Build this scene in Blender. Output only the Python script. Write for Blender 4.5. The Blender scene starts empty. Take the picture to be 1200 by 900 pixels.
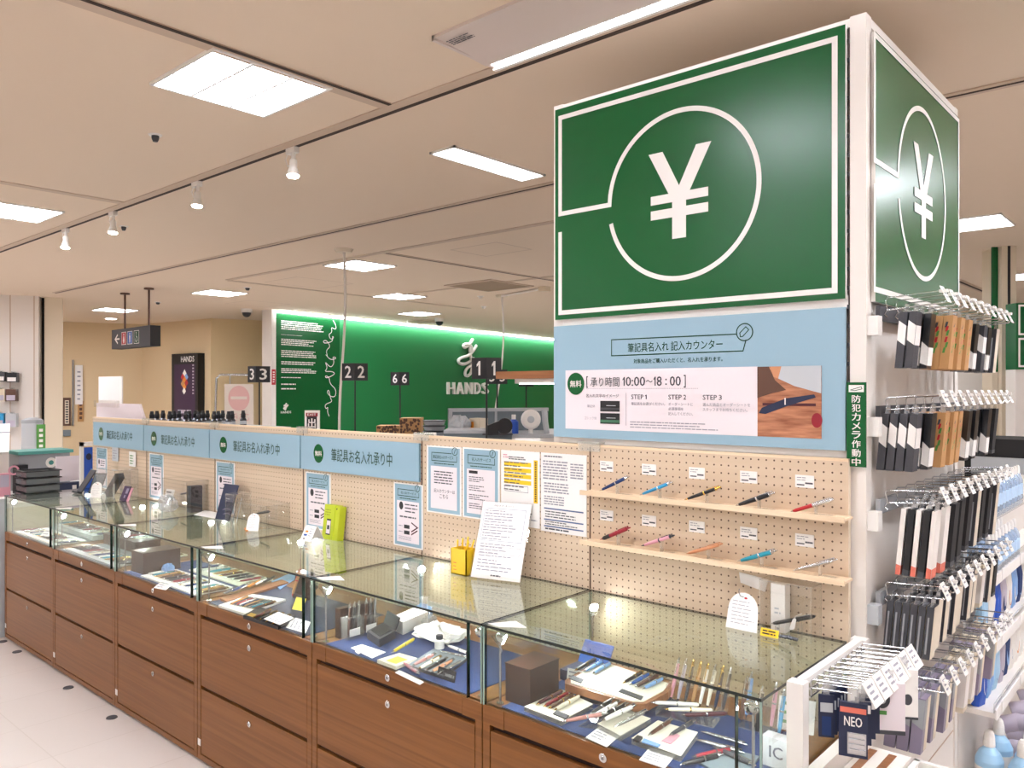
import bpy, bmesh, math, random
from mathutils import Vector, Matrix
random.seed(7)
scene = bpy.context.scene
C = scene.collection
# ------------------------------------------------------------------ camera
TH = math.radians(41.6)
CAM_H = 1.7
FPX = 935.0
CX, CY = 600.0, 457.0
cd = bpy.data.cameras.new('camera')
cam = bpy.data.objects.new('camera', cd)
C.objects.link(cam)
cam.location = (0, 0, CAM_H)
cam.rotation_euler = (math.pi / 2, 0, TH)
cd.sensor_fit = 'HORIZONTAL'
cd.sensor_width = 36
cd.lens = FPX / 1200 * 36
cd.shift_y = 7 / 1200
cd.clip_start = 0.02
scene.camera = cam
# ------------------------------------------------------------------ light levels
LAMP = 43.0          # ceiling lamp diffusers
STRIP = 18.0
SPOT = 80.0
CASE_SPOT = 520.0
COVE = 26.0
scene.view_settings.view_transform = 'Standard'
scene.view_settings.look = 'None'
scene.view_settings.gamma = 1
scene.view_settings.use_curve_mapping = False
scene.view_settings.exposure = 0.0
scene.cycles.max_bounces = 14
scene.cycles.transparent_max_bounces = 48
scene.cycles.glossy_bounces = 5
scene.cycles.sample_clamp_indirect = 6.0
scene.cycles.use_denoising = True
world = bpy.data.worlds.new('world')
scene.world = world
world.use_nodes = True
world.node_tree.nodes['Background'].inputs[0].default_value = (1, .96, .9, 1)
world.node_tree.nodes['Background'].inputs[1].default_value = 0.4
CEIL = 3.0
KC = (CEIL - CAM_H) / 1.15     # plan positions on the ceiling were measured for a 2.85 m ceiling

# ------------------------------------------------------------------ pixel -> point on a real plane
RV = Vector((math.cos(TH), math.sin(TH), 0))
FV = Vector((-math.sin(TH), math.cos(TH), 0))
EYE = Vector((0, 0, CAM_H))
def ray(px, py):
    return RV * ((px - CX) / FPX) + FV + Vector((0, 0, (CY - py) / FPX))
def atY(px, py, Y):
    d = ray(px, py); return EYE + d * (Y / d.y)
def atX(px, py, X):
    d = ray(px, py); return EYE + d * (X / d.x)
def atZ(px, py, Z):
    d = ray(px, py); return EYE + d * ((Z - CAM_H) / d.z)
def atD(px, py, D):
    return EYE + ray(px, py) * D

# ------------------------------------------------------------------ materials
def lin(h):
    if isinstance(h, str):
        h = h.lstrip('#'); v = [int(h[i:i + 2], 16) / 255 for i in (0, 2, 4)]
    else:
        v = list(h)
    return [x / 12.92 if x <= .04045 else ((x + .055) / 1.055) ** 2.4 for x in v] + [1]
MATS = {}
def mat(name, col='#ffffff', rough=.5, metal=0.0, spec=.5, emit=None, coat=0.0, noise=0.0, nscale=30):
    if name in MATS: return MATS[name]
    m = bpy.data.materials.new(name); MATS[name] = m
    m.use_nodes = True
    nt = m.node_tree; b = nt.nodes['Principled BSDF']
    c = lin(col)
    b.inputs['Base Color'].default_value = c
    b.inputs['Roughness'].default_value = rough
    b.inputs['Metallic'].default_value = metal
    b.inputs['Specular IOR Level'].default_value = spec
    b.inputs['Coat Weight'].default_value = coat
    if emit:
        b.inputs['Emission Color'].default_value = c
        b.inputs['Emission Strength'].default_value = emit
    if noise:
        tc = nt.nodes.new('ShaderNodeTexCoord'); n = nt.nodes.new('ShaderNodeTexNoise')
        n.inputs['Scale'].default_value = nscale; n.inputs['Detail'].default_value = 4
        mx = nt.nodes.new('ShaderNodeMix'); mx.data_type = 'RGBA'
        mx.inputs['A'].default_value = [v * (1 - noise) for v in c[:3]] + [1]
        mx.inputs['B'].default_value = [min(1, v * (1 + noise)) for v in c[:3]] + [1]
        nt.links.new(tc.outputs['Object'], n.inputs['Vector'])
        nt.links.new(n.outputs['Fac'], mx.inputs['Factor'])
        nt.links.new(mx.outputs['Result'], b.inputs['Base Color'])
    return m
def math_node(nt, op, a, b=None, c=None):
    n = nt.nodes.new('ShaderNodeMath'); n.operation = op
    for i, v in enumerate((a, b, c)):
        if v is None: continue
        if isinstance(v, (int, float)): n.inputs[i].default_value = v
        else: nt.links.new(v, n.inputs[i])
    return n.outputs[0]
def clear_mat(name, tint, f0=.04, rough=0.0, body=0.0, bodycol='#ffffff'):
    """thin clear sheet: straight-through transparency plus Schlick reflection"""
    m = bpy.data.materials.new(name); MATS[name] = m
    m.use_nodes = True
    nt = m.node_tree; nt.nodes.clear()
    out = nt.nodes.new('ShaderNodeOutputMaterial')
    tr = nt.nodes.new('ShaderNodeBsdfTransparent'); tr.inputs[0].default_value = list(tint) + [1]
    gl = nt.nodes.new('ShaderNodeBsdfGlossy'); gl.inputs['Roughness'].default_value = rough; gl.inputs[0].default_value = [min(1, v + .03) for v in tint] + [1]
    geo = nt.nodes.new('ShaderNodeNewGeometry')
    dot = nt.nodes.new('ShaderNodeVectorMath'); dot.operation = 'DOT_PRODUCT'
    nt.links.new(geo.outputs['Normal'], dot.inputs[0]); nt.links.new(geo.outputs['Incoming'], dot.inputs[1])
    k = math_node(nt, 'SUBTRACT', 1.0, math_node(nt, 'ABSOLUTE', dot.outputs['Value']))
    k = math_node(nt, 'POWER', k, 5.0)
    f = math_node(nt, 'MULTIPLY_ADD', k, 1 - f0, f0)
    mx = nt.nodes.new('ShaderNodeMixShader')
    nt.links.new(f, mx.inputs[0]); nt.links.new(gl.outputs[0], mx.inputs[2])
    if body:
        df = nt.nodes.new('ShaderNodeBsdfDiffuse'); df.inputs[0].default_value = lin(bodycol)
        m2 = nt.nodes.new('ShaderNodeMixShader'); m2.inputs[0].default_value = body
        nt.links.new(tr.outputs[0], m2.inputs[1]); nt.links.new(df.outputs[0], m2.inputs[2])
        nt.links.new(m2.outputs[0], mx.inputs[1])
    else:
        nt.links.new(tr.outputs[0], mx.inputs[1])
    nt.links.new(mx.outputs[0], out.inputs[0])
    return m
def wood_mat(name, c1, c2, sx, sz, rough=.35):
    m = bpy.data.materials.new(name); MATS[name] = m
    m.use_nodes = True; nt = m.node_tree; b = nt.nodes['Principled BSDF']
    tc = nt.nodes.new('ShaderNodeNewGeometry'); mp = nt.nodes.new('ShaderNodeMapping')
    mp.inputs['Scale'].default_value = (sx, sz, sz)
    n = nt.nodes.new('ShaderNodeTexNoise'); n.inputs['Scale'].default_value = 1; n.inputs['Detail'].default_value = 5
    n.inputs['Distortion'].default_value = .6
    r = nt.nodes.new('ShaderNodeValToRGB')
    r.color_ramp.elements[0].position = .3; r.color_ramp.elements[0].color = lin(c1)
    r.color_ramp.elements[1].position = .7; r.color_ramp.elements[1].color = lin(c2)
    nt.links.new(tc.outputs['Position'], mp.inputs['Vector']); nt.links.new(mp.outputs[0], n.inputs['Vector'])
    nt.links.new(n.outputs['Fac'], r.inputs[0]); nt.links.new(r.outputs[0], b.inputs['Base Color'])
    b.inputs['Roughness'].default_value = rough; b.inputs['Specular IOR Level'].default_value = .28
    return m
def peg_mat():
    m = bpy.data.materials.new('pegboard'); MATS['pegboard'] = m
    m.use_nodes = True; nt = m.node_tree; b = nt.nodes['Principled BSDF']
    g = nt.nodes.new('ShaderNodeNewGeometry'); s = nt.nodes.new('ShaderNodeSeparateXYZ')
    nt.links.new(g.outputs['Position'], s.inputs[0])
    def cell(o, off):
        f = math_node(nt, 'FRACT', math_node(nt, 'MULTIPLY_ADD', o, 40.0, off))
        return math_node(nt, 'SUBTRACT', f, 0.5)
    u, v = cell(s.outputs['X'], 100.2), cell(s.outputs['Z'], 100.1)
    d = math_node(nt, 'SQRT', math_node(nt, 'ADD', math_node(nt, 'MULTIPLY', u, u), math_node(nt, 'MULTIPLY', v, v)))
    hole = math_node(nt, 'LESS_THAN', d, 0.115)
    n = nt.nodes.new('ShaderNodeTexNoise'); mp = nt.nodes.new('ShaderNodeMapping'); mp.inputs['Scale'].default_value = (2, 2, 45)
    nt.links.new(g.outputs['Position'], mp.inputs[0]); nt.links.new(mp.outputs[0], n.inputs['Vector']); n.inputs['Scale'].default_value = 1
    base = nt.nodes.new('ShaderNodeMix'); base.data_type = 'RGBA'
    base.inputs['A'].default_value = lin('#c9b095'); base.inputs['B'].default_value = lin('#d6c0a6')
    nt.links.new(n.outputs['Fac'], base.inputs['Factor'])
    mx = nt.nodes.new('ShaderNodeMix'); mx.data_type = 'RGBA'
    mx.inputs['B'].default_value = lin('#5a4030')
    nt.links.new(hole, mx.inputs['Factor']); nt.links.new(base.outputs['Result'], mx.inputs['A'])
    nt.links.new(mx.outputs['Result'], b.inputs['Base Color'])
    b.inputs['Roughness'].default_value = .55
    return m
def floor_mat():
    m = bpy.data.materials.new('floor_tiles'); MATS['floor_tiles'] = m
    m.use_nodes = True; nt = m.node_tree; b = nt.nodes['Principled BSDF']
    g = nt.nodes.new('ShaderNodeNewGeometry')
    br = nt.nodes.new('ShaderNodeTexBrick')
    br.inputs['Color1'].default_value = lin('#d1c7c0'); br.inputs['Color2'].default_value = lin('#d4cac3')
    br.inputs['Mortar'].default_value = lin('#c9beb5'); br.inputs['Scale'].default_value = 1
    br.inputs['Mortar Size'].default_value = .003; br.inputs['Brick Width'].default_value = .45; br.inputs['Row Height'].default_value = .45
    br.offset = 0
    nt.links.new(g.outputs['Position'], br.inputs['Vector'])
    nt.links.new(br.outputs['Color'], b.inputs['Base Color'])
    b.inputs['Roughness'].default_value = .32
    return m
def photo_mat():
    """blurred wooden desk of the printed photograph"""
    m = bpy.data.materials.new('printed_photo'); MATS['printed_photo'] = m
    m.use_nodes = True; nt = m.node_tree; b = nt.nodes['Principled BSDF']
    g = nt.nodes.new('ShaderNodeNewGeometry'); mp = nt.nodes.new('ShaderNodeMapping'); mp.inputs['Scale'].default_value = (8, 8, 60)
    mp.inputs['Rotation'].default_value = (0, .25, 0)
    n = nt.nodes.new('ShaderNodeTexNoise'); n.inputs['Scale'].default_value = 1; n.inputs['Detail'].default_value = 4
    r = nt.nodes.new('ShaderNodeValToRGB')
    r.color_ramp.elements[0].position = .3; r.color_ramp.elements[0].color = lin('#7a3f24')
    r.color_ramp.elements[1].position = .7; r.color_ramp.elements[1].color = lin('#c98a66')
    nt.links.new(g.outputs['Position'], mp.inputs[0]); nt.links.new(mp.outputs[0], n.inputs['Vector'])
    nt.links.new(n.outputs['Fac'], r.inputs[0]); nt.links.new(r.outputs[0], b.inputs['Base Color'])
    return m

WOOD = wood_mat('cabinet_wood', '#744820', '#88582c', 1.2, 70)
WOOD_D = wood_mat('dark_walnut', '#2c1a13', '#3a251b', 2, 40)
WOOD_L = wood_mat('pale_birch', '#dfc4a2', '#ead2b4', 2, 40, .5)
WOOD_M = wood_mat('tray_wood', '#8a5a3a', '#a06c48', 3, 60)
PEG = peg_mat(); FLOORM = floor_mat(); PHOTO = photo_mat()
GLASS = clear_mat('case_glass', (.95, .98, .96))
ACRYL = clear_mat('clear_acrylic', (.985, .985, .98), .045)
ACRYL_E = clear_mat('acrylic_edge', (.95, .95, .93), .05, .1, .22, '#f3efe8')
POLY = clear_mat('clear_wrap', (.9, .9, .9), .06, .12, .22, '#f0f0f0')
SMOKE = clear_mat('smoked_plastic', (.5, .51, .52), .05, .1, .5, '#8a8d8d')
BOTTLE = clear_mat('bottle_plastic', (.82, .88, .95), .05, .05, .35, '#c3d2e4')
def M(k): return MATS[k]
for n, c, r in [('white', '#efeae4', .45), ('panel_white', '#e9e1d9', .5), ('cream', '#ddceb6', .6), ('paper', '#f1ece8', .7), ('pink_white', '#e9dde0', .5),
                ('black', '#17161a', .4), ('matte_black', '#1d1b1c', .7), ('charcoal', '#3c3c41', .5), ('grey', '#9c9ea1', .5), ('light_grey', '#b9bcbf', .5), ('dark_gap', '#2a140c', .8),
                ('sign_green', '#085628', .27), ('wall_green', '#0a7038', .5), ('sky_blue', '#90aebe', .55), ('mid_blue', '#7497a8', .55), ('deep_green', '#15452c', .6), ('ink_green', '#1d4434', .6),
                ('ceiling', '#e6d2bb', .85), ('rail', '#c9b29c', .6), ('slot', '#3a2c24', .8), ('beige_wall', '#dcc39c', .8), ('beige_wall_b', '#f2d7aa', .8),
                ('navy', '#1d3566', .85), ('navy_dark', '#1b2340', .6), ('ivory', '#ece4d2', .5), ('yellow', '#f1c51c', .5), ('lemon', '#f0d84a', .5), ('lime', '#b9c522', .5), ('lime_dark', '#8f9c14', .5),
                ('red', '#b5202a', .35), ('crimson', '#8d1628', .35), ('orange', '#e08a2a', .5), ('pink', '#d99aa8', .4), ('rose', '#c98d86', .35), ('copper', '#c98a63', .35), ('blue', '#2457a8', .4), ('royal', '#1f4fb0', .5),
                ('pale_blue', '#7fa8dc', .4), ('teal', '#1f8fa6', .35), ('cyan', '#2a93c4', .35), ('burgundy', '#4b1620', .35), ('brown', '#5a3a2a', .5), ('kraft', '#b98a58', .7), ('lavender', '#b7aebd', .4), ('lavender_d', '#8a7f93', .4),
                ('purple', '#3d2745', .5), ('teal_lid', '#4c8f86', .5), ('print', '#55555a', .8), ('print_light', '#9b98a0', .8), ('print_blue', '#5f6f94', .8), ('glass_edge', '#101d18', .15), ('glass_edge_light', '#8da79b', .2),
                ('salmon', '#d9705c', .5), ('leaf', '#4d8a3a', .5), ('gold_foil', '#c79a3c', .3), ('pink_sign', '#d8a09c', .7), ('banner', '#ddd0c4', .7), ('slate', '#6f7a80', .5), ('no_entry', '#d8aaa4', .7), ('bottle_label', '#b7cfe8', .5), ('baby_blue', '#a3cbe8', .3), ('board_beige', '#d9ccb8', .6), ('vent_tan', '#a18c74', .7), ('foliage', '#3c6b4f', .6)]:
    mat(n, c, r)
MATS['sign_green'].node_tree.nodes['Principled BSDF'].inputs['Specular IOR Level'].default_value = .38
mat('chrome', '#d9dadb', .12, 1.0); mat('steel', '#b8b9bc', .25, 1.0); mat('gold', '#d8b25c', .2, 1.0); mat('silver', '#c9cacc', .25, 1.0); mat('gunmetal', '#5b5c60', .3, 1.0)
mat('lamp', '#f1f5ff', .5, emit=LAMP); mat('strip_lamp', '#f1f5ff', .5, emit=STRIP); mat('spot_lens', '#fff6e8', .5, emit=SPOT); mat('case_lens', '#fbfcff', .5, emit=CASE_SPOT)
mat('cove', '#f4fbff', .5, emit=COVE); mat('baffle', '#c9c5c2', .6); mat('reflector', '#d9c9c0', .5)

# ------------------------------------------------------------------ geometry helpers
class Face:
    """a flat frame: u along R, v along U, distance d along the outward normal"""
    def __init__(s, o, R, U):
        s.o = Vector(o); s.R = Vector(R).normalized(); s.U = Vector(U).normalized(); s.N = s.R.cross(s.U)
    def p(s, u, v, d=0.0): return s.o + s.R * u + s.U * v + s.N * d
    def uv(s, px, py):
        d = ray(px, py); t = (s.o - EYE).dot(s.N) / d.dot(s.N); q = EYE + d * t - s.o
        return q.dot(s.R), q.dot(s.U)
def frontface(Y): return Face((0, Y, 0), (1, 0, 0), (0, 0, 1))
def sideface(X): return Face((X, 0, 0), (0, 1, 0), (0, 0, 1))
TEXT = {}
def text_shape(s, bold):
    k = (s, bold)
    if k not in TEXT:
        c = bpy.data.curves.new('lettering', 'FONT'); c.body = s; c.resolution_u = 2
        c.align_x = 'CENTER'
        o = bpy.data.objects.new('lettering', c); C.objects.link(o); bpy.context.view_layer.update()
        me = bpy.data.meshes.new_from_object(o.evaluated_get(bpy.context.evaluated_depsgraph_get()))
        vs = [(v.co.x, v.co.y) for v in me.vertices]; fs = [tuple(p.vertices) for p in me.polygons]
        bpy.data.objects.remove(o); bpy.data.curves.remove(c); bpy.data.meshes.remove(me)
        x0 = min(v[0] for v in vs); x1 = max(v[0] for v in vs); y0 = min(v[1] for v in vs); y1 = max(v[1] for v in vs)
        if bold:       # heavier strokes: the same glyphs set again a hair to each side
            n = len(vs); base = list(vs); bf = list(fs); vs = []; fs = []; b = bold * .62
            for j, (dx, dy) in enumerate(((-b, 0), (b, 0), (0, -b * .6), (0, b * .6))):
                vs += [(x + dx, y + dy) for x, y in base]; fs += [tuple(i + j * n for i in f) for f in bf]
        TEXT[k] = ([((x - x0) / (x1 - x0), (y - y0) / (y1 - y0)) for x, y in vs], fs)
    return TEXT[k]
ONE = [(.38, 0), (.68, 0), (.68, 1), (.44, 1), (.12, .76), (.12, .6), (.38, .72)]
class B:
    def one(s, F, u0, v0, u1, v1, d, m):
        s.poly(F, [(u0 + x * (u1 - u0), v0 + y * (v1 - v0)) for x, y in ONE[:3] + [ONE[3]] + ONE[6:]], d, None, m)
        return s.poly(F, [(u0 + x * (u1 - u0), v0 + y * (v1 - v0)) for x, y in (ONE[6], ONE[3], ONE[4], ONE[5])], d, None, m)
    def __init__(s): s.v = []; s.f = []; s.m = []; s.sm = []; s.mats = []
    def mi(s, m):
        if isinstance(m, str): m = MATS[m]
        if m not in s.mats: s.mats.append(m)
        return s.mats.index(m)
    def add(s, vs, fs, m, smooth=False):
        k = len(s.v); i = s.mi(m)
        s.v += [Vector(x) for x in vs]
        for f in fs: s.f.append(tuple(k + j for j in f)); s.m.append(i); s.sm.append(smooth)
        return s
    def hexa(s, p, m, side=None):
        # p: 4 bottom + 4 top (ccw from above)
        p = [Vector(x) for x in p]
        pairs = [((p[1] - p[0]).length, [(1, 2, 6, 5), (3, 0, 4, 7)]), ((p[3] - p[0]).length, [(0, 1, 5, 4), (2, 3, 7, 6)]), ((p[4] - p[0]).length, [(0, 3, 2, 1), (4, 5, 6, 7)])]
        k = min(range(3), key=lambda i: pairs[i][0])      # the two broad faces lie across the thinnest direction
        for i in range(3): s.add(p, pairs[i][1], m if i == k else (side or m))
        return s
    def box(s, lo, hi, m, side=None):
        x0, y0, z0 = lo; x1, y1, z1 = hi
        return s.hexa([(x0, y0, z0), (x1, y0, z0), (x1, y1, z0), (x0, y1, z0), (x0, y0, z1), (x1, y0, z1), (x1, y1, z1), (x0, y1, z1)], m, side)
    def slab(s, F, u0, v0, u1, v1, d0, d1, m, side=None):
        return s.hexa([F.p(u0, v0, d0), F.p(u1, v0, d0), F.p(u1, v1, d0), F.p(u0, v1, d0), F.p(u0, v0, d1), F.p(u1, v0, d1), F.p(u1, v1, d1), F.p(u0, v1, d1)], m, side)
    def poly(s, F, pts, d0, d1, m, side=None):
        n = len(pts)
        if d1 is None:
            return s.add([F.p(u, v, d0) for u, v in pts], [tuple(range(n))], m)
        a = [F.p(u, v, d0) for u, v in pts] + [F.p(u, v, d1) for u, v in pts]
        s.add(a, [tuple(range(n - 1, -1, -1)), tuple(range(n, 2 * n))], m)
        return s.add(a, [(i, (i + 1) % n, n + (i + 1) % n, n + i) for i in range(n)], side or m)
    def rect(s, F, u0, v0, u1, v1, d, m): return s.poly(F, [(u0, v0), (u1, v0), (u1, v1), (u0, v1)], d, None, m)
    def stroke(s, F, pts, w, d, m, closed=False):
        P = [Vector(p) for p in pts]; n = len(P); L = []; Rr = []
        for i in range(n):
            a = P[(i - 1) % n] if (i > 0 or closed) else None; b = P[(i + 1) % n] if (i < n - 1 or closed) else None
            t1 = (P[i] - a).normalized() if a is not None and (P[i] - a).length > 1e-9 else None
            t2 = (b - P[i]).normalized() if b is not None and (b - P[i]).length > 1e-9 else None
            t1 = t1 or t2; t2 = t2 or t1
            n1 = Vector((-t1.y, t1.x)); n2 = Vector((-t2.y, t2.x)); nn = n1 + n2
            nn = nn.normalized() if nn.length > 1e-6 else n1
            k = w / 2 / max(.35, nn.dot(n1))
            L.append(P[i] + nn * k); Rr.append(P[i] - nn * k)
        vs = [F.p(q.x, q.y, d) for q in L] + [F.p(q.x, q.y, d) for q in Rr]
        fs = [(n + i, n + (i + 1) % n, (i + 1) % n, i) for i in range(n if closed else n - 1)]
        return s.add(vs, fs, m)
    def arc(s, F, cu, cv, r, a0, a1, w, d, m, n=64):
        return s.stroke(F, [(cu + r * math.cos(math.radians(a0 + (a1 - a0) * i / n)), cv + r * math.sin(math.radians(a0 + (a1 - a0) * i / n))) for i in range(n + 1)], w, d, m)
    def disc(s, F, cu, cv, ru, rv, d, m, n=40):
        return s.poly(F, [(cu + ru * math.cos(2 * math.pi * i / n), cv + rv * math.sin(2 * math.pi * i / n)) for i in range(n)], d, None, m)
    def text(s, t, F, u0, v0, u1, v1, d, m, bold=0.0):
        vs, fs = text_shape(t, bold)
        n = len(vs) // 4 if bold else len(vs)
        return s.add([F.p(u0 + x * (u1 - u0), v0 + y * (v1 - v0), d + .00015 * (i // n)) for i, (x, y) in enumerate(vs)], fs, m)
    def dashes(s, F, u0, v0, u1, v1, rows, d, m, fill=.5, ragged=.3, seed=0):
        """rows of broken print too small to read"""
        rnd = random.Random(seed * 31 + rows); h = (v1 - v0) / rows
        for i in range(rows):
            y1 = v1 - i * h - h * .2; y0 = y1 - h * fill; u = u0; end = u1 - (u1 - u0) * ragged * rnd.random()
            while u < end:
                w = (v1 - v0) / rows * (0.7 + 2.2 * rnd.random()); s.rect(F, u, y0, min(u + w, end), y1, d, m); u += w + h * .3
        return s
    def cyl(s, p0, p1, r0, m, r1=None, n=12, caps=True):
        p0 = Vector(p0); p1 = Vector(p1); r1 = r0 if r1 is None else r1; a = (p1 - p0).normalized()
        x = a.orthogonal().normalized(); y = a.cross(x); vs = []
        for p, r in ((p0, r0), (p1, r1)):
            vs += [p + (x * math.cos(2 * math.pi * i / n) + y * math.sin(2 * math.pi * i / n)) * r for i in range(n)]
        s.add(vs, [(i, (i + 1) % n, n + (i + 1) % n, n + i) for i in range(n)], m, True)
        if caps: s.add(vs, [tuple(range(n - 1, -1, -1)), tuple(range(n, 2 * n))], m)
        return s
    def lathe(s, p0, axis, prof, m, n=16):
        """prof: list of (distance along axis, radius[, material for the band that follows])"""
        p0 = Vector(p0); a = Vector(axis).normalized(); x = a.orthogonal().normalized(); y = a.cross(x); rings = []
        k = len(prof)
        vs = []
        for q in prof:
            vs += [p0 + a * q[0] + (x * math.cos(2 * math.pi * i / n) + y * math.sin(2 * math.pi * i / n)) * q[1] for i in range(n)]
        for j in range(k - 1):
            mm = prof[j][2] if len(prof[j]) > 2 else m
            s.add(vs, [(j * n + i, j * n + (i + 1) % n, (j + 1) * n + (i + 1) % n, (j + 1) * n + i) for i in range(n)], mm, True)
        s.add(vs, [tuple(range(n - 1, -1, -1))], prof[0][2] if len(prof[0]) > 2 else m)
        s.add(vs, [tuple(range((k - 1) * n, k * n))], prof[-2][2] if len(prof[-2]) > 2 else m)
        return s
    def tube(s, pts, r, m, n=6):
        P = [Vector(p) for p in pts]; vs = []; up = None
        for i, p in enumerate(P):
            t = (P[min(i + 1, len(P) - 1)] - P[max(i - 1, 0)]).normalized()
            if up is None: up = t.orthogonal().normalized()
            up = (up - t * up.dot(t))
            up = up.normalized() if up.length > 1e-6 else t.orthogonal().normalized()
            w = t.cross(up)
            vs += [p + (up * math.cos(2 * math.pi * j / n) + w * math.sin(2 * math.pi * j / n)) * r for j in range(n)]
        for i in range(len(P) - 1):
            s.add(vs, [(i * n + j, i * n + (j + 1) % n, (i + 1) * n + (j + 1) % n, (i + 1) * n + j) for j in range(n)], m, True)
        s.add(vs, [tuple(range(n - 1, -1, -1)), tuple(range((len(P) - 1) * n, len(P) * n))], m)
        return s
    def ball(s, c, r, m, n=12, k=8, sz=1.0):
        c = Vector(c); prof = [(c.z - 0, 0)]
        return s.lathe(c - Vector((0, 0, r * sz)), (0, 0, 1), [(r * sz * (1 - math.cos(math.pi * i / k)), max(1e-5, r * math.sin(math.pi * i / k))) for i in range(k + 1)], m, n)
    def mesh(s, name, off=Vector((0, 0, 0)), weld=True):
        me = bpy.data.meshes.new(name)
        me.from_pydata([v - off for v in s.v], [], s.f)
        for m in s.mats: me.materials.append(m)
        me.polygons.foreach_set('material_index', s.m); me.polygons.foreach_set('use_smooth', s.sm)
        return me
    def build(s, name, parent=None, kind=None, bevel=0.0):
        off = Vector((0, 0, 0)); q = parent
        while q is not None: off += q.location; q = q.parent
        me = s.mesh(name, off)
        o = bpy.data.objects.new(name, me); C.objects.link(o)
        if parent: o.parent = parent
        if kind: o['kind'] = kind
        if bevel:
            b = o.modifiers.new('bevel', 'BEVEL'); b.width = bevel; b.segments = 2; b.limit_method = 'ANGLE'; b.angle_limit = .6
        return o
def tag(o, label, cat, group=None):
    o['label'] = label; o['category'] = cat
    if group: o['group'] = group
    return o
def thing(name, label, cat, loc=(0, 0, 0), group=None):
    o = bpy.data.objects.new(name, None); C.objects.link(o); o.empty_display_size = .05
    o.location = loc
    return tag(o, label, cat, group)
def copy_tree(o, loc=None, label=None):
    c = o.copy(); C.objects.link(c)
    if loc is not None: c.location = loc
    if label: c['label'] = label
    for ch in list(o.children):
        k = ch.copy(); C.objects.link(k); k.parent = c
        for g in list(ch.children):
            h = g.copy(); C.objects.link(h); h.parent = k
            for g2 in list(g.children):
                h2 = g2.copy(); C.objects.link(h2); h2.parent = h
    return c
ORD = ['first', 'second', 'third', 'fourth', 'fifth', 'sixth', 'seventh', 'eighth', 'ninth', 'tenth', 'eleventh', 'twelfth', 'thirteenth', 'fourteenth']
CASE = ['first case beside the yen column', 'second case from the yen column', 'third case from the yen column', 'fourth case from the yen column', 'fifth case from the yen column', 'sixth case from the yen column']
# pens: one set of shapes, colours in the objects' own slots
PENMESH = {}
def pen_mesh(part, style):
    k = (part, style)
    if k in PENMESH: return PENMESH[k]
    b = B(); r = .0062 if style != 'fat' else .0074
    if part == 'barrel':
        if style == 'cap': b.lathe((0, 0, 0), (1, 0, 0), [(.012, .0035), (.02, r * .85), (.07, r * .95), (.078, r * .95)], 'white', 10)
        else: b.lathe((0, 0, 0), (1, 0, 0), [(.014, r * .62), (.03, r * .85), (.075, r), (.118, r * .92)], 'white', 10)
    elif part == 'tip': b.lathe((0, 0, 0), (1, 0, 0), [(0, .0008), (.004, .0012), (.014, r * .62)], 'white', 8)
    elif part == 'grip': b.lathe((0, 0, 0), (1, 0, 0), [(.0135, r * .7), (.02, r * .98), (.045, r * 1.02), (.046, r * .9)], 'white', 10)
    elif part == 'band': b.lathe((0, 0, 0), (1, 0, 0), [(.074, r * 1.06), (.0745, r * 1.1), (.0785, r * 1.1), (.079, r * 1.02)], 'white', 10)
    elif part == 'clip': b.box((.085, -.0014, r * .9), (.131, .0014, r * .9 + .002), 'white'); b.box((.127, -.0014, 0), (.131, .0014, r * .95), 'white')
    elif part == 'button': b.lathe((0, 0, 0), (1, 0, 0), [(.118, r * .92), (.122, r * .9), (.124, .003), (.137, .0028), (.138, .002)], 'white', 10)
    elif part == 'cap': b.lathe((0, 0, 0), (1, 0, 0), [(.078, r * 1.15), (.13, r * 1.05), (.138, r * .5)], 'white', 10)
    PENMESH[k] = b.mesh('pen_' + part); return PENMESH[k]
def pen(p0, p1, barrel, trim, label, group=None, style='knock', grip=None, cap=None, length=.138, parts=None, name='pen'):
    p0 = Vector(p0); p1 = Vector(p1); a = (p1 - p0).normalized(); mid = (p0 + p1) / 2
    z = Vector((0, 0, 1)) if abs(a.z) < .75 else Vector((0, -1, 0))
    y = z.cross(a).normalized(); z = a.cross(y)
    root = thing(name, label, 'pen', mid - a * length / 2, group)
    root.rotation_mode = 'QUATERNION'
    root.rotation_quaternion = Matrix((a, y, z)).transposed().to_quaternion()
    ps = [('barrel', barrel), ('tip', trim), ('band', trim), ('clip', trim)]
    ps += [('cap', cap or barrel)] if style == 'cap' else [('button', trim)]
    if grip: ps.append(('grip', grip))
    for part, m in ps:
        if parts and part not in parts: continue
        o = bpy.data.objects.new(part, pen_mesh(part, style)); C.objects.link(o); o.parent = root
        o.material_slots[0].link = 'OBJECT'; o.material_slots[0].material = MATS[m]
    return root
# ================================================================== the setting
V = Vector
B().box((-18, -5, -.05), (5, 20, 0), 'floor_tiles').build('floor', kind='structure')
B().box((-18, -5, CEIL), (5, 20, CEIL + .1), 'ceiling').build('ceiling', kind='structure')
A0, A1, B1, C1 = atZ(73, 377, CEIL), atZ(167, 380, CEIL), atZ(247, 373, CEIL), atZ(315, 376, CEIL)
def wall_seg(name, a, b, m, z1=CEIL, th=.12):
    a = V((a.x, a.y, 0)); b = V((b.x, b.y, 0)); R = (b - a).normalized(); n = R.cross(V((0, 0, 1)))
    q = B(); F = Face(a, R, (0, 0, 1)); q.slab(F, 0, 0, (b - a).length, z1, -th, 0, m)
    q.build(name, kind='structure'); return F, (b - a).length
AX = A0 + (A0 - A1) * 3.2
FA, LA = wall_seg('wall_left', AX, A1, 'beige_wall')
FB, LB = wall_seg('wall_niche', A1, B1, 'beige_wall')
FC, LC = wall_seg('wall_corner', B1, C1 + (C1 - B1) * 3, 'beige_wall_b')
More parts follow.
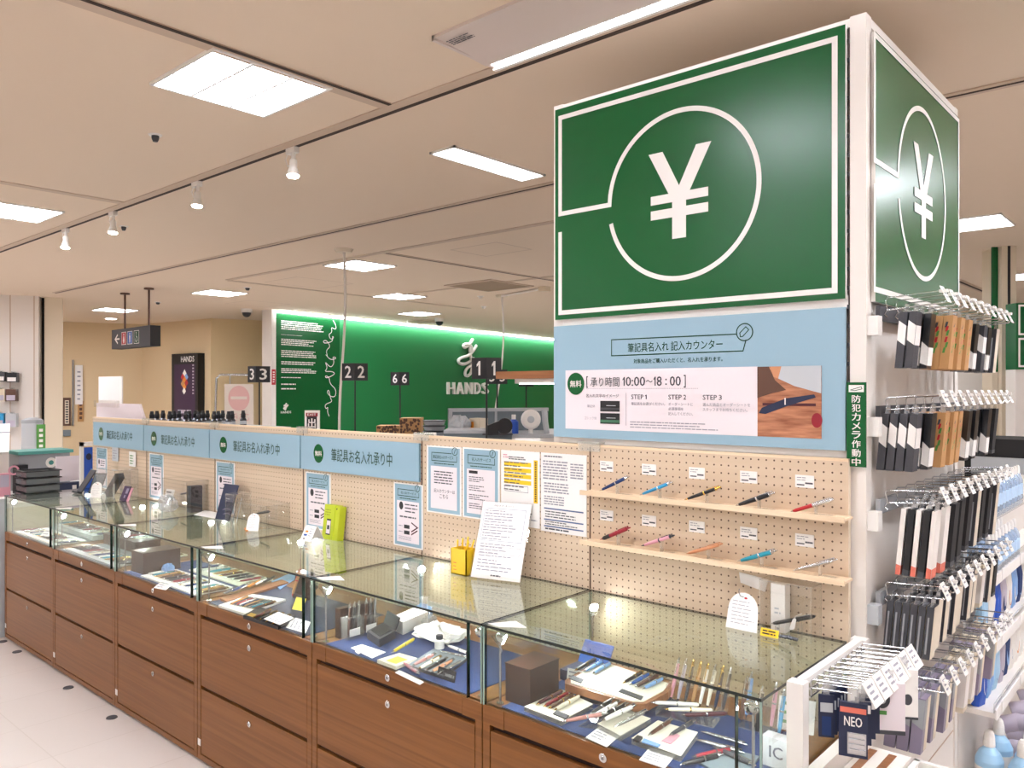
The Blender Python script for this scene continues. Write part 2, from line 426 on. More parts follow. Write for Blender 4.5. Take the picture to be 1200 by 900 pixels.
B().box((-18, 19.9, 0), (5, 20, CEIL), 'beige_wall_b').build('wall_back', kind='structure')
B().box((4.9, -5, 0), (5, 20, CEIL), 'panel_white').build('wall_right', kind='structure')
B().box((-18, -5, 0), (5, -4.9, CEIL), 'panel_white').build('wall_front', kind='structure')
B().box((-18, -5, 0), (-17.9, 20, CEIL), 'beige_wall').build('wall_far_left', kind='structure')
# green wall behind the tills, lit from its top edge
GT = CEIL - .012
G0, G1 = atZ(322, 364, GT), atZ(640, 397, GT)
GD = (G1 - G0).normalized()
GE = G0 + GD * 12.7
FG = Face(V((G0.x, G0.y, 0)), GD, (0, 0, 1)); GL = 12.7
q = B(); q.slab(FG, 0, 0, GL, GT - .03, -.16, 0, 'wall_green', 'panel_white'); q.build('wall_green', kind='structure')
q = B(); q.slab(FG, -.09, 0, 0, CEIL, -.2, .03, 'panel_white'); q.build('trim_1', kind='structure')
q = B(); q.slab(FG, 0, GT - .03, GL, GT + .012, -.2, -.002, 'panel_white'); q.build('trim_2', kind='structure')
t = thing('cove_light', 'long white strip light along the top edge of the green wall', 'light', FG.p(0, GT, .1))
q = B(); q.slab(FG, .02, GT - .03, GL, GT - .004, .07, .14, 'cove'); q.build('diffuser', t)
q = B(); q.slab(FG, .02, GT - .002, GL, GT + .006, .06, .15, 'white'); q.build('housing', t)
# left piers
P0, P1, P2, P3 = atZ(-130, 341, CEIL), atZ(45, 347, CEIL), atZ(52, 348, CEIL), atZ(73, 349, CEIL)
def pier(name, a, b, m, th=.5):
    return wall_seg(name, a, b, m, th=th)
FP, LP = pier('wall_pier_white', P0, P1, 'panel_white', .3)
FP2, LP2 = pier('wall_pier_cream', P2, P3, 'cream', .4)
q = B()
for px in (12, 40):
    u, v = FP.uv(px, 500)
    q.slab(FP, u - .006, 0, u + .006, CEIL, 0, .004, 'rail')
q.build('trim_3', kind='structure')
B().box((P1.x - .6, P1.y - .05, 0), (P1.x - .2, P2.y + .05, CEIL), 'black').build('trim_4', kind='structure')
# far posts and beige wall down the aisle beyond the yen column
def tower_bit(name, x0, x1, y0, y1, D, m, m2=None, deep=.5):
    a = atD(x0, 457, D); b = atD(x1, 457, D)
    return a, b
# ceiling seams: beige profile with a dark slot
n_trim = [5]
def seam(x0, y0, x1, y1, w=.06, slot=.022, off=0.0):
    x0, y0, x1, y1, w, slot, off = [v * KC for v in (x0, y0, x1, y1, w, slot, off)]
    q = B()
    F = Face((x0, y0, CEIL), (x1 - x0, y1 - y0, 0), (V((x1 - x0, y1 - y0, 0)).cross(V((0, 0, 1)))).normalized() * -1)
    L = math.hypot(x1 - x0, y1 - y0); s = -1 if F.N.z > 0 else 1
    q.slab(F, 0, -w / 2, L, w / 2, 0, s * .006, 'rail')
    if slot: q.slab(F, 0, off - slot / 2, L, off + slot / 2, s * .006, s * .008, 'slot')
    q.build('trim_%d' % n_trim[0], kind='structure'); n_trim[0] += 1
seam(-10.2, 2.11, 3, 2.11, .075, .02, .022)
seam(-2.52, -4, -2.52, 2.07, .07, .018, -.028)
seam(-5.04, -4, -5.04, 2.07, .06, 0)
seam(-10.3, 3.47, 3, 3.47, .07, .014, .0)
seam(-7.75, 4.26, -1.9, 4.26, .06, 0)
seam(-7.78, 4.29, -7.9, 8.0, .06, 0)
seam(-5.23, 4.3, -5.23, 9.5, .06, .012)
seam(-7.8, 6.3, -2.0, 6.3, .06, 0)
seam(-2.06, 6.5, -2.06, 17.5, .09, .03)
# access panels and the vent
def flat_frame(name, pts, w, m):
    q = B(); F = Face((0, 0, CEIL), (1, 0, 0), (0, -1, 0))
    q.stroke(F, [(p[0] * KC, -p[1] * KC) for p in pts], w * KC, .004, m, True); q.build(name, kind='structure')
flat_frame('trim_20', [(-4.71, 4.55), (-4.2, 4.55), (-4.2, 4.97), (-4.71, 4.97)], .014, 'rail')
flat_frame('trim_21', [(-7.6, 4.6), (-7.0, 4.6), (-7.0, 5.3), (-7.6, 5.3)], .014, 'rail')
flat_frame('trim_22', [(-9.9, 5.4), (-9.3, 5.4), (-9.3, 6.0), (-9.9, 6.0)], .014, 'rail')
t = thing('air_vent', 'tan square air grille in the ceiling before the green wall', 'vent', (-6.0 * KC, 6.4 * KC, CEIL))
q = B(); q.box((-6.36 * KC, 6.04 * KC, CEIL - .012), (-5.66 * KC, 6.74 * KC, CEIL), 'rail'); q.build('vent_frame', t)
q = B()
for i in range(14):
    y = (6.09 + i * .045) * KC; q.box((-6.32 * KC, y, CEIL - .016), (-5.7 * KC, y + .036 * KC, CEIL - .012), 'vent_tan')
q.build('grille', t)
t = thing('smoke_detector', 'round white ceiling disc vent above the tills', 'vent', (-7.7, 8.3, CEIL))
q = B(); p = atZ(497, 376, CEIL); t.location = p
q.lathe(p - V((0, 0, .035)), (0, 0, 1), [(0, .2), (.012, .3), (.035, .32)], 'rail', 28); q.build('disc', t)

# ------------------------------------------------------------------ lamps in the ceiling
def make_square_lamp():
    t = thing('ceiling_lamp', '', 'lamp', (0, 0, 0), 'square louvred ceiling lamps')
    h = .24 * KC; z = 0
    q = B()
    for (x0, y0, x1, y1) in ((-h, -h, h, -h + .014), (-h, h - .014, h, h), (-h, -h, -h + .014, h), (h - .014, -h, h, h)):
        q.box((x0, y0, -.012), (x1, y1, .0), 'white')
    q.build('frame', t)
    q = B(); q.box((-h + .014, -h + .014, -.004), (h - .014, h - .014, -.001), 'lamp'); q.build('diffuser', t)
    q = B()
    for k in (-1, 1):
        q.box((-h + .014, k * h / 3 - .006, -.011), (h - .014, k * h / 3 + .006, -.004), 'baffle')
        q.box((k * h / 3 - .006, -h + .014, -.011), (k * h / 3 + .006, h - .014, -.004), 'baffle')
    q.build('louver', t)
    return t
sq = make_square_lamp()
spots_sq = [(-2.755, 1.57, 'square louvred lamp above the glass cases, the largest in view'), (-5.8, 1.69, 'square louvred lamp beside the track spotlights over the white pier'),
            (-11.85, 4.78, 'square lamp above the hanging toilet sign'), (-8.85, 4.76, 'square lamp between the toilet sign and the green wall'), (-5.93, 4.57, 'square lamp crossed by the hanging cable above sign 22'),
            (-7.52, 6.39, 'square lamp over sign 66, second back from the cable'), (-9.0, 8.04, 'square lamp close to the top edge of the green wall'), (-9.2, 12.7, 'square lamp far back along the green wall'),
            (-5.9, 8.1, 'square lamp half hidden behind the yen column edge')]
extra = [(x / KC, y / KC, 'square louvred lamp over the shop floor away from the counter') for x in (-8.6, -5.8, -2.76, .3, 3.2) for y in (-3.2, -1.4)]
extra += [(.3, 1.57, 'square louvred lamp over the aisle behind the visitor'), (3.2, 1.57, 'square louvred lamp over the wide side aisle'), (-8.6, .4, 'square louvred lamp over the shop floor away from the counter'), (-1.62 / KC, .78 / KC, 'square lamp over the cases nearest the yen column'),
          (.3, 4.7, 'square louvred lamp over the gondola aisle'), (3.2, 4.7, 'square louvred lamp over the side aisle'), (-3.0, 6.4, 'square lamp behind the yen column'), (-3.0, 9.4, 'square lamp far behind the yen column'),
          (-5.9, 11.5, 'square lamp above the rear of the tills'), (1.5, 9.4, 'square lamp over the far aisle'), (1.5, 13, 'square lamp at the far aisle end'), (-13.5, 2.0, 'unseen square lamp added to brighten the toilet corridor'), (-13.2, 3.6, 'unseen square lamp added to brighten the beige corner'), (-11.6, 1.4, 'unseen square lamp added before the toilet corridor'), (-9.3, 2.3, 'unseen square lamp added to brighten the white pier'), (-10.4, .5, 'unseen square lamp added over the aisle in front of the white pier'), (-12.2, .4, 'square lamp over the far aisle'), (-8.0, 1.4, 'unseen square lamp added over the aisle between the cases and the pier'), (.3, 3.2, 'unseen square lamp added over the aisle beside the hanging packs'), (1.6, 3.2, 'unseen square lamp added over the aisle across from the hanging packs')]  # from the toilet corridor on: unseen lamps added to brighten pier, walls and aisle
first = True
for x, y, lb in spots_sq + extra:
    if first: sq.location = (x * KC, y * KC, CEIL); sq['label'] = lb; first = False
    else: copy_tree(sq, (x * KC, y * KC, CEIL), lb)
def strip_lamp(x0, x1, y0, y1, label, shade=True):
    x0, x1, y0, y1 = x0 * KC, x1 * KC, y0 * KC, y1 * KC
    t = thing('strip_lamp', label, 'lamp', ((x0 + x1) / 2, (y0 + y1) / 2, CEIL))
    q = B(); e = .012
    for a in ((x0, y0, x1, y0 + e), (x0, y1 - e, x1, y1), (x0, y0, x0 + e, y1), (x1 - e, y0, x1, y1)):
        q.box((a[0], a[1], CEIL - .012), (a[2], a[3], CEIL), 'white')
    q.build('frame', t)
    q = B(); q.box((x0 + e, y0 + e, CEIL - .008), (x1 - e, y1 - e, CEIL - .002), 'strip_lamp'); q.build('diffuser', t)
strip_lamp(-2.86, -2.69, 2.62, 3.3, 'narrow recessed strip lamp in front of the yen column')
strip_lamp(-1.5, -1.06, 5.98, 6.46, 'recessed lamp just behind the yen column over the aisle')
strip_lamp(-1.75, -1.05, 9.2, 9.7, 'second recessed lamp down the aisle past the yen column')
p = atZ(130, 373, CEIL)
t = thing('downlight', 'small round downlight before the toilet sign', 'lamp', p)
q = B(); q.lathe(p - V((0, 0, .012)), (0, 0, 1), [(0, .1), (.012, .12)], 'white', 24); q.build('ring', t)
q = B(); q.lathe(p - V((0, 0, .014)), (0, 0, 1), [(0, .085), (.002, .09)], 'lamp', 24); q.build('diffuser', t)
# long trough lamp over the front of the column
t = thing('trough_lamp', 'long trough lamp with one lit slot above the yen column front', 'lamp', (-1.2 * KC, 1.93 * KC, CEIL))
X0, X1 = -1.915 * KC, -.2 * KC
q = B()
q.box((X0, 1.9952, CEIL - .012), (X1, 2.0178, CEIL), 'reflector'); q.box((X0, 2.3230, CEIL - .03), (X1, 2.3400, CEIL), 'white')
q.box((X0, 1.9952, CEIL - .02), (X0 + .015, 2.3400, CEIL), 'reflector'); q.box((X1 - .015, 1.9952, CEIL - .02), (X1, 2.3400, CEIL), 'reflector')
q.build('housing', t)
q = B(); q.hexa([V((X0, 2.0178, CEIL - .010)), V((X1, 2.0178, CEIL - .010)), V((X1, 2.2835, CEIL - .025)), V((X0, 2.2835, CEIL - .025)), V((X0, 2.0178, CEIL)), V((X1, 2.0178, CEIL)), V((X1, 2.2835, CEIL)), V((X0, 2.2835, CEIL))], 'reflector'); q.build('reflector', t)
q = B(); q.box((X0 + .03, 2.2835, CEIL - .026), (X1 - .03, 2.3230, CEIL - .004), 'strip_lamp'); q.build('tube', t)
q = B(); Fc = Face((0, 0, CEIL - .0125), (1, 0, 0), (0, -1, 0)); q.dashes(Fc, X0 + .03, -2.0800, X0 + .15, -2.0348, 4, .004, 'print'); q.build('maker_print', t)
# track spotlights on the dark slot
def make_track_spot():
    t = thing('track_spotlight', '', 'spotlight', (0, 0, 0), 'white spotlights along the ceiling track')
    q = B(); q.box((-.05, -.016, -.03), (.03, .016, 0), 'white'); q.cyl((0, 0, -.03), (0, 0, -.06), .012, 'white'); q.build('adapter', t)
    q = B(); q.lathe((0, 0, -.06), (.12, -.1, -1), [(0, .014), (.01, .02), (.05, .021), (.055, .024), (.075, .029), (.095, .034)], 'white', 18)
    h = q.build('head', t)
    a = V((.12, -.1, -1)).normalized()
    q = B(); q.lathe(V((0, 0, -.06)) + a * .095, a, [(0, .031), (.004, .029)], 'spot_lens', 18); q.build('lens', t)
    q = B(); q.tube([(-.05, 0, -.02), (-.075, 0, -.05), (-.06, .005, -.09), (-.03, .008, -.075), (-.012, .005, -.07)], .003, 'white'); q.build('cord', t)
    return t
ts = make_track_spot()
for i, (x, lb) in enumerate([(-3.27, 'white track spotlight, the one nearest the large square lamp'), (-4.2, 'white track spotlight, second along from the large square lamp'), (-5.31, 'white track spotlight, third along from the large square lamp'), (-6.12, 'white track spotlight at the far end of the row')]):
    if i == 0: ts.location = (x * KC, 2.13 * KC, CEIL - .008); ts['label'] = lb
    else: copy_tree(ts, (x * KC, 2.13 * KC, CEIL - .008), lb)
# sensors and domes
for px, py, lb in ((182, 160, 'small dark ceiling sensor below the large square lamp'), (145, 267, 'small dark ceiling sensor beside the track spotlights'), (185, 356, 'tiny ceiling sensor above the toilet sign'), (290, 339, 'tiny ceiling sensor beside the square lamp before the green wall'), (567, 361, 'white smoke detector over sign 11'), (563, 349, 'small white sensor near the air grille')):
    p = atZ(px, py - 2, CEIL); t = thing('ceiling_sensor', lb, 'sensor', p)
    r = .03 if 'dark' in lb else .045
    q = B(); q.lathe(p - V((0, 0, .006)), (0, 0, 1), [(0, r), (.006, r * 1.15)], 'white', 16); q.build('base', t)
    q = B(); q.lathe(p - V((0, 0, .035)), (0, 0, 1), [(0, r * .4), (.015, r * .6), (.029, r * .62)], 'charcoal' if 'dark' in lb or 'tiny' in lb else 'white', 14); q.build('sensor_head', t)
for px, py, lb in ((515, 377, 'black dome security camera in front of the green wall'), (289, 366, 'dome security camera near the end of the green wall')):
    p = atZ(px, py - 4, CEIL); t = thing('dome_camera', lb, 'camera', p)
    q = B(); q.lathe(p - V((0, 0, .06)), (0, 0, 1), [(0, .085), (.06, .09)], 'white', 20); q.build('base', t)
    q = B(); q.ball(p - V((0, 0, .065)), .07, 'black'); q.build('dome', t)
# dark oval marks stuck on the floor
for i, (px, py) in enumerate([(3, 752), (20, 764), (80, 806), (131, 841)]):
    p = atZ(px, py, 0)
    q = B(); q.lathe(p, (0, 0, 1), [(0, .028), (.004, .026)], 'charcoal', 18); o = q.build('floor_marker')
    tag(o, ['dark round floor marker at the far end of the cases', 'dark round floor marker before the sixth case', 'dark round floor marker before the fifth case', 'dark round floor marker before the fourth case'][i], 'floor marker', 'dark markers on the floor')
# ================================================================== yen column
CX0, CX1, CY0, CY1, CTOP = -1.9, -.757, 2.381, 3.425, 2.78
t = thing('display_tower', 'tall white square display tower that carries the green yen signs', 'display tower', ((CX0 + CX1) / 2, (CY0 + CY1) / 2, 0))
q = B(); q.box((CX0 + .02, CY0 + .02, 0), (CX1 - .006, CY1 - .02, CTOP - .02), 'panel_white'); q.build('core', t)
for x, y in ((CX0, CY0), (CX1 - .045, CY0 - .004), (CX0, CY1 - .045), (CX1 - .045, CY1 - .03)):
    q = B(); q.box((x, y, 0), (x + .045, y + .045, CTOP), 'cream' if False else 'panel_white'); q.build('corner_post', t, bevel=.004)
q = B(); q.box((CX0 + .045, CY0 - .002, CTOP - .03), (CX1 - .045, CY0 + .02, CTOP - .004), 'white'); q.box((CX1 - .02, CY0 + .04, CTOP - .03), (CX1, CY1 - .03, CTOP - .004), 'white'); q.build('top_rail', t)
q = B(); q.box((CX1 - .049, CY0 - .004, .9), (CX1 - .045, CY0 + .0, CTOP - .03), 'slot')
F = frontface(CY0 - .004)
for i in range(22): q.slab(F, CX1 - .052, 1.55 + i * .055, CX1 - .046, 1.562 + i * .055, 0, .003, 'charcoal')
q.build('slotted_strip', t)
q = B(); F = sideface(CX1 - .006); q.slab(F, CY0 + .04, .4, CY1 - .03, .404, 0, .002, 'rail'); q.slab(F, CY0 + .04, .18, CY1 - .03, .184, 0, .002, 'rail'); q.build('panel_joint', t)
q = B(); q.box((CX0 + .045, CY0 - .002, 1.503), (CX1 - .05, CY0 + .02, 1.523), 'white'); q.box((CX0 + .045, CY0 - .004, 1.935), (CX1 - .05, CY0 + .02, 1.975), 'white'); q.build('front_rail', t)
def yen_sign(name, label, F, u0, u1, v0, v1, uo):
    """uo: u of the outline's inner left edge"""
    t = thing(name, label, 'sign', F.p((u0 + u1) / 2, v0))
    q = B(); q.slab(F, u0, v0, u1, v1, .0, .012, 'sign_green', 'white'); q.build('panel', t)
    W = .984 if name == 'aisle_yen_sign' else 1.015; L = uo; Rr = uo + W; d = .0135; w = .0165
    top, bot = 2.722, 1.99; cu, cv, r = uo + .504, 2.353, .28
    q = B(); a0 = 178.8
    q.stroke(F, [(cu + r * math.cos(math.radians(a)), cv + r * math.sin(math.radians(a))) for a in [-167.5 + i * 3 for i in range(0, 116)] if a <= a0] +
             [(cu - r, cv + .008), (L, cv + .008), (L, top), (Rr, top), (Rr, bot), (L, bot), (L, cv - .06)], w, d, 'white')
    q.build('outline', t)
    q = B(); c = cu
    q.poly(F, [(c - .118, 2.507), (c - .063, 2.507), (c + .0, 2.383), (c + .063, 2.507), (c + .118, 2.507), (c + .026, 2.335), (c - .026, 2.335)], d + .0003, None, 'white')
    q.rect(F, c - .026, 2.207, c + .026, 2.345, d + .0003, 'white')
    q.rect(F, c - .109, 2.331, c + .107, 2.361, d + .0006, 'white'); q.rect(F, c - .109, 2.28, c + .107, 2.311, d + .0006, 'white')
    q.build('yen_symbol', t)
yen_sign('yen_sign', 'large green sign with white yen mark facing the cases', frontface(CY0 - .006), -1.88, -.81, 1.964, 2.757, -1.855)
yen_sign('aisle_yen_sign', 'green sign with white yen mark on the aisle side of the tower', sideface(CX1 + .001), CY0 + .035, CY1 - .02, 1.955, 2.735, CY0 + .026)
# blue service panel
F = frontface(CY0 - .006)
t = thing('service_panel', 'pale blue information panel under the front yen sign', 'sign', F.p(-1.35, 1.523))
q = B(); q.slab(F, -1.888, 1.524, -.811, 1.94, 0, .01, 'sky_blue'); q.build('panel', t)
d = .0112
q = B(); q.stroke(F, [(-1.115, 1.858), (-1.125, 1.823), (-1.624, 1.822), (-1.624, 1.879), (-1.148, 1.877)], .0035, d, 'deep_green')
q.arc(F, -1.12, 1.882, .027, 0, 360, .0035, d, 'deep_green', 36)
q.stroke(F, [(-1.134, 1.868), (-1.136, 1.880), (-1.116, 1.899), (-1.106, 1.889), (-1.126, 1.869)], .003, d, 'deep_green', True); q.build('title_frame', t)
q = B(); q.text('筆記具名入れ 記入カウンター', F, -1.555, 1.832, -1.195, 1.864, d, 'deep_green', .012); q.build('lettering', t); q = B()
q.text('対象商品をご購入いただくと、名入れを承ります。', F, -1.531, 1.792, -1.195, 1.808, d, 'deep_green', .008); q.build('lettering', t)
q = B(); q.slab(F, -1.831, 1.556, -1.077, 1.773, .01, .0115, 'pink_white'); w = q.build('white_panel', t)
d = .0128
q = B(); q.disc(F, -1.782, 1.723, .039, .041, d, 'sign_green'); q.text('無料', F, -1.808, 1.71, -1.756, 1.735, d + .0006, 'white', .02); q.build('green_badge', w)
q = B(); hx = lambda p: F.uv(640 + p / 5.295, 445)[0]
q.text('[', F, hx(262), 1.708, hx(272), 1.75, d, 'print', .012); q.text(']', F, hx(866), 1.708, hx(878), 1.75, d, 'print', .012); q.text('承り時間', F, hx(288), 1.712, hx(467), 1.746, d, 'print', .012)
q.text('0:00', F, hx(507), 1.714, hx(626), 1.746, d, 'print', .02); q.text('〜', F, hx(632), 1.726, hx(672), 1.734, d, 'print', .02); q.text('8', F, hx(699), 1.714, hx(729), 1.746, d, 'print', .02); q.text(':', F, hx(752), 1.717, hx(760), 1.738, d, 'print', .02); q.text('00', F, hx(780), 1.714, hx(847), 1.746, d, 'print', .02)
for a_, b_ in ((484, 508), (676, 700)): q.one(F, hx(a_), 1.7145, hx(b_), 1.7455, d, 'print')
u = -1.733
while u < -1.285: q.rect(F, u, 1.7045, u + .004, 1.706, d, 'print_light'); u += .007
q.text('名入れ文字のイメージ', F, -1.735, 1.673, -1.592, 1.686, d, 'print', .006)
q.text('筆記体', F, -1.73, 1.636, -1.695, 1.647, d, 'print_light'); q.text('ゴシック体', F, -1.742, 1.592, -1.688, 1.604, d, 'print_light')
for x, s in ((-1.54, 'STEP 1'), (-1.392, 'STEP 2'), (-1.264, 'STEP 3')): 
    q.text('STEP', F, x, 1.668, x + .05, 1.684, d, 'print', .015)
    if s[-1] == '1': q.one(F, x + .054, 1.6683, x + .067, 1.6837, d, 'print')
    else: q.text(s[-1], F, x + .057, 1.668, x + .067, 1.684, d, 'print', .015)
for x, y, x2, s in ((-1.54, 1.647, -1.405, '筆記具をお選びください。'), (-1.392, 1.647, -1.3, 'オーダーシートに'), (-1.392, 1.631, -1.335, '必須事項を'), (-1.392, 1.615, -1.3, '記入してください。'), (-1.264, 1.647, -1.1, '選んだ商品とオーダーシートを'), (-1.264, 1.631, -1.11, 'スタッフまでお持ちください。')):
    q.text(s, F, x, y, x2, y + .011, d, 'print_light', .004)
q.dashes(F, -1.545, 1.565, -1.19, 1.592, 3, d, 'print_light', .35, .5, 3); q.rect(F, -1.562, 1.575, -1.5605, 1.69, d, 'print_light'); q.build('lettering', w)
for z, m in ((1.623, 'matte_black'), (1.579, 'foliage')):
    q = B(); q.rect(F, -1.672, z, -1.588, z + .038, d, 'matte_black'); q.rect(F, -1.672, z + .004, -1.588, z + .014, d + .0004, 'gunmetal' if m == 'matte_black' else 'foliage'); q.rect(F, -1.645, z + .02, -1.605, z + .022, d + .0004, 'light_grey'); q.build('sample_photo', w)
q = B(); q.slab(F, -1.077, 1.556, -.879, 1.772, .01, .0115, 'printed_photo'); pz = q.build('printed_photo', t)
q = B(); q.poly(F, [(-1.077, 1.772), (-1.04, 1.772), (-1.02, 1.73), (-.985, 1.7), (-1.03, 1.69), (-1.077, 1.675)], d, None, 'brown'); q.poly(F, [(-1.0, 1.772), (-.879, 1.772), (-.879, 1.69), (-.96, 1.712), (-1.01, 1.735)], d, None, 'light_grey')
q.poly(F, [(-1.035, 1.772), (-1.0, 1.772), (-1.01, 1.735), (-1.025, 1.74)], d + .0003, None, 'copper'); q.build('print_background', pz)
q = B(); q.poly(F, [(-1.072, 1.628), (-1.062, 1.645), (-.985, 1.675), (-.9, 1.687), (-.895, 1.678), (-.98, 1.652), (-1.05, 1.626)], d + .0006, None, 'navy_dark'); q.rect(F, -1.06, 1.652, -.895, 1.66, d + .0003, 'burgundy'); q.disc(F, -.892, 1.61, .016, .022, d + .0004, 'crimson'); q.rect(F, -.99, 1.655, -.986, 1.676, d + .0009, 'white'); q.build('printed_pen', pz)
# green security strip on the corner post
F = frontface(CY0 - .016)
t = thing('security_sign', 'narrow green vertical sign with white characters on the tower corner post', 'sign', F.p(-.78, 1.48))
q = B(); q.slab(F, -.806, 1.48, -.752, 1.722, 0, .004, 'sign_green'); q.build('panel', t)
q = B(); q.rect(F, -.8, 1.694, -.758, 1.714, .0045, 'white'); q.stroke(F, [(-.795, 1.7), (-.785, 1.703), (-.765, 1.709), (-.763, 1.703), (-.783, 1.698)], .002, .005, 'deep_green', True); q.build('camera_picture', t)
q = B()
for i, ch in enumerate('防犯カメラ作動中'):
    z = 1.664 - i * .0258; q.text(ch, F, -.791, z, -.767, z + .0215, .0048, 'white', .025)
q.build('lettering', t)

# ================================================================== pegboard screen
F = frontface(2.35)
peg_names = ['pegboard below the yen column holding the two pen ledges', 'pegboard with the four pasted leaflets behind the second case', 'pegboard behind the third case with the green pack', 'pegboard behind the fourth case with the blue booklet', 'pegboard behind the fifth case with the black upright box', 'last pegboard at the far end of the counter']
for k in range(6):
    x1 = -.797 - .905 * k - (.003 if k else 0); x0 = x1 - .902
    if k == 0: x0 = -1.704
    t = thing('pegboard', peg_names[k], 'pegboard', ((x0 + x1) / 2, 2.36, 0), 'pegboards standing behind the glass cases')
    q = B(); q.box((x0, 2.35, .0), (x1, 2.37, 1.5), 'pegboard', 'cream'); q.f; q.build('board', t)
    q = B(); q.box((x0, 2.349, 1.494), (x1, 2.371, 1.502), 'pale_birch'); q.build('top_edge', t)
    if k:
        q = B(); q.box((x1 - .005, 2.3485, .98), (x1, 2.3499, 1.494), 'brown'); q.build('joint', t)
        q = B(); q.box((x1 - .05, 2.34, 1.478), (x1 + .045, 2.346, 1.512), 'acrylic_edge'); q.box((x1 - .05, 2.34, 1.505), (x1 + .045, 2.374, 1.512), 'acrylic_edge'); q.build('clear_clip', t)
# blue header signs
bx = [-.0, -2.614, -3.527, -4.468, -5.35, -6.19]
for k, lb in ((1, 'pale blue header sign nearest the leaflets'), (2, 'pale blue header sign, second from the leaflets'), (3, 'pale blue header sign, third from the leaflets'), (4, 'pale blue header sign at the far end of the screen')):
    u0, u1 = bx[k + 1] + .006, bx[k] - .006
    t = thing('header_sign', lb, 'sign', F.p((u0 + u1) / 2, 1.3), 'pale blue header signs along the screen')
    q = B(); q.slab(F, u0, 1.297, u1, 1.466, .001, .012, 'sky_blue', 'mid_blue'); q.build('panel', t)
    w = u1 - u0
    q = B(); q.disc(F, u0 + .17 * w, 1.383, .042, .047, .0125, 'sign_green'); q.text('無料', F, u0 + .17 * w - .028, 1.37, u0 + .17 * w + .028, 1.396, .013, 'white', .02); q.build('green_badge', t)
    q = B(); q.text('筆記具お名入れ承り中', F, u0 + .29 * w, 1.352, u0 + .80 * w, 1.414, .0125, 'ink_green', .022); q.build('lettering', t)
# leaflets on the second board
def service_leaflet(u0, u1, v0, v1, label, kind, name='leaflet'):
    t = thing(name, label, 'leaflet', F.p((u0 + u1) / 2, v0), 'leaflets pasted on the pegboards')
    q = B(); q.slab(F, u0, v0, u1, v1, .0008, .003, 'paper'); q.build('sheet', t)
    w = u1 - u0; h = v1 - v0
    q = B(); q.rect(F, u0 + .04 * w, v0 + .02 * h, u1 - .04 * w, v1 - .02 * h, .0034, 'sky_blue'); q.build('blue_print', t)
    a, b_ = u0 + .12 * w, u1 - .12 * w; d = .0042
    q = B(); top = v1 - .1 * h; th = .12 * h if kind != 'narrow' else .1 * h
    q.stroke(F, [(b_ - .005 * w, top - .03 * h), (b_ - .005 * w, top - th), (a + .03 * w, top - th), (a + .03 * w, top), (b_ - .15 * w, top)], .003, d, 'deep_green')
    q.arc(F, b_ - .06 * w, top + .01, .075 * w, 0, 360, .003, d, 'deep_green', 20); q.stroke(F, [(b_ - .08 * w, top), (b_ - .04 * w, top + .02)], .003, d, 'deep_green')
    q.text('筆記具名入れサービス' if kind == 'short' else '名入れサービス', F, a + (.07 if kind == 'short' else .14) * w, top - th * .72, b_ - .1 * w, top - th * .3, d, 'deep_green', .015)
    q.dashes(F, a + .1 * w, top - th - .05 * h, b_ - .05 * w, top - th - .028 * h, 1, d, 'deep_green', .6, .1, 5); q.build('title', t)
    y1 = top - th - .08 * h; y0 = v0 + .07 * h
    q = B(); q.rect(F, a, y0, b_, y1, .0038, 'pink_white'); p_ = q.build('white_box', t)
    H = y1 - y0; q = B()
    if kind == 'short':
        q.dashes(F, a + .1 * w, y1 - .43 * H, b_ - .08 * w, y1 - .1 * H, 5, d, 'print', .42, .15, 1)
        q.text('記入カウンターは', F, a + .1 * w, y1 - .62 * H, b_ - .06 * w, y1 - .53 * H, d, 'print', .015); q.text('こちら', F, a + .27 * w, y1 - .75 * H, b_ - .25 * w, y1 - .65 * H, d, 'print', .015)
    elif kind == 'steps':
        q.rect(F, a + .06 * w, y1 - .1 * H, a + .3 * w, y1 - .035 * H, d, 'black')
        for i in range(4): q.dashes(F, a + .06 * w, y1 - (.3 + .2 * i) * H, b_ - .15 * w, y1 - (.16 + .2 * i) * H, 3, d, 'print', .4, .7, i + 2)
    else:
        q.disc(F, a + .15 * w, y1 - .12 * H, .07 * w, .018, d, 'black')
        q.dashes(F, a + .28 * w, y1 - .3 * H, b_ - .05 * w, y1 - .05 * H, 3, d, 'print', .35, .3, 4); q.dashes(F, a + .1 * w, y1 - .42 * H, b_ - .08 * w, y1 - .35 * H, 1, d, 'print', .5, .1, 6)
        for i in range(2): q.rect(F, a + .25 * w, y1 - (.66 + .14 * i) * H, a + .44 * w, y1 - (.57 + .14 * i) * H, d, 'black'); q.dashes(F, a + .06 * w, y1 - (.63 + .14 * i) * H, a + .2 * w, y1 - (.59 + .14 * i) * H, 1, d, 'print_light')
        q.stroke(F, [(a + .5 * w, y1 - .72 * H), (b_ - .05 * w, y1 - .6 * H), (a + .5 * w, y1 - .5 * H)], .006, d, 'burgundy'); q.stroke(F, [(a + .5 * w, y1 - .79 * H), (b_ - .05 * w, y1 - .67 * H)], .006, d, 'burgundy')
        q.dashes(F, a + .06 * w, y1 - .95 * H, b_ - .2 * w, y1 - .85 * H, 3, d, 'print_light', .35, .3, 8)
    q.build('lettering', p_)
service_leaflet(-2.578, -2.366, 1.172, 1.46, 'blue bordered leaflet with a short notice, beside the brown board joint', 'short')
service_leaflet(-2.358, -2.15, 1.172, 1.462, 'blue bordered leaflet listing steps, behind the white order form', 'steps')
t = thing('order_form', 'white order form with yellow bands pasted on the pegboard', 'form', F.p(-2.04, 1.17), 'leaflets pasted on the pegboards')
q = B(); q.slab(F, -2.142, 1.17, -1.943, 1.462, .0008, .003, 'paper'); q.build('sheet', t)
q = B()
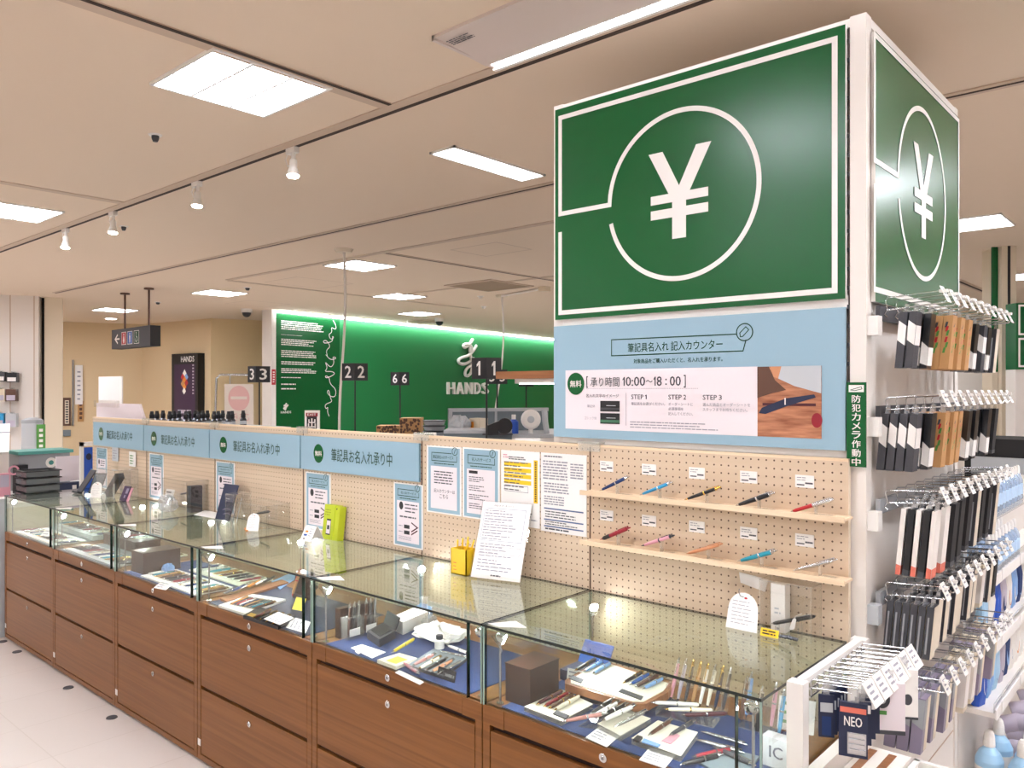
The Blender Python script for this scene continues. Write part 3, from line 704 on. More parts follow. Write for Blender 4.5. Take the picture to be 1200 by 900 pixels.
for i in range(4): q.rect(F, -2.125, 1.402 - i * .0235, -1.985, 1.418 - i * .0235, .0034, 'yellow')
q.rect(F, -1.972, 1.265, -1.952, 1.43, .0034, 'yellow'); q.build('yellow_band', t)
q = B(); q.dashes(F, -2.13, 1.43, -2.1, 1.448, 2, .004, 'pink'); q.dashes(F, -2.1, 1.425, -1.99, 1.44, 2, .004, 'print', .5); q.dashes(F, -2.125, 1.3, -1.99, 1.42, 9, .004, 'print', .3, .6, 3); q.dashes(F, -2.13, 1.18, -1.95, 1.25, 6, .004, 'print_light', .4); q.dashes(F, -1.966, 1.27, -1.958, 1.425, 18, .004, 'brown', .6, 0)
q.stroke(F, [(-2.12, 1.302), (-2.12, 1.325), (-2.0, 1.325), (-2.0, 1.302)], .002, .004, 'print_light', True); q.build('lettering', t)
t = thing('price_list', 'white sheet of grey tables and dark bars beside the pen ledges', 'form', F.p(-1.83, 1.17), 'leaflets pasted on the pegboards')
q = B(); q.slab(F, -1.936, 1.165, -1.722, 1.462, .0008, .003, 'paper'); q.build('sheet', t)
q = B(); q.dashes(F, -1.92, 1.447, -1.83, 1.453, 1, .004, 'print', .7)
for (u0, v0, u1, v1, r) in ((-1.925, 1.36, -1.805, 1.435, 7), (-1.795, 1.37, -1.735, 1.43, 6), (-1.92, 1.31, -1.8, 1.352, 4), (-1.92, 1.265, -1.82, 1.302, 4)):
    q.dashes(F, u0, v0, u1, v1, r, .004, 'print_light', .5, .05, r)
for v in (1.25, 1.208, 1.183): q.rect(F, -1.92, v, -1.735, v + .005, .0042, 'print_blue')
q.dashes(F, -1.915, 1.216, -1.76, 1.245, 3, .004, 'print', .4, .5, 9); q.dashes(F, -1.915, 1.189, -1.76, 1.206, 2, .004, 'print', .4, .5, 7); q.dashes(F, -1.915, 1.17, -1.77, 1.181, 1, .004, 'print', .5, .5, 2); q.build('lettering', t)
for (u0, u1, lb, v0) in ((-2.8, -2.605, 'narrow blue leaflet beside the joint before the pasted leaflets', 1.0), (-3.493, -3.28, 'narrow blue leaflet behind the small white card and green pack', 1.0), (-4.405, -4.195, 'narrow blue leaflet behind the dark blue booklet', .99), (-5.282, -5.08, 'narrow blue leaflet beside the purple booklet', .99), (-6.15, -5.962, 'narrow blue leaflet at the far end beside the blue banner', .99)):
    service_leaflet(u0, u1, v0, 1.284, lb, 'narrow')
# pen ledges, pens and price tags
for z, lb, nm in ((1.332, 'upper birch pen ledge on the pegboard', 0), (1.156, 'lower birch pen ledge on the pegboard', 1)):
    t = thing('pen_ledge', lb, 'shelf', (-1.24, 2.32, z), 'birch pen ledges')
    q = B(); q.box((-1.703, 2.285, z), (-.785, 2.35, z + .007), 'pale_birch'); q.build('board', t)
    q = B(); q.box((-1.703, 2.28, z - .004), (-.785, 2.287, z + .012), 'pale_birch'); q.build('front_lip', t)
PT = [('navy', 'silver', None, 'knock', 'dark blue pen with silver trim'), ('cyan', 'silver', None, 'knock', 'sky blue pen with silver trim'), ('black', 'gold', None, 'knock', 'black pen with gold trim'), ('black', 'silver', None, 'fat', 'thick black pen with silver trim'), ('red', 'silver', None, 'cap', 'red and steel pen'),
      ('crimson', 'crimson', 'black', 'fat', 'thick dark red pen with black grip'), ('pink', 'charcoal', None, 'knock', 'pink pen with dark clip'), ('copper', 'copper', None, 'knock', 'slim copper pen'), ('teal', 'silver', None, 'fat', 'teal pen with silver bands'), ('silver', 'silver', None, 'knock', 'slim silver pen')]
PE = [(704, 574.5, 736, 559), (750, 580, 788, 565), (803, 585.5, 844, 571), (864, 592, 906, 578), (927, 599.5, 975, 585.5), (703, 632.5, 739, 618), (751, 640, 791, 627), (804, 649, 847, 637), (864, 658, 911, 645), (930, 668.5, 981, 655.5)]
for i, (bm, tm, gm, st, ds) in enumerate(PT):
    e = PE[i]; z = 1.339 if i < 5 else 1.163; row = 'upper' if i < 5 else 'lower'
    p0, p1 = atY(e[0], e[1], 2.312), atY(e[2], e[3], 2.312)
    s = pen(p0, p1, bm, tm, ds + ' displayed on the ' + row + ' birch ledge', 'pens on the birch ledges', st, gm, 'silver' if st == 'cap' else None)
    if s: pass
    c = p0.lerp(p1, .62)
    t = thing('pen_stand', 'small clear acrylic stand under the ' + ds, 'pen stand', (c.x, 2.318, z), 'clear stands on the birch ledges')
    q = B(); q.box((c.x - .022, 2.303, z), (c.x + .05, 2.332, z + .002), 'clear_acrylic'); q.box((c.x - .002, 2.304, z), (c.x + .001, 2.322, c.z - .005), 'acrylic_edge'); q.build('acrylic_bracket', t)
    q = B(); Fl = Face((0, 0, z + .0022), (1, 0, 0), (0, 1, 0)); q.rect(Fl, c.x + .005, 2.305, c.x + .045, 2.325, 0, 'acrylic_edge'); q.build('acrylic_foot', t)
    tz = 1.41 if i < 5 else 1.235; tx = (-1.662, -1.487, -1.306, -1.127, -.951)[i % 5]
    t = thing('price_tag', 'small white price tag above the ' + ds, 'price tag', F.p(tx + .027, tz), 'price tags on the pegboard')
    q = B(); q.slab(F, tx, tz, tx + .056, tz + .037, .001, .003, 'paper'); q.build('card', t)
    q = B(); q.dashes(F, tx + .005, tz + .018, tx + .04, tz + .032, 2, .0034, 'print_light', .35, .4, i); q.text(['¥3,300', '¥2,750', '¥5,500', '¥3,850', '¥3,300'][i % 5], F, tx + .03, tz + .010, tx + .053, tz + .017, .0036, 'print', .02) if False else q.rect(F, tx + .03, tz + .011, tx + .053, tz + .016, .0034, 'print'); q.rect(F, tx + .005, tz + .006, tx + .028, tz + .01, .0034, 'print'); q.build('lettering', t)
# ================================================================== glass display cases
PITCH = .905
Y0, YB, ZW, ZT = 1.78, 2.345, .731, .98
def make_case():
    x1 = -.80; x0 = x1 - .9
    t = thing('display_case', '', 'display case', ((x0 + x1) / 2, Y0, 0), 'glass display cases on wooden cabinets')
    q = B(); q.box((x0, Y0 + .018, .03), (x1, YB, .70), 'dark_gap'); q.box((x0, Y0 + .03, 0), (x1, YB, .03), 'dark_gap')
    q.build('core', t)
    q = B(); q.box((x0, Y0, .012), (x0 + .028, Y0 + .02, .675), 'cabinet_wood'); q.box((x1 - .028, Y0, .012), (x1, Y0 + .02, .675), 'cabinet_wood')
    q.box((x0, Y0 + .02, .012), (x0 + .004, YB, .70), 'cabinet_wood'); q.box((x1 - .004, Y0 + .02, .012), (x1, YB, .70), 'cabinet_wood')
    q.box((x0, Y0, .675), (x0 + .085, Y0 + .02, ZW), 'cabinet_wood'); q.box((x1 - .085, Y0, .675), (x1, Y0 + .02, ZW), 'cabinet_wood')
    q.box((x0 + .028, Y0, .012), (x1 - .028, Y0 + .02, .036), 'cabinet_wood')
    q.box((x0, Y0 + .012, .70), (x1, YB, ZW), 'cabinet_wood'); q.build('carcass', t, bevel=.0012)
    def lock(z, par):
        q = B(); q.lathe(((x0 + x1) / 2, Y0 - .004, z), (0, 1, 0), [(0, .011), (.001, .0125), (.006, .0125)], 'chrome', 18); q.lathe(((x0 + x1) / 2, Y0 - .0055, z), (0, 1, 0), [(0, .005), (.0016, .006)], 'steel', 12); q.box(((x0 + x1) / 2 - .0008, Y0 - .0062, z - .004), ((x0 + x1) / 2 + .0008, Y0 - .005, z + .004), 'black'); q.build('lock', par)
    for z0, z1 in ((.677, ZW), (.352, .657), (.042, .336)):
        a = .087 if z0 > .6 else .032
        q = B(); q.box((x0 + a, Y0 + .001, z0), (x1 - a, Y0 + .019, z1), 'cabinet_wood'); dr = q.build('drawer', t, bevel=.0015)
        lock(z1 - .027 if z0 > .6 else z1 - .045, dr)
    q = B(); q.box((x0 + .004, Y0 - .0015, .075), (x0 + .03, Y0, .105), 'paper'); q.build('sticker', t)
    # glass
    q = B(); q.box((x0, Y0 - .004, ZT - .008), (x1, YB, ZT), 'case_glass', 'glass_edge'); q.build('glass_top', t)
    def pane(name, lo, hi, edge=None):
        q = B(); q.box(lo, hi, 'case_glass'); g = q.build(name, t); return g
    pane('glass_front', (x0 + .006, Y0 + .004, ZW), (x1 - .068, Y0 + .009, ZT - .008))
    pane('glass_front', (x1 - .07, Y0 + .010, ZW), (x1 - .006, Y0 + .015, ZT - .008))
    pane('glass_side', (x0, Y0, ZW), (x0 + .005, YB, ZT - .008)); pane('glass_side', (x1 - .005, Y0, ZW), (x1, YB, ZT - .008))
    pane('glass_back', (x0 + .006, YB - .006, ZW), (x1 - .006, YB - .001, ZT - .008))
    def edge(lo, hi, m='glass_edge'): q = B(); q.box(lo, hi, m); q.build('glass_edge', t)
    edge((x1 - .070, Y0 + .0035, ZW), (x1 - .067, Y0 + .016, ZT - .008))
    for xx in (x0 + .0002, x1 - .0052):
        edge((xx, Y0 - .001, ZW), (xx + .005, Y0 + .001, ZT - .008), 'glass_edge_light'); edge((xx, YB - .001, ZW), (xx + .005, YB + .001, ZT - .008), 'glass_edge_light')
    edge((x0 + .0055, Y0 + .0035, ZW), (x0 + .007, Y0 + .0095, ZT - .008)); edge((x1 - .007, Y0 + .0095, ZW), (x1 - .0055, Y0 + .0155, ZT - .008))
    # spotlights on thin poles in the corners
    cx, cy = (x0 + x1) / 2, (Y0 + YB) / 2
    for xx, yy in ((x0 + .04, Y0 + .035), (x1 - .04, Y0 + .04), (x0 + .035, YB - .04)):
        q = B(); q.cyl((xx, yy, ZW), (xx, yy, ZT - .055), .0038, 'steel', n=8); q.cyl((xx, yy, ZW), (xx, yy, ZW + .006), .012, 'chrome'); s = q.build('spotlight', t)
        a = V((cx - xx, cy - yy, -.22)).normalized(); c = V((xx, yy, ZT - .042))
        q = B(); q.lathe(c - a * .016, a, [(0, .004), (.004, .011), (.012, .016), (.022, .018), (.03, .017)], 'chrome', 16); q.tube([c - a * .012, c - a * .03 + V((0, 0, -.01)), V((xx + .008, yy, ZT - .08)), V((xx, yy, ZT - .095))], .0015, 'black', 5); q.build('lamp_head', s)
        q = B(); q.lathe(c + a * .014, a, [(0, .0155), (.003, .014)], 'case_lens', 16); q.build('lens', s)
    return t
CASELBL = ['glass display case nearest the yen column, with navy mat and pens', 'glass display case with a yellow pencil holder on top, second from the column', 'glass display case carrying a lime green pack, third from the column', 'glass display case carrying a dark blue booklet, fourth from the column', 'glass display case carrying a black upright box, fifth from the column', 'glass display case at the far end of the row beside the mesh trays']
case = make_case(); case['label'] = CASELBL[0]
for k in range(1, 6): copy_tree(case, case.location + V((-PITCH * k, 0, 0)), CASELBL[k])
def cx(k): return -.80 - PITCH * k - .9, -.80 - PITCH * k
# mats in the cases
for k, m, nm in ((0, 'navy', 'navy'), (1, 'navy', 'navy'), (2, 'navy_dark', 'dark blue'), (3, 'navy', 'navy'), (4, 'slate', 'grey'), (5, 'slate', 'grey')):
    a, b = cx(k); q = B(); q.box((a + .06, Y0 + .02, ZW + .0008), (b - .08 if k else b - .06, Y0 + .42, ZW + .003), m)
    tag(q.build('display_mat'), nm + ' cloth mat lying in the ' + CASE[k], 'mat', 'cloth mats in the cases')
# ------------------------------------------------------------------ first case contents
ZM = ZW + .003
def slab_px(name, pts, z, th, m, label, cat, group=None, side=None, bevel=0):
    P = [atZ(x, y, z + th) for x, y in pts]
    q = B(); q.poly(Face((0, 0, z), (1, 0, 0), (0, 1, 0)), [(p.x, p.y) for p in P], 0, th, m, side)
    return tag(q.build(name, bevel=bevel), label, cat, group)
def pens_px(lst, z, dz, case_i, where, colors, styles=None, group=None, wh2=None):
    for i, e in enumerate(lst):
        c = colors[i % len(colors)]
        p0, p1 = atZ(e[0], e[1], z), atZ(e[2], e[3], z + dz)
        pen(p0, p1, c[0], c[1], '%s pen %s' % (c[2], where % ORD[i]), group, c[3] if len(c) > 3 else 'knock', c[4] if len(c) > 4 else None)
def print_on(q, pts, z, rows, m='print_light', seed=0):
    P = [atZ(x, y, z) for x, y in pts]      # quad: a,b,c,d ; u from a->b, v from d->a
    o = P[3]; R = (P[2] - P[3]); F = Face(o, R, (P[0] - P[3]))
    q.dashes(F, .1 * R.length, .12 * (P[0] - P[3]).length, .85 * R.length, .85 * (P[0] - P[3]).length, rows, .0006, m, .3, .4, seed)
slab_px('acrylic_block', [(614, 828), (659, 808), (695, 825), (658, 845)], ZM, .014, 'ivory', 'flat white display block with four marbled pens in the first case', 'display block', 'white display blocks in the cases', 'acrylic_edge')
pens_px([(627, 826, 660, 809), (635, 829, 667, 811), (641, 831, 673, 813), (648, 833, 680, 815)], ZM + .021, .0, 0, 'lying %s along the flat white block in the first case', [('burgundy', 'gold', 'brown marbled', 'cap'), ('crimson', 'gold', 'red marbled', 'cap'), ('brown', 'gold', 'dark brown', 'cap'), ('ivory', 'gold', 'cream', 'cap')], group='pens lying in the first case')
slab_px('name_plate', [(648, 836), (652, 832), (667, 838), (663, 842)], ZM + .0145, .003, 'charcoal', 'small dark plate on the block with marbled pens', 'name plate')
pens_px([(661, 845, 709, 836), (690, 838, 716, 821), (694, 840, 724, 823), (702, 841, 732, 826), (709, 843, 741, 828), (721, 851, 757, 833)], ZM + .03, .012, 0, 'resting %s in the clear stand before the wooden tray', [('rose', 'silver', 'long rose'), ('black', 'silver', 'black'), ('white', 'silver', 'white'), ('black', 'chrome', 'glossy black'), ('white', 'chrome', 'glossy white', 'fat'), ('silver', 'chrome', 'silver')], group='pens lying in the first case')
t = thing('pen_rest', 'low clear acrylic rest holding the slanted pens before the wooden tray', 'pen rest', atZ(706, 842, ZM))
P = [atZ(x, y, ZM) for x, y in ((678, 852), (716, 830), (748, 840), (722, 858))]
q = B(); q.poly(Face((0, 0, ZM), (1, 0, 0), (0, 1, 0)), [(p.x, p.y) for p in P], 0, .004, 'clear_acrylic', 'acrylic_edge'); q.build('acrylic_base', t)
q = B(); a, b = P[1], P[2]; q.box((min(a.x, b.x), (a.y + b.y) / 2 - .03, ZM), (max(a.x, b.x), (a.y + b.y) / 2 - .027, ZM + .026), 'acrylic_edge'); q.build('rail', t)
slab_px('acrylic_block', [(700, 848), (733, 831), (763, 842), (727, 862)], ZM, .016, 'ivory', 'thick white display block under the silver pen in the first case', 'display block', 'white display blocks in the cases', 'acrylic_edge')
for pts, lb, sd in (([(703, 851), (727, 861), (711, 875), (686, 864)], 'white price card before the clear pen rest', 1), ([(761, 876), (792, 884), (779, 900), (749, 890)], 'white price card at the front before the plain block', 2)):
    o = slab_px('price_card', pts, ZM, .002, 'paper', lb, 'price card', 'white cards in the cases'); q = B(); print_on(q, pts, ZM + .002, 4, seed=sd); q.build('lettering', o)
slab_px('acrylic_block', [(740, 865), (771, 844), (818, 858), (798, 886)], ZM, .016, 'ivory', 'wide white display block with one black pen near the case front', 'display block', 'white display blocks in the cases', 'acrylic_edge')
pens_px([(759, 862, 788, 843), (787, 860, 812, 846)], ZM + .024, 0, 0, 'lying %s on the wide white block near the case front', [('brown', 'silver', 'dark brown'), ('charcoal', 'chrome', 'grey')], group='pens lying in the first case')
slab_px('name_plate', [(742, 866), (747, 861), (753, 863), (749, 868)], ZM + .0165, .006, 'black', 'small black stub on the wide white block', 'name plate'); slab_px('name_plate', [(752, 869), (755, 865), (774, 872), (771, 875)], ZM + .0165, .003, 'pale_blue', 'light blue strip on the wide white block', 'name plate'); slab_px('paper_slip', [(775, 868), (790, 858), (797, 862), (786, 872)], ZM + .0165, .001, 'pink', 'pale pink slip on the wide white block', 'slip')
# wooden tray
t = thing('pen_tray', 'large wooden tray with a cream lining and pens at both ends', 'tray', atZ(730, 800, ZM))
pts = [(662, 797), (703, 772), (790, 801), (783, 811), (757, 825), (743, 825), (662, 801)]
P = [atZ(x, y, ZM + .045) for x, y in pts]; Ft = Face((0, 0, ZM), (1, 0, 0), (0, 1, 0))
q = B(); q.poly(Ft, [(p.x, p.y) for p in P], .022, .045, 'tray_wood'); q.build('tray_body', t, bevel=.003)
cc = sum(P, V((0, 0, 0))) / len(P)
q = B(); q.poly(Ft, [((p.x - cc.x) * .9 + cc.x, (p.y - cc.y) * .88 + cc.y) for p in P], .045, .0475, 'ivory'); q.build('lining', t)
q = B(); q.poly(Ft, [((p.x - cc.x) * .8 + cc.x, (p.y - cc.y) * .8 + cc.y) for p in P], 0, .022, 'charcoal'); q.build('base', t)
Z2 = ZM + .0545
pens_px([(671, 787, 700, 771), (682, 788, 709, 773), (693, 790, 718, 775)], Z2, 0, 0, 'lying %s at the far end of the wooden tray', [('black', 'gold', 'black and gold', 'cap'), ('pale_blue', 'silver', 'light blue'), ('pale_blue', 'silver', 'light blue, white clipped')], group='pens in the wooden tray')
pens_px([(729, 801, 755, 786), (737, 803, 763, 788), (744, 805, 771, 791), (752, 808, 780, 793)], Z2, 0, 0, 'lying %s at the column end of the wooden tray', [('black', 'gold', 'black'), ('blue', 'silver', 'blue'), ('brown', 'silver', 'dark brown', 'cap'), ('pale_blue', 'silver', 'light blue')], group='pens in the wooden tray')
for pts, lb in (([(667, 795), (671, 791), (684, 796), (681, 800)], 'dark name plate at the far corner of the wooden tray'), ([(725, 810), (729, 807), (754, 816), (751, 820)], 'dark name plate at the front edge of the wooden tray')): slab_px('name_plate', pts, ZM + .048, .002, 'charcoal', lb, 'name plate')
slab_px('paper_slip', [(683, 802), (686, 797), (700, 801), (696, 806)], ZM + .048, .001, 'pale_blue', 'pale blue slip on the wooden tray lining', 'slip')
# upright pens in a clear rack
t = thing('pen_rack', 'clear acrylic rack holding a row of upright pens', 'pen rack', atZ(815, 826, ZM))
a = atZ(785, 821, ZM); b = atZ(850, 836, ZM); dv = (b - a)
Fr = Face(a, dv, (0, 0, 1)); L = dv.length
q = B(); q.slab(Fr, 0, 0, L, .004, -.03, .03, 'clear_acrylic', 'acrylic_edge'); q.build('base', t)
q = B(); q.slab(Fr, 0, .05, L, .053, -.035, -.005, 'clear_acrylic', 'acrylic_edge'); q.slab(Fr, 0, 0, .003, .06, -.035, .03, 'clear_acrylic', 'acrylic_edge'); q.slab(Fr, L - .003, 0, L, .06, -.035, .03, 'clear_acrylic', 'acrylic_edge'); q.build('upper_bar', t)
UC = [('pink', 'silver', 'pink'), ('lavender', 'silver', 'lavender'), ('charcoal', 'gold', 'dark grey'), ('kraft', 'gold', 'tan'), ('white', 'gold', 'white'), ('ivory', 'silver', 'cream'), ('navy_dark', 'gold', 'navy'), ('charcoal', 'silver', 'charcoal')]
for i in range(8):
    p = Fr.p(.006 + i * (L - .012) / 7, .006, .012)
    pen(p, p + V((.012, .035, .125)), UC[i][0], UC[i][1], '%s pen standing %s in the clear rack, from the wooden tray' % (UC[i][2], ORD[i]), 'upright pens in the clear rack', 'knock')
# pens stacked on steps
t = thing('step_stand', 'low clear stepped stand with three horizontal pens', 'pen stand', atZ(810, 840, ZM))
a = atZ(775, 832, ZM); b = atZ(842, 846, ZM); Fs = Face(a, b - a, (0, 0, 1)); L = (b - a).length
q = B()
for i, d in enumerate((-.02, .005, .03)): q.slab(Fs, .0, 0, .004, .035 - i * .008, d, d + .02, 'clear_acrylic', 'acrylic_edge'); q.slab(Fs, L - .004, 0, L, .035 - i * .008, d, d + .02, 'clear_acrylic', 'acrylic_edge')
q.slab(Fs, 0, 0, L, .004, -.02, .05, 'clear_acrylic', 'acrylic_edge'); q.build('acrylic_steps', t)
for i, (e, c) in enumerate((((762, 823, 820, 826), ('white', 'silver', 'white')), ((779, 831, 834, 832), ('ivory', 'gold', 'cream')), ((799, 838, 851, 836), ('burgundy', 'silver', 'burgundy')))):
    zz = ZM + .047 - i * .008
    pen(atZ(e[0], e[1], zz), atZ(e[2], e[3], zz), c[0], c[1], c[2] + ' pen lying flat across the clear stepped stand', 'pens on the stepped stand', 'cap')
# dark pens near the front corner
for e, c in (((797, 896, 847, 884), ('black', 'chrome', 'big black fountain', 'fat')), ((831, 871, 856, 878), ('silver', 'chrome', 'short silver', 'fat')), ((845, 879, 876, 893), ('charcoal', 'chrome', 'grey', 'fat')), ((826, 884, 846, 880), ('crimson', 'charcoal', 'red and black', 'fat')), ((838, 862, 858, 868), ('steel', 'chrome', 'thin steel', 'knock'))):
    pen(atZ(e[0], e[1], ZM + .012), atZ(e[2], e[3], ZM + .012), c[0], c[1], c[2] + ' pen lying by the front corner nearest the aisle', 'pens by the front corner', c[3])
slab_px('acrylic_block', [(818, 892), (842, 874), (890, 886), (880, 900), (840, 905)], ZM, .006, 'slate', 'grey display board under the pens by the front corner', 'display block', 'grey boards in the cases')
# upright pens and card by the aisle end
for i, (px, py, c, lb) in enumerate([(868, 848, ('brown', 'chrome'), 'dark brown'), (874, 842, ('pale_blue', 'silver'), 'light blue'), (886, 862, ('black', 'chrome'), 'black'), (903, 856, ('pink', 'silver'), 'pink'), (912, 866, ('cyan', 'silver'), 'sky blue')]):
    p = atZ(px, py, ZM + .004); pen(p, p + V((.006, .03, .13)), c[0], c[1], lb + ' pen standing by the aisle end of the first case', 'upright pens by the aisle end', 'fat' if i < 3 else 'knock')
t = thing('pen_holder', 'small clear holder for the pens by the aisle end', 'pen holder', atZ(893, 855, ZM))
c = atZ(890, 856, ZM)
q = B(); q.box((c.x - .06, c.y - .02, ZM), (c.x + .04, c.y + .06, ZM + .004), 'clear_acrylic', 'acrylic_edge'); q.build('base', t); q = B(); q.box((c.x - .06, c.y + .045, ZM), (c.x + .04, c.y + .048, ZM + .07), 'clear_acrylic', 'acrylic_edge'); q.build('back_plate', t)
def leaning_card(name, c, w, h, lean, m, label, cat, yaw=0.0, group=None, rows=0, th=.002, mats=None, printm='print_light', seed=1):
    """a card standing on its lower edge at c, leaning back"""
    R = V((math.cos(yaw), math.sin(yaw), 0)); back = V((-math.sin(yaw), math.cos(yaw), 0)); U = (V((0, 0, 1)) * math.cos(lean) + back * math.sin(lean))
    F = Face(V(c) - R * w / 2, R, U)
    q = B(); q.slab(F, 0, 0, w, h, -th, 0, m); o = tag(q.build(name), label, cat, group)
    if rows: q = B(); q.dashes(F, w * .1, h * .08, w * .9, h * .9, rows, .0006, printm, .35, .4, seed); q.build('lettering', o)
    return o, F
leaning_card('picture_card', atZ(915, 862, ZM) + V((.02, .05, 0)), .1, .09, .4, 'paper', 'white card with green print behind the upright pens by the aisle end', 'card', .2, rows=3, printm='leaf')
t = thing('gift_box', 'small grey gift box with raised lettering by the aisle end', 'box', atZ(912, 892, ZM))
c = atZ(912, 897, ZM)
q = B(); q.box((c.x - .035, c.y - .02, ZM), (c.x + .035, c.y + .02, ZM + .075), 'light_grey'); q.build('box', t, bevel=.003)
q = B(); Fb = frontface(c.y - .0205); q.text('IC', Fb, c.x - .015, ZM + .025, c.x + .02, ZM + .055, 0, 'silver', .02); q.build('lettering', t)
# walnut block and box in the first case's far end
t = thing('walnut_block', 'dark walnut block at the far end of the first case', 'display block', (-1.6, 1.9, ZM))
q = B(); q.box((-1.665, 1.845, ZM), (-1.565, 1.985, ZM + .115), 'dark_walnut'); q.build('block', t, bevel=.003)
q = B(); q.box((-1.667, 1.843, ZM + .115), (-1.563, 1.987, ZM + .118), 'dark_walnut'); q.build('top', t)
t = thing('pen_box', 'dark blue pen box with an open lid behind the walnut block', 'box', (-1.5, 2.15, ZM))
q = B(); q.box((-1.65, 2.1, ZM), (-1.53, 2.2, ZM + .035), 'navy_dark'); q.build('box', t, bevel=.003); q = B(); q.hexa([V((-1.65, 2.2, ZM + .035)), V((-1.53, 2.2, ZM + .035)), V((-1.53, 2.205, ZM + .035)), V((-1.65, 2.205, ZM + .035)), V((-1.65, 2.24, ZM + .1)), V((-1.53, 2.24, ZM + .1)), V((-1.53, 2.245, ZM + .1)), V((-1.65, 2.245, ZM + .1))], 'blue'); q.build('lid', t)
leaning_card('price_card', (-1.575, 2.085, ZM), .07, .05, .2, 'paper', 'white card leaning on the dark blue pen box in the first case', 'price card', .1, 'white cards in the cases', 3)
# ------------------------------------------------------------------ second case contents
a1 = cx(1)
t = thing('pen_shelf_block', 'brown block with clear pockets and white tags in the second case', 'display block', atZ(410, 747, ZM))
c = atZ(393, 747, ZM)
q = B(); Fk = Face((c.x, c.y + .02, ZM), (0, -1, 0), (0, 0, 1)); 
q.box((c.x - .0, c.y, ZM), (c.x + .03, c.y + .16, ZM + .115), 'dark_walnut'); q.build('block', t, bevel=.008)
for i in range(2):
    q = B(); y = c.y + .005 + i * .08
    q.box((c.x + .03, y, ZM), (c.x + .07, y + .07, ZM + .085 - i * .02), 'clear_acrylic', 'acrylic_edge'); q.build('clear_pocket', t)
    q = B(); q.box((c.x + .0705, y + .01, ZM + .012), (c.x + .072, y + .06, ZM + .04), 'paper'); q.build('price_tag', t)
    for j in range(3):
        p = V((c.x + .05, y + .02 + j * .022, ZM + .004)); pen(p, p + V((0, .008, .13)), ('brown', 'charcoal', 'steel')[j], 'silver', ('brown', 'charcoal', 'steel')[j] + ' pen standing in the %s clear pocket of the brown block' % ('front', 'rear')[i], 'pens in the clear pockets', 'knock')
t = thing('white_box', 'long white paper box on the mat of the second case', 'box', atZ(470, 725, ZM))
a, b = V((-2.5, 2.085, ZM)), V((-2.38, 2.06, ZM)); c_ = b + V((-.07, .28, 0))
q = B(); q.hexa([a, a + (b - a) * .75, a + (b - a) * .75 + (c_ - b) * .62, a + (c_ - b) * .62] + [p + V((0, 0, .05)) for p in (a, a + (b - a) * .75, a + (b - a) * .75 + (c_ - b) * .62, a + (c_ - b) * .62)], 'white'); q.build('box', t, bevel=.003)
q = B(); p = a + (c_ - b) * .3; q.hexa([p + V((0, 0, .0505)), p + (b - a) * .75 + V((0, 0, .0505)), p + (b - a) * .75 + V((0, .006, .0505)), p + V((0, .006, .0505))] + [v + V((0, 0, .001)) for v in (p + V((0, 0, .0505)), p + (b - a) * .75 + V((0, 0, .0505)), p + (b - a) * .75 + V((0, .006, .0505)), p + V((0, .006, .0505)))], 'light_grey'); q.build('tape', t)
t = thing('pen_case', 'black hinged pen case standing open on the navy mat', 'pen case', atZ(450, 752, ZM))
a, b, c_ = V((-2.48, 1.945, ZM)), V((-2.36, 1.908, ZM)), V((-2.41, 2.05, ZM)); w = b - a; l = (c_ - b) * .8
q = B(); q.hexa([a, b, b + l, a + l] + [p + V((0, 0, .03)) for p in (a, b, b + l, a + l)], 'charcoal'); q.build('base', t, bevel=.003)
q = B(); q.hexa([a + w * .15 + l * .15 + V((0, 0, .0305)), b - w * .15 + l * .15 + V((0, 0, .0305)), b - w * .15 + l * .85 + V((0, 0, .0305)), a + w * .15 + l * .85 + V((0, 0, .0305))] + [p + V((0, 0, .002)) for p in (a + w * .15 + l * .15 + V((0, 0, .0305)), b - w * .15 + l * .15 + V((0, 0, .0305)), b - w * .15 + l * .85 + V((0, 0, .0305)), a + w * .15 + l * .85 + V((0, 0, .0305)))], 'black'); q.build('lining', t)
q = B(); q.hexa([a + l + V((0, 0, .03)), b + l + V((0, 0, .03)), b + l * 1.06 + V((0, 0, .03)), a + l * 1.06 + V((0, 0, .03))] + [p + l * .25 + V((0, 0, .07)) for p in (a + l, b + l, b + l * 1.06, a + l * 1.06)], 'black'); q.build('lid', t, bevel=.003)
rb = random.Random(4)
def crumple(name, c, sx, sy, sz, m, label, cat, group=None, seed=1, parent=None):
    r = random.Random(seed); q = B(); n, k = 22, 10; vs = []
    for j in range(k + 1):
        th = math.pi * j / k
        for i in range(n):
            f = 1 + r.uniform(-.16, .12) + .08 * math.sin(3 * 2 * math.pi * i / n + j); ph = 2 * math.pi * i / n
            x = math.sin(th) * math.cos(ph); y = math.sin(th) * math.sin(ph); z = (1 - math.cos(th)) / 2
            x = math.copysign(abs(x) ** .6, x); y = math.copysign(abs(y) ** .6, y)
            vs.append(V(c) + V((x * sx * f, y * sy * f, max(0, z * sz * (1 + r.uniform(-.3, .16))) if j else 0)))
    q.add(vs, [(j * n + i, j * n + (i + 1) % n, (j + 1) * n + (i + 1) % n, (j + 1) * n + i) for j in range(k) for i in range(n)], m, False)
    if parent: return q.build(name, parent)
    return tag(q.build(name), label, cat, group)
crumple('plastic_bag', atZ(515, 748, ZM), .11, .075, .05, 'white', 'large wrinkled white plastic bag at the back of the second case', 'bag', seed=3)
crumple('plastic_bag', atZ(497, 730, ZM), .05, .04, .04, 'clear_wrap', 'small clear crumpled bag beside the long white box', 'bag', seed=5)
PCH = atZ(508, 722, ZM); PCH.y = min(PCH.y, 2.27)
t = thing('gift_pouch', 'small blue and white wrapped pouch behind the long white box', 'pouch', PCH); 
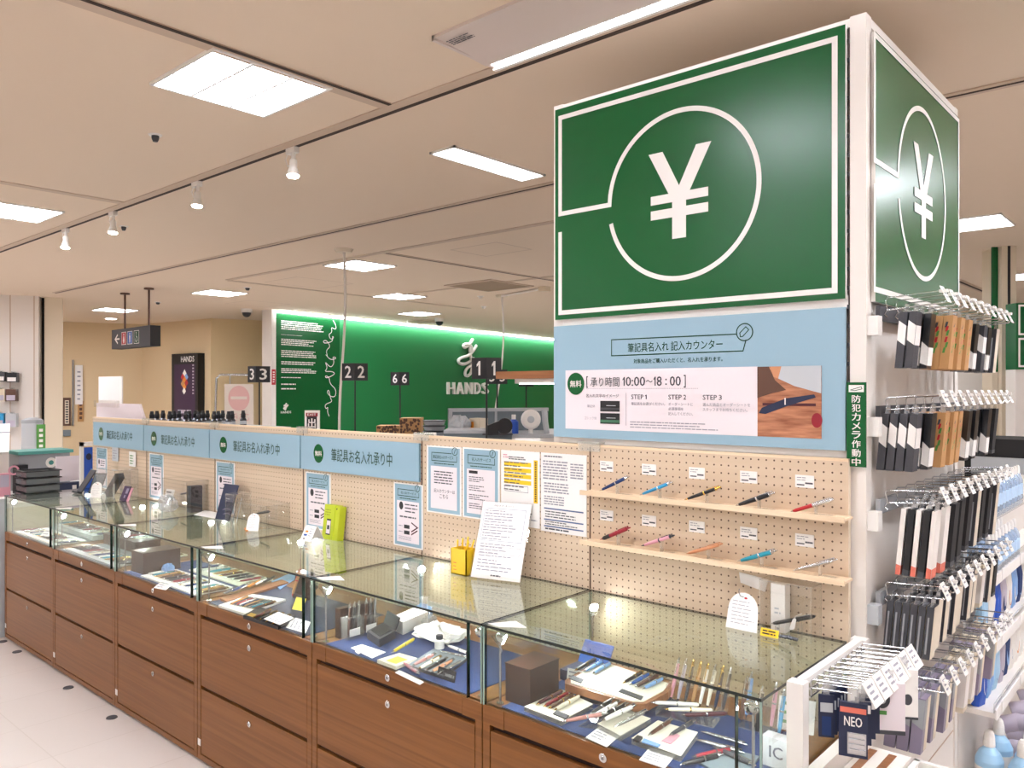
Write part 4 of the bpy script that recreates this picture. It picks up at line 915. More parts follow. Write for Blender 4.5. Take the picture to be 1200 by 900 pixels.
o = crumple('pouch_body', PCH, .035, .03, .06, 'pale_blue', 'x', 'x', seed=8, parent=t)
q = B(); c = PCH + V((0, 0, .06)); q.lathe(c, (0, 0, 1), [(-.004, .008), (.0, .006), (.03, .022)], 'clear_wrap', 12); q.build('ruffle', t); q = B(); q.lathe(c, (0, 0, 1), [(-.006, .01), (.0, .01)], 'royal', 12); q.build('ribbon', t)
pen(atZ(455, 767, ZM + .03), atZ(491, 745, ZM + .045), 'lemon', 'chrome', 'bright yellow fountain pen propped up in the second case', None, 'cap', length=.15)
for i, pts in enumerate(([(411, 759), (424, 755), (452, 764), (436, 771)], [(416, 763), (425, 757), (432, 760), (420, 766)])):
    o = slab_px('price_card', pts, ZM + .0022 * i, .002, 'paper', ['white card lying before the black pen case', 'small white card overlapping the card before the black pen case'][i], 'price card', 'white cards in the cases')
o = slab_px('note_tray', [(442, 773), (468, 765), (489, 771), (464, 781)], ZM, .012, 'ivory', 'cream card tray with yellow print at the front of the second case', 'tray')
q = B(); P = [atZ(x, y, ZM + .0125) for x, y in ((452, 774), (466, 769), (478, 773), (464, 778))]; q.add(P, [(0, 1, 2, 3)], 'lemon'); q.build('yellow_print', o)
t = thing('ink_bottle', 'small glass ink bottle with a dark cap in the second case', 'ink bottle', atZ(515, 760, ZM)); c = atZ(515, 760, ZM)
q = B(); q.lathe(c, (0, 0, 1), [(0, .016), (.002, .018), (.03, .018), (.034, .012), (.036, .01)], 'white', 16); q.build('bottle', t); q = B(); q.lathe(c + V((0, 0, .036)), (0, 0, 1), [(0, .013), (.014, .013), (.015, .011)], 'charcoal', 16); q.build('cap', t)
t = thing('pen_rest', 'clear stand of slanted pens in the front corner of the second case', 'pen rest', atZ(510, 780, ZM))
P = [atZ(x, y, ZM) for x, y in ((478, 783), (508, 764), (548, 774), (520, 796))]; q = B(); q.poly(Face((0, 0, ZM), (1, 0, 0), (0, 1, 0)), [(p.x, p.y) for p in P], 0, .012, 'slate', 'charcoal'); q.build('stand', t)
pens_px([(481, 781, 512, 765), (488, 785, 519, 768), (496, 787, 526, 770), (504, 788, 533, 772), (512, 791, 541, 775)], ZM + .02, .006, 1, 'lying %s on the slanted stand of the second case', [('rose', 'silver', 'rose'), ('ivory', 'gold', 'cream'), ('black', 'silver', 'black'), ('copper', 'silver', 'copper'), ('silver', 'chrome', 'silver')], group='pens on the slanted stand')
pens_px([(472, 776, 492, 790), (520, 764, 545, 770), (526, 757, 548, 765)], ZM + .012, .0, 1, 'scattered %s around the slanted stand of the second case', [('crimson', 'silver', 'dark red'), ('steel', 'chrome', 'steel'), ('white', 'silver', 'white')], group='pens around the slanted stand')
o, Fp = leaning_card('brand_plate', atZ(522, 797, ZM), .085, .036, .25, 'black', 'dark metal brand plate at the front corner of the second case', 'name plate', .0); q = B(); q.text('SHARBO X', Fp, .036, .012, .08, .022, .0008, 'light_grey', .0); q.rect(Fp, .004, .006, .03, .03, .0008, 'gunmetal'); q.build('lettering', o)
slab_px('price_card', [(463, 788), (468, 785), (497, 799), (492, 802)], ZM - .0025, .002, 'paper', 'narrow white strip along the front glass of the second case', 'price card', 'white cards in the cases')
# ------------------------------------------------------------------ third case contents
o = slab_px('pen_board', [(256, 709), (296, 696), (335, 702), (287, 719)], ZM, .01, 'white', 'white board with a fan of thin pens in the third case', 'display board')
cols3 = [('orange', 'gold', 'orange'), ('charcoal', 'silver', 'charcoal'), ('red', 'silver', 'red'), ('white', 'silver', 'white'), ('navy', 'silver', 'navy'), ('kraft', 'gold', 'tan'), ('black', 'silver', 'black'), ('silver', 'chrome', 'silver'), ('teal', 'silver', 'teal'), ('brown', 'gold', 'brown')]
n = 10
for i in range(n):
    f = i / (n - 1); x0 = 262 + 24 * f; y0 = 711 + 5.0 * f; x1 = 298 + 34 * f; y1 = 697 + 5.5 * f
    c = cols3[i]; pen(atZ(x0, y0, ZM + .016), atZ(x1, y1, ZM + .016), c[0], c[1], '%s pen lying %s on the white board of the third case' % (c[2], ORD[i]), 'pens on the white board')
o = slab_px('black_tray', [(285, 721), (303, 711), (346, 721), (326, 734)], ZM, .014, 'black', 'black tray with gold labels at the front of the third case', 'tray')
q = B()
for pts in ([(289, 721), (294, 718), (301, 720), (296, 723)], [(322, 722), (328, 718), (334, 720), (328, 724)]):
    q.add([atZ(x, y, ZM + .0145) for x, y in pts], [(0, 1, 2, 3)], 'gold_foil')
q.build('gold_label', o)
for i in range(4):
    x = 297 + i * 7.5; c = [('burgundy', 'gold', 'burgundy'), ('black', 'gold', 'black'), ('charcoal', 'gold', 'charcoal'), ('brown', 'gold', 'brown')][i]
    pen(atZ(x, 724 + i * 2.2, ZM + .021), atZ(x + 20, 714.5 + i * 2.2, ZM + .021), c[0], c[1], '%s pen lying %s in the black tray of the third case' % (c[2], ORD[i]), 'pens in the black tray')
for pts, lb, sd in (([(309, 725), (326, 717), (345, 724), (328, 732)], 'white paper lying over the black tray in the third case', 4), ([(335, 735), (344, 723), (364, 729), (358, 742)], 'white paper at the front corner of the third case', 6)):
    o = slab_px('price_card', pts, ZM + .03 if sd == 4 else ZM, .0015, 'paper', lb, 'price card', 'white cards in the cases'); q = B(); print_on(q, pts, ZM + (.0315 if sd == 4 else .0015), 4, seed=sd); q.build('lettering', o)
leaning_card('yellow_note', atZ(348, 715, ZM), .06, .055, .5, 'lemon', 'pale yellow note leaning in the third case', 'note', .2)
t = thing('walnut_stand', 'tall brown walnut stand with a red tipped pen in the third case', 'display block', atZ(350, 712, ZM)); c = atZ(352, 702, ZM)
q = B(); q.box((c.x - .045, c.y, ZM), (c.x + .045, c.y + .05, ZM + .12), 'dark_walnut'); q.build('block', t, bevel=.003); q = B(); q.box((c.x - .047, c.y - .01, ZM), (c.x + .047, c.y + .055, ZM + .02), 'dark_walnut'); q.build('base', t)
pen(c + V((-.02, -.03, .02)), c + V((0, .0, .14)), 'kraft', 'red', 'wooden pen with a red end leaning on the walnut stand', None, 'fat', cap='red')
slab_px('clear_folder', [(318, 681), (344, 670), (352, 674), (328, 690)], ZM, .004, 'pale_blue', 'pale blue folder at the back of the third case', 'folder')
slab_px('display_shelf', [(258, 701), (330, 679), (338, 682), (266, 705)], ZM + .001, .01, 'tray_wood', 'low wooden strip across the third case', 'shelf')
for i in range(6):
    x = 262 + i * 9; c = cols3[(i * 3 + 1) % 10]
    pen(atZ(x, 696 - i * 2.6, ZM + .03), atZ(x + 16, 688 - i * 2.6, ZM + .032), c[0], c[1], '%s pen lying %s behind the wooden strip of the third case' % (c[2], ORD[i]), 'pens behind the wooden strip')
# ------------------------------------------------------------------ fourth, fifth and sixth case contents
def row_of_pens(k, n, x0, x1, y0, y1, ln, ang, z, where, group, seed):
    r = random.Random(seed); A, Bx = cx(k); pal = [('black', 'silver', 'black'), ('silver', 'chrome', 'silver'), ('white', 'silver', 'white'), ('brown', 'gold', 'brown'), ('crimson', 'silver', 'dark red'), ('navy', 'silver', 'navy'), ('kraft', 'gold', 'tan'), ('charcoal', 'chrome', 'charcoal'), ('ivory', 'gold', 'cream'), ('teal', 'silver', 'teal')]
    for i in range(n):
        c = pal[(i * 7 + seed) % 10]; f = i / max(1, n - 1)
        p = V((A + x0 + (x1 - x0) * f, Y0 + y0 + (y1 - y0) * f, z)); d = V((math.sin(ang + r.uniform(-.06, .06)), math.cos(ang), 0.02))
        pen(p, p + d * ln, c[0], c[1], '%s pen lying %s %s' % (c[2], ORD[i], where), group)
def board(k, x0, x1, y0, y1, m, label, th=.008, cat='display board', z=ZM):
    A, Bx = cx(k); q = B(); q.box((A + x0, Y0 + y0, z + .0006), (A + min(x1, .825), Y0 + y1, z + th), m); return tag(q.build('display_board', bevel=.001), label, cat, 'display boards in the cases')
board(3, .24, .86, .03, .22, 'white', 'white board under the front pens of the fourth case')
row_of_pens(3, 14, .26, .83, .05, .05, .138, .15, ZM + .014, 'along the front board of the fourth case', 'front pens of the fourth case', 2)
board(3, .3, .86, .26, .44, 'ivory', 'cream board under the rear pens of the fourth case')
row_of_pens(3, 9, .33, .82, .28, .28, .138, .2, ZM + .014, 'along the rear board of the fourth case', 'rear pens of the fourth case', 5)
A, Bx = cx(3)
t = thing('walnut_block', 'brown walnut block standing in the fourth case', 'display block', (A + .12, Y0 + .1, ZM)); q = B(); q.box((A + .06, Y0 + .06, ZM), (A + .2, Y0 + .26, ZM + .11), 'dark_walnut'); q.build('block', t, bevel=.004); q = B(); q.box((A + .058, Y0 + .058, ZM), (A + .202, Y0 + .262, ZM + .01), 'dark_walnut'); q.build('base', t)
leaning_card('price_card', atZ(187, 690, ZM), .09, .05, 1.1, 'paper', 'white card leaning over the front pens of the fourth case', 'price card', .2, 'white cards in the cases', 3)
crumple('ribbon_bundle', (A + .27, Y0 + .16, ZM + .004), .03, .03, .045, 'pale_blue', 'small blue ribbon bundle beside the fourth case block', 'ribbon', seed=11)
board(4, .1, .84, .03, .2, 'light_grey', 'grey board under the front pens of the fifth case')
row_of_pens(4, 13, .12, .8, .05, .05, .138, .5, ZM + .014, 'along the front board of the fifth case', 'front pens of the fifth case', 3)
A, Bx = cx(4)
t = thing('walnut_shelf', 'long brown walnut riser in the fifth case', 'display block', (A + .3, Y0 + .28, ZM)); q = B(); q.box((A + .06, Y0 + .27, ZM), (A + .52, Y0 + .42, ZM + .06), 'dark_walnut'); q.build('riser', t, bevel=.003); q = B(); q.box((A + .055, Y0 + .265, ZM + .06), (A + .525, Y0 + .425, ZM + .065), 'dark_walnut'); q.build('top', t)
row_of_pens(4, 7, .1, .47, .28, .28, .13, .4, ZM + .078, 'on top of the walnut riser in the fifth case', 'pens on the walnut riser', 6)
board(4, .56, .84, .26, .44, 'ivory', 'cream board beside the walnut riser of the fifth case')
row_of_pens(4, 5, .59, .8, .28, .28, .13, .3, ZM + .014, 'on the cream board of the fifth case', 'rear pens of the fifth case', 8)
board(5, .12, .84, .03, .22, 'white', 'white board under the front pens of the sixth case')
row_of_pens(5, 14, .13, .8, .05, .05, .138, .55, ZM + .014, 'along the front board of the sixth case', 'front pens of the sixth case', 4)
board(5, .12, .84, .26, .44, 'light_grey', 'grey board under the rear pens of the sixth case', .03)
row_of_pens(5, 9, .16, .8, .28, .28, .138, .4, ZM + .036, 'along the rear board of the sixth case', 'rear pens of the sixth case', 9)
leaning_card('price_card', atZ(50, 632, ZM), .1, .08, .8, 'paper', 'white card leaning over the front pens of the sixth case', 'price card', .3, 'white cards in the cases', 3)
# ================================================================== things on the glass tops
# white cards under the front corner of each top
for k in range(5):
    A, Bx = cx(k); q = B(); q.add([V((A + .012, Y0 + .01, ZT + .0012)), V((A + .06, Y0 + .005, ZT + .0012)), V((A + .13, Y0 + .055, ZT + .0012)), V((A + .06, Y0 + .085, ZT + .0012))] + [V((A + .012, Y0 + .01, ZT)), V((A + .06, Y0 + .005, ZT)), V((A + .13, Y0 + .055, ZT)), V((A + .06, Y0 + .085, ZT))], [(0, 1, 2, 3), (7, 6, 5, 4), (0, 4, 5, 1), (1, 5, 6, 2), (2, 6, 7, 3), (3, 7, 4, 0)], 'paper')
    o = tag(q.build('notice_card'), 'white card lying on the far front corner of the ' + CASE[k], 'card', 'white cards on the glass tops')
def acrylic_box(x0, y0, x1, y1, h, label, z=ZT, th=.003):
    t = thing('acrylic_cover', label, 'acrylic box', ((x0 + x1) / 2, (y0 + y1) / 2, z), 'clear acrylic covers on the glass tops')
    q = B(); q.box((x0, y0, z), (x1, y0 + th, z + h), 'clear_acrylic', 'acrylic_edge'); q.box((x0, y1 - th, z), (x1, y1, z + h), 'clear_acrylic', 'acrylic_edge'); q.box((x0, y0, z), (x0 + th, y1, z + h), 'clear_acrylic', 'acrylic_edge'); q.box((x1 - th, y0, z), (x1, y1, z + h), 'clear_acrylic', 'acrylic_edge'); q.build('side_panel', t)
    q = B(); q.box((x0, y0, z + h - th), (x1, y1, z + h), 'clear_acrylic', 'acrylic_edge'); q.build('top_panel', t); return t
def arch_tag(c, w, h, lean, label, yaw=0.0, seed=1):
    R = V((math.cos(yaw), math.sin(yaw), 0)); bk = V((-math.sin(yaw), math.cos(yaw), 0)); U = V((0, 0, 1)) * math.cos(lean) + bk * math.sin(lean); F = Face(V(c) - R * w / 2, R, U)
    t = thing('arch_tag', label, 'tag', c, 'arched white tags on the glass tops')
    pts = [(0, 0), (w, 0), (w * .97, h - w / 2)] + [(w / 2 + w * .47 * math.cos(math.pi * i / 12), h - w / 2 + w / 2 * math.sin(math.pi * i / 12)) for i in range(1, 12)] + [(w * .03, h - w / 2)]
    q = B(); q.poly(F, pts, -.002, 0, 'paper'); q.build('card', t)
    q = B(); q.dashes(F, w * .15, h * .1, w * .88, h * .78, 7, .0006, 'print_light', .16, .4, seed); q.disc(F, w * .56, h * .86, w * .05, w * .03, .0006, 'red'); q.build('lettering', t)
    q = B(); q.tube([F.p(w * .5, h * .88, .003), F.p(w * .4, h * .9, .006), F.p(w * .33, h * 1.0, .003), F.p(w * .3, h * 1.08, -.004)], .0012, 'gunmetal'); q.build('ring', t)
# first case
acrylic_box(-1.026, 2.262, -.87, 2.34, .157, 'clear acrylic cover over the black pen beside the yen column')
t = thing('carton', 'tall slim white carton inside the clear cover beside the yen column', 'carton', (-.98, 2.32, ZT)); q = B(); q.box((-1.005, 2.298, ZT), (-.962, 2.336, ZT + .142), 'white'); q.build('carton_body', t, bevel=.002); q = B(); Fq = frontface(2.2975); q.dashes(Fq, -.994, 2 * 0 + ZT + .05, -.975, ZT + .075, 2, 0, 'light_grey', .4); q.rect(Fq, -.988, ZT + .008, -.980, ZT + .014, 0, 'print_light'); q.build('print', t)
p0 = V((-.995, 2.275, ZT + .028)); p1 = V((-.88, 2.285, ZT + .068)); o = pen(p0, p1, 'black', 'silver', 'black capped pen with a white string tag under the clear cover', None, 'cap', length=.13)
t = thing('string_tag', 'small white string tag hanging on the black capped pen', 'tag', (-.925, 2.272, ZT + .02)); Fq = Face((-.938, 2.27, ZT + .022), (.95, 0, .25), (.2, 0, 1)); q = B(); q.poly(Fq, [(0, .004), (.005, 0), (.013, 0), (.016, .004), (.016, .03), (.01, .036), (.004, .032)], -.001, 0, 'paper'); q.build('card', t); q = B(); q.tube([Fq.p(.01, .034, 0), Fq.p(.012, .042, .002), Fq.p(.03, .048, .002)], .001, 'white'); q.build('string', t)
t = thing('pen_stand', 'clear stand holding the black capped pen up', 'pen stand', (-.93, 2.28, ZT)); q = B(); q.box((-.945, 2.268, ZT), (-.905, 2.3, ZT + .002), 'clear_acrylic', 'acrylic_edge'); q.box((-.912, 2.27, ZT), (-.909, 2.296, ZT + .05), 'clear_acrylic', 'acrylic_edge'); q.build('acrylic_bracket', t); q = B(); q.box((-.98, 2.268, ZT), (-.977, 2.296, ZT + .026), 'clear_acrylic', 'acrylic_edge'); q.build('support', t)
o, Fy = leaning_card('yellow_label', (-.985, 2.238, ZT), .054, .022, .35, 'yellow', 'small yellow label with black print before the clear cover', 'label'); q = B(); q.dashes(Fy, .006, .003, .048, .019, 2, .0006, 'black', .5, .1, 3); q.build('lettering', o)
t = thing('bead_chain', 'short dark chain lying beside the yellow label', 'chain', (-.93, 2.25, ZT + .002)); q = B()
for i in range(7): q.ball(V((-.955 + i * .008, 2.247 + .002 * (i % 2), ZT + .006)), .0055, 'gunmetal', 8, 5)
q.build('chain', t); q = B(); q.tube([(-.955, 2.247, ZT + .009), (-.93, 2.25, ZT + .011), (-.907, 2.247, ZT + .009)], .002, 'charcoal'); q.build('cord', t)
arch_tag((-1.075, 2.245, ZT), .1, .11, .22, 'large arched white tag with red dot before the pen ledges', 0, 1)
t = thing('paper_note', 'white note fixed to the pegboard above the large arched tag', 'note', (-1.06, 2.34, 1.08)); Fq = frontface(2.349); q = B(); q.poly(Fq, [(-1.13, 1.128), (-1.125, 1.096), (-1.045, 1.08), (-1.035, 1.12)], 0, .003, 'paper'); q.build('sheet', t); q = B(); q.box((-1.09, 2.345, 1.12), (-1.07, 2.349, 1.132), 'clear_acrylic'); q.build('tape', t)
# second case: pencil holder, order form stand
t = thing('pencil_holder', 'yellow box of pencils on the second case', 'pencil holder', (-2.22, 2.21, ZT))
a = V((-2.262, 2.185, ZT))
q = B(); w, dp, hh, th = .085, .06, .1, .004
for lo, hi in (((0, 0, 0), (w, th, hh)), ((0, dp - th, 0), (w, dp, hh)), ((0, 0, 0), (th, dp, hh)), ((w - th, 0, 0), (w, dp, hh)), ((0, 0, 0), (w, dp, th))): q.box(a + V(lo), a + V(hi), 'yellow')
q.build('box', t)
q = B(); Fq = frontface(a.y - .0006); q.dashes(Fq, a.x + .015, a.z + .01, a.x + .04, a.z + .05, 3, 0, 'orange', .3, .5, 2); q.build('print', t)
for i in range(6):
    c = a + V((.02 + .008 * i, .018 + .009 * (i % 3), .006)); d = V((-.012 + .012 * i, .012, .118 + .006 * (i % 3)))
    tt = thing('pencil', 'yellow pencil standing %s in the yellow box' % ORD[i], 'pencil', c, 'yellow pencils in the box')
    q = B(); q.cyl(c, c + d, .0035, 'yellow', n=6); q.build('shaft', tt); q = B(); q.cyl(c + d, c + d * 1.05, .0034, 'lemon', n=8); q.build('end', tt)
t = thing('form_stand', 'clear leaning stand with a white order form on the second case', 'form stand', (-2.04, 2.2, ZT))
u = V((-2.145, 2.175, ZT)); R = V((.205, .055, 0)); lean = .36; w = R.length; bk = V((0, 0, 1)).cross(R.normalized())
Fq = Face(u, R, V((0, 0, 1)) * math.cos(lean) + bk * math.sin(lean)); hh = .30
q = B(); q.slab(Fq, -.004, 0, w + .004, hh + .005, -.003, 0, 'clear_acrylic', 'acrylic_edge'); q.slab(Fq, -.004, 0, w + .004, .02, .003, .005, 'clear_acrylic', 'acrylic_edge'); q.build('holder', t)
q = B(); b0 = Fq.p(w / 2 - .03, hh * .6, -.003); b1 = Fq.p(w / 2 + .03, hh * .6, -.003); g0 = V((b0.x, b0.y, ZT)) + bk * .005; g1 = V((b1.x, b1.y, ZT)) + bk * .005
q.add([b0, b1, g1, g0, b0 + bk * .003, b1 + bk * .003, g1 + bk * .003, g0 + bk * .003], [(0, 1, 2, 3), (7, 6, 5, 4), (0, 4, 5, 1), (1, 5, 6, 2), (2, 6, 7, 3), (3, 7, 4, 0)], 'clear_acrylic'); q.build('prop', t)
t2 = thing('order_form', 'white order form sheet held in the clear leaning stand', 'form', Fq.p(w / 2, .01, .001))
q = B(); q.slab(Fq, .002, .006, w - .002, hh, .0004, .0016, 'paper'); q.build('sheet', t2)
q = B(); d = .0022
for (v0, v1, r) in ((.15, .27, 11), (.085, .14, 5), (.03, .08, 4)): q.dashes(Fq, .02, v0, w - .04, v1, r, d, 'print_light', .3, .5, r); 
q.stroke(Fq, [(.015, .15), (w - .02, .15), (w - .02, .275), (.015, .275)], .0012, d, 'print_blue', True); q.stroke(Fq, [(.015, .1), (w - .02, .1), (w - .02, .128), (.015, .128)], .0012, d, 'print_light', True)
for i in range(8): q.rect(Fq, .015, .163 + i * .0135, w - .02, .1636 + i * .0135, d, 'print_blue')
q.dashes(Fq, w * .4, .016, w * .6, .024, 1, d, 'print', .7, 0, 3); q.text('お名入れ オーダーシート', Fq, w * .25, .283, w * .65, .291, d, 'print', .01); q.build('lettering', t2)
# third case: lime pack and card
t = thing('pen_pack', 'lime green boxed pack standing on the third case', 'box', (-3.21, 2.3, ZT))
a = V((-3.265, 2.285, ZT)); R = V((.115, .0, 0)); q = B()
Fq = Face(a, (1, 0, 0), V((0, .12, 1))); q.slab(Fq, 0, 0, .085, .165, -.045, 0, 'lime', 'lime'); q.build('box', t, bevel=.002)
q = B(); q.rect(Fq, .028, .022, .062, .098, .0006, 'black'); q.rect(Fq, .03, .028, .06, .09, .001, 'pink_white'); q.rect(Fq, .036, .048, .054, .068, .0014, 'charcoal'); q.build('picture', t)
q = B(); q.dashes(Fq, .008, .11, .055, .145, 3, .0006, 'lime_dark', .4, .2, 3); q.build('lettering', t)
q = B(); q.slab(Fq, .0855, .0, .118, .162, -.04, -.003, 'lime', 'lime'); q.build('side_flap', t); q = B(); q.disc(Fq, .095, .15, .004, .005, -.0025, 'black'); q.build('hole', t)
t = thing('info_card', 'small white tent card with orange and blue spots beside the lime pack', 'card', (-3.25, 2.2, ZT)); Fq = Face((-3.3, 2.185, ZT), (1, .1, 0), (0, .5, 1)); q = B(); q.slab(Fq, 0, 0, .078, .075, -.0015, 0, 'paper'); q.slab(Face((-3.3, 2.26, ZT), (1, .1, 0), (0, -.5, 1)), 0, 0, .078, .075, -.0015, 0, 'paper'); q.build('card', t)
q = B(); q.rect(Fq, .015, .042, .035, .052, .0006, 'orange'); q.rect(Fq, .012, .025, .035, .034, .0006, 'blue'); q.dashes(Fq, .042, .02, .07, .065, 4, .0006, 'print_light', .3, .3, 2); q.rect(Fq, .018, .008, .03, .014, .0006, 'charcoal'); q.build('lettering', t)
# fourth case: booklet, cover, pen, tag
t = thing('booklet_stand', 'dark blue booklet standing on the fourth case', 'booklet', (-4.13, 2.27, ZT)); Fq = Face((-4.205, 2.235, ZT), (1, .08, 0), (0, .3, 1)); q = B(); q.slab(Fq, 0, 0, .13, .2, -.006, 0, 'navy_dark'); q.build('cover', t); q = B()
q.arc(Fq, .09, -.02, .085, 20, 120, .003, .0006, 'lavender_d', 16); q.arc(Fq, .1, -.03, .07, 20, 120, .003, .0006, 'lavender_d', 16); q.text('collection', Fq, .05, .115, .09, .122, .0006, 'light_grey') if False else q.dashes(Fq, .05, .115, .09, .122, 1, .0006, 'light_grey', .6, 0); q.build('print', t)
acrylic_box(-4.03, 2.2, -3.94, 2.3, .16, 'small clear acrylic cover beside the dark blue booklet')
for i in range(2):
    o, _ = leaning_card('grey_leaflet', (-4.0 + .018 * i, 2.225 + .012 * i, ZT), .035, .135, .2, 'charcoal' if i == 0 else 'light_grey', ['dark leaflet leaning inside the small clear cover', 'pale leaflet leaning inside the small clear cover'][i], 'leaflet', -.5)
acrylic_box(-3.9, 2.2, -3.62, 2.335, .13, 'long clear acrylic cover over the slanted black pen on the fourth case')
pen(V((-3.80, 2.24, ZT + .068)), V((-3.67, 2.25, ZT + .092)), 'black', 'charcoal', 'slanted black pen under the long clear cover of the fourth case')
t = thing('pen_stand', 'small clear stand under the slanted black pen of the fourth case', 'pen stand', (-3.75, 2.25, ZT)); q = B(); q.box((-3.79, 2.235, ZT), (-3.69, 2.27, ZT + .002), 'clear_acrylic', 'acrylic_edge'); q.box((-3.765, 2.24, ZT), (-3.762, 2.262, ZT + .07), 'clear_acrylic', 'acrylic_edge'); q.build('acrylic_bracket', t); q = B(); q.box((-3.705, 2.24, ZT), (-3.702, 2.262, ZT + .082), 'clear_acrylic', 'acrylic_edge'); q.build('support', t)
arch_tag((-3.7, 2.165, ZT), .07, .09, .3, 'arched white tag before the long clear cover of the fourth case', .5, 3)
slab_px('yellow_sticker', [(286, 619), (291, 617), (294, 620), (288, 622)], ZT, .004, 'orange', 'tiny orange block beside the dark blue booklet', 'sticker')
o = slab_px('notice_sheet', [(227, 603), (240, 598), (268, 602), (256, 608)], ZT, .002, 'paper', 'white sheet lying on the glass before the dark blue booklet', 'sheet')
# fifth case
t = thing('gift_carton', 'slim black upright box on the fifth case', 'box', (-4.55, 2.2, ZT)); q = B(); c = atZ(219, 600, ZT); q.box((c.x, c.y, ZT), (c.x + .05, c.y + .07, ZT + .155), 'black'); q.build('carton_body', t, bevel=.002); q = B(); Fq = frontface(c.y - .0006); q.rect(Fq, c.x + .012, ZT + .085, c.x + .038, ZT + .1, 0, 'gunmetal'); q.build('print', t)
A, Bx = cx(4)
acrylic_box(-4.78, 2.2, -4.47, 2.335, .19, 'clear acrylic cover behind the slim black box')
pen(V((-4.74, 2.29, ZT + .085)), V((-4.6, 2.3, ZT + .11)), 'black', 'charcoal', 'slanted black pen behind the slim black box')
t = thing('pen_stand', 'clear stand under the slanted pen behind the slim black box', 'pen stand', (-4.67, 2.29, ZT)); q = B(); q.box((-4.73, 2.275, ZT), (-4.6, 2.31, ZT + .002), 'clear_acrylic', 'acrylic_edge'); q.box((-4.71, 2.28, ZT), (-4.707, 2.305, ZT + .085), 'clear_acrylic', 'acrylic_edge'); q.build('acrylic_bracket', t); q = B(); q.box((-4.63, 2.28, ZT), (-4.627, 2.305, ZT + .1), 'clear_acrylic', 'acrylic_edge'); q.build('support', t)
crumple('plastic_bag', atZ(197, 600, ZT), .07, .04, .1, 'clear_wrap', 'crumpled clear bag on the fifth case beside the black box', 'bag', seed=21)
leaning_card('picture_card', (-4.86, 2.26, ZT), .09, .11, .3, 'paper', 'white card with dark print behind the crumpled bag', 'card', .1, rows=4, printm='print')
# sixth case
acrylic_box(-5.72, 2.18, -5.42, 2.335, .19, 'clear acrylic cover around the diagonal black pen box')
t = thing('long_pen_box', 'long black pen box tilted diagonally on the sixth case', 'box', (-5.5, 2.2, ZT)); Fq = Face((-5.6, 2.2, ZT), V((.62, 0, .5)), V((-.5, .0, .62))); q = B(); q.slab(Fq, 0, 0, .22, .035, -.05, 0, 'matte_black'); q.build('box', t, bevel=.002); q = B(); q.slab(Fq, 0, .035, .22, .04, -.052, .002, 'charcoal'); q.build('lid', t)
q = B(); q.box((-5.5, 2.2, ZT), (-5.46, 2.25, ZT + .1), 'clear_acrylic', 'acrylic_edge'); tag(q.build('acrylic_wedge'), 'clear wedge propping up the diagonal black pen box', 'stand')
t = thing('black_easel', 'black leaning display easel on the sixth case beside the blue banner', 'easel', (-5.98, 2.2, ZT)); Fq = Face((-5.98, 2.14, ZT), (.9, .2, 0), (.32, .42, .85)); q = B(); q.slab(Fq, 0, 0, .06, .19, -.01, 0, 'charcoal'); q.build('panel', t); q = B(); q.slab(Fq, 0, 0, .06, .012, 0, .03, 'charcoal'); q.build('ledge', t)
o, Fz = leaning_card('framed_card', (-5.86, 2.22, ZT), .1, .15, .45, 'charcoal', 'grey framed card leaning behind the small arched tag', 'card', .5); q = B(); q.rect(Fz, .008, .01, .092, .14, .0006, 'slate'); q.build('picture', o)
arch_tag((-5.63, 2.14, ZT), .08, .105, .25, 'small arched white tag before the diagonal black box', .6, 5)
t = thing('purple_booklet', 'small purple booklet leaning on the sixth case', 'booklet', (-5.33, 2.2, ZT)); Fq = Face((-5.37, 2.19, ZT), (1, .15, 0), (.2, .3, 1)); q = B(); q.slab(Fq, 0, 0, .07, .1, -.006, 0, 'purple'); q.build('cover', t); q = B(); q.rect(Fq, .035, .05, .062, .085, .0006, 'lavender_d'); q.rect(Fq, .035, .02, .05, .04, .0006, 'lavender_d'); q.build('print', t); q = B(); q.slab(Fq, .071, 0, .09, .09, -.01, -.004, 'pink'); q.build('pink_card', t)
for i, (x, z, lb, m) in enumerate(((-5.86, 1.2, 'curled grey slip hanging on the last pegboard', 'light_grey'), (-5.58, 1.18, 'white and green slip pinned on the last pegboard', 'paper'))):
    Fq = frontface(2.345); q = B(); q.slab(Fq, x, z, x + .1, z + .1, 0, .004, m); o = tag(q.build('paper_slip'), lb, 'slip'); q = B(); q.dashes(Fq, x + .015, z + .01, x + .085, z + .08, 4, .005, 'print_light' if i == 0 else 'leaf', .4, .4, i); q.build('lettering', o)
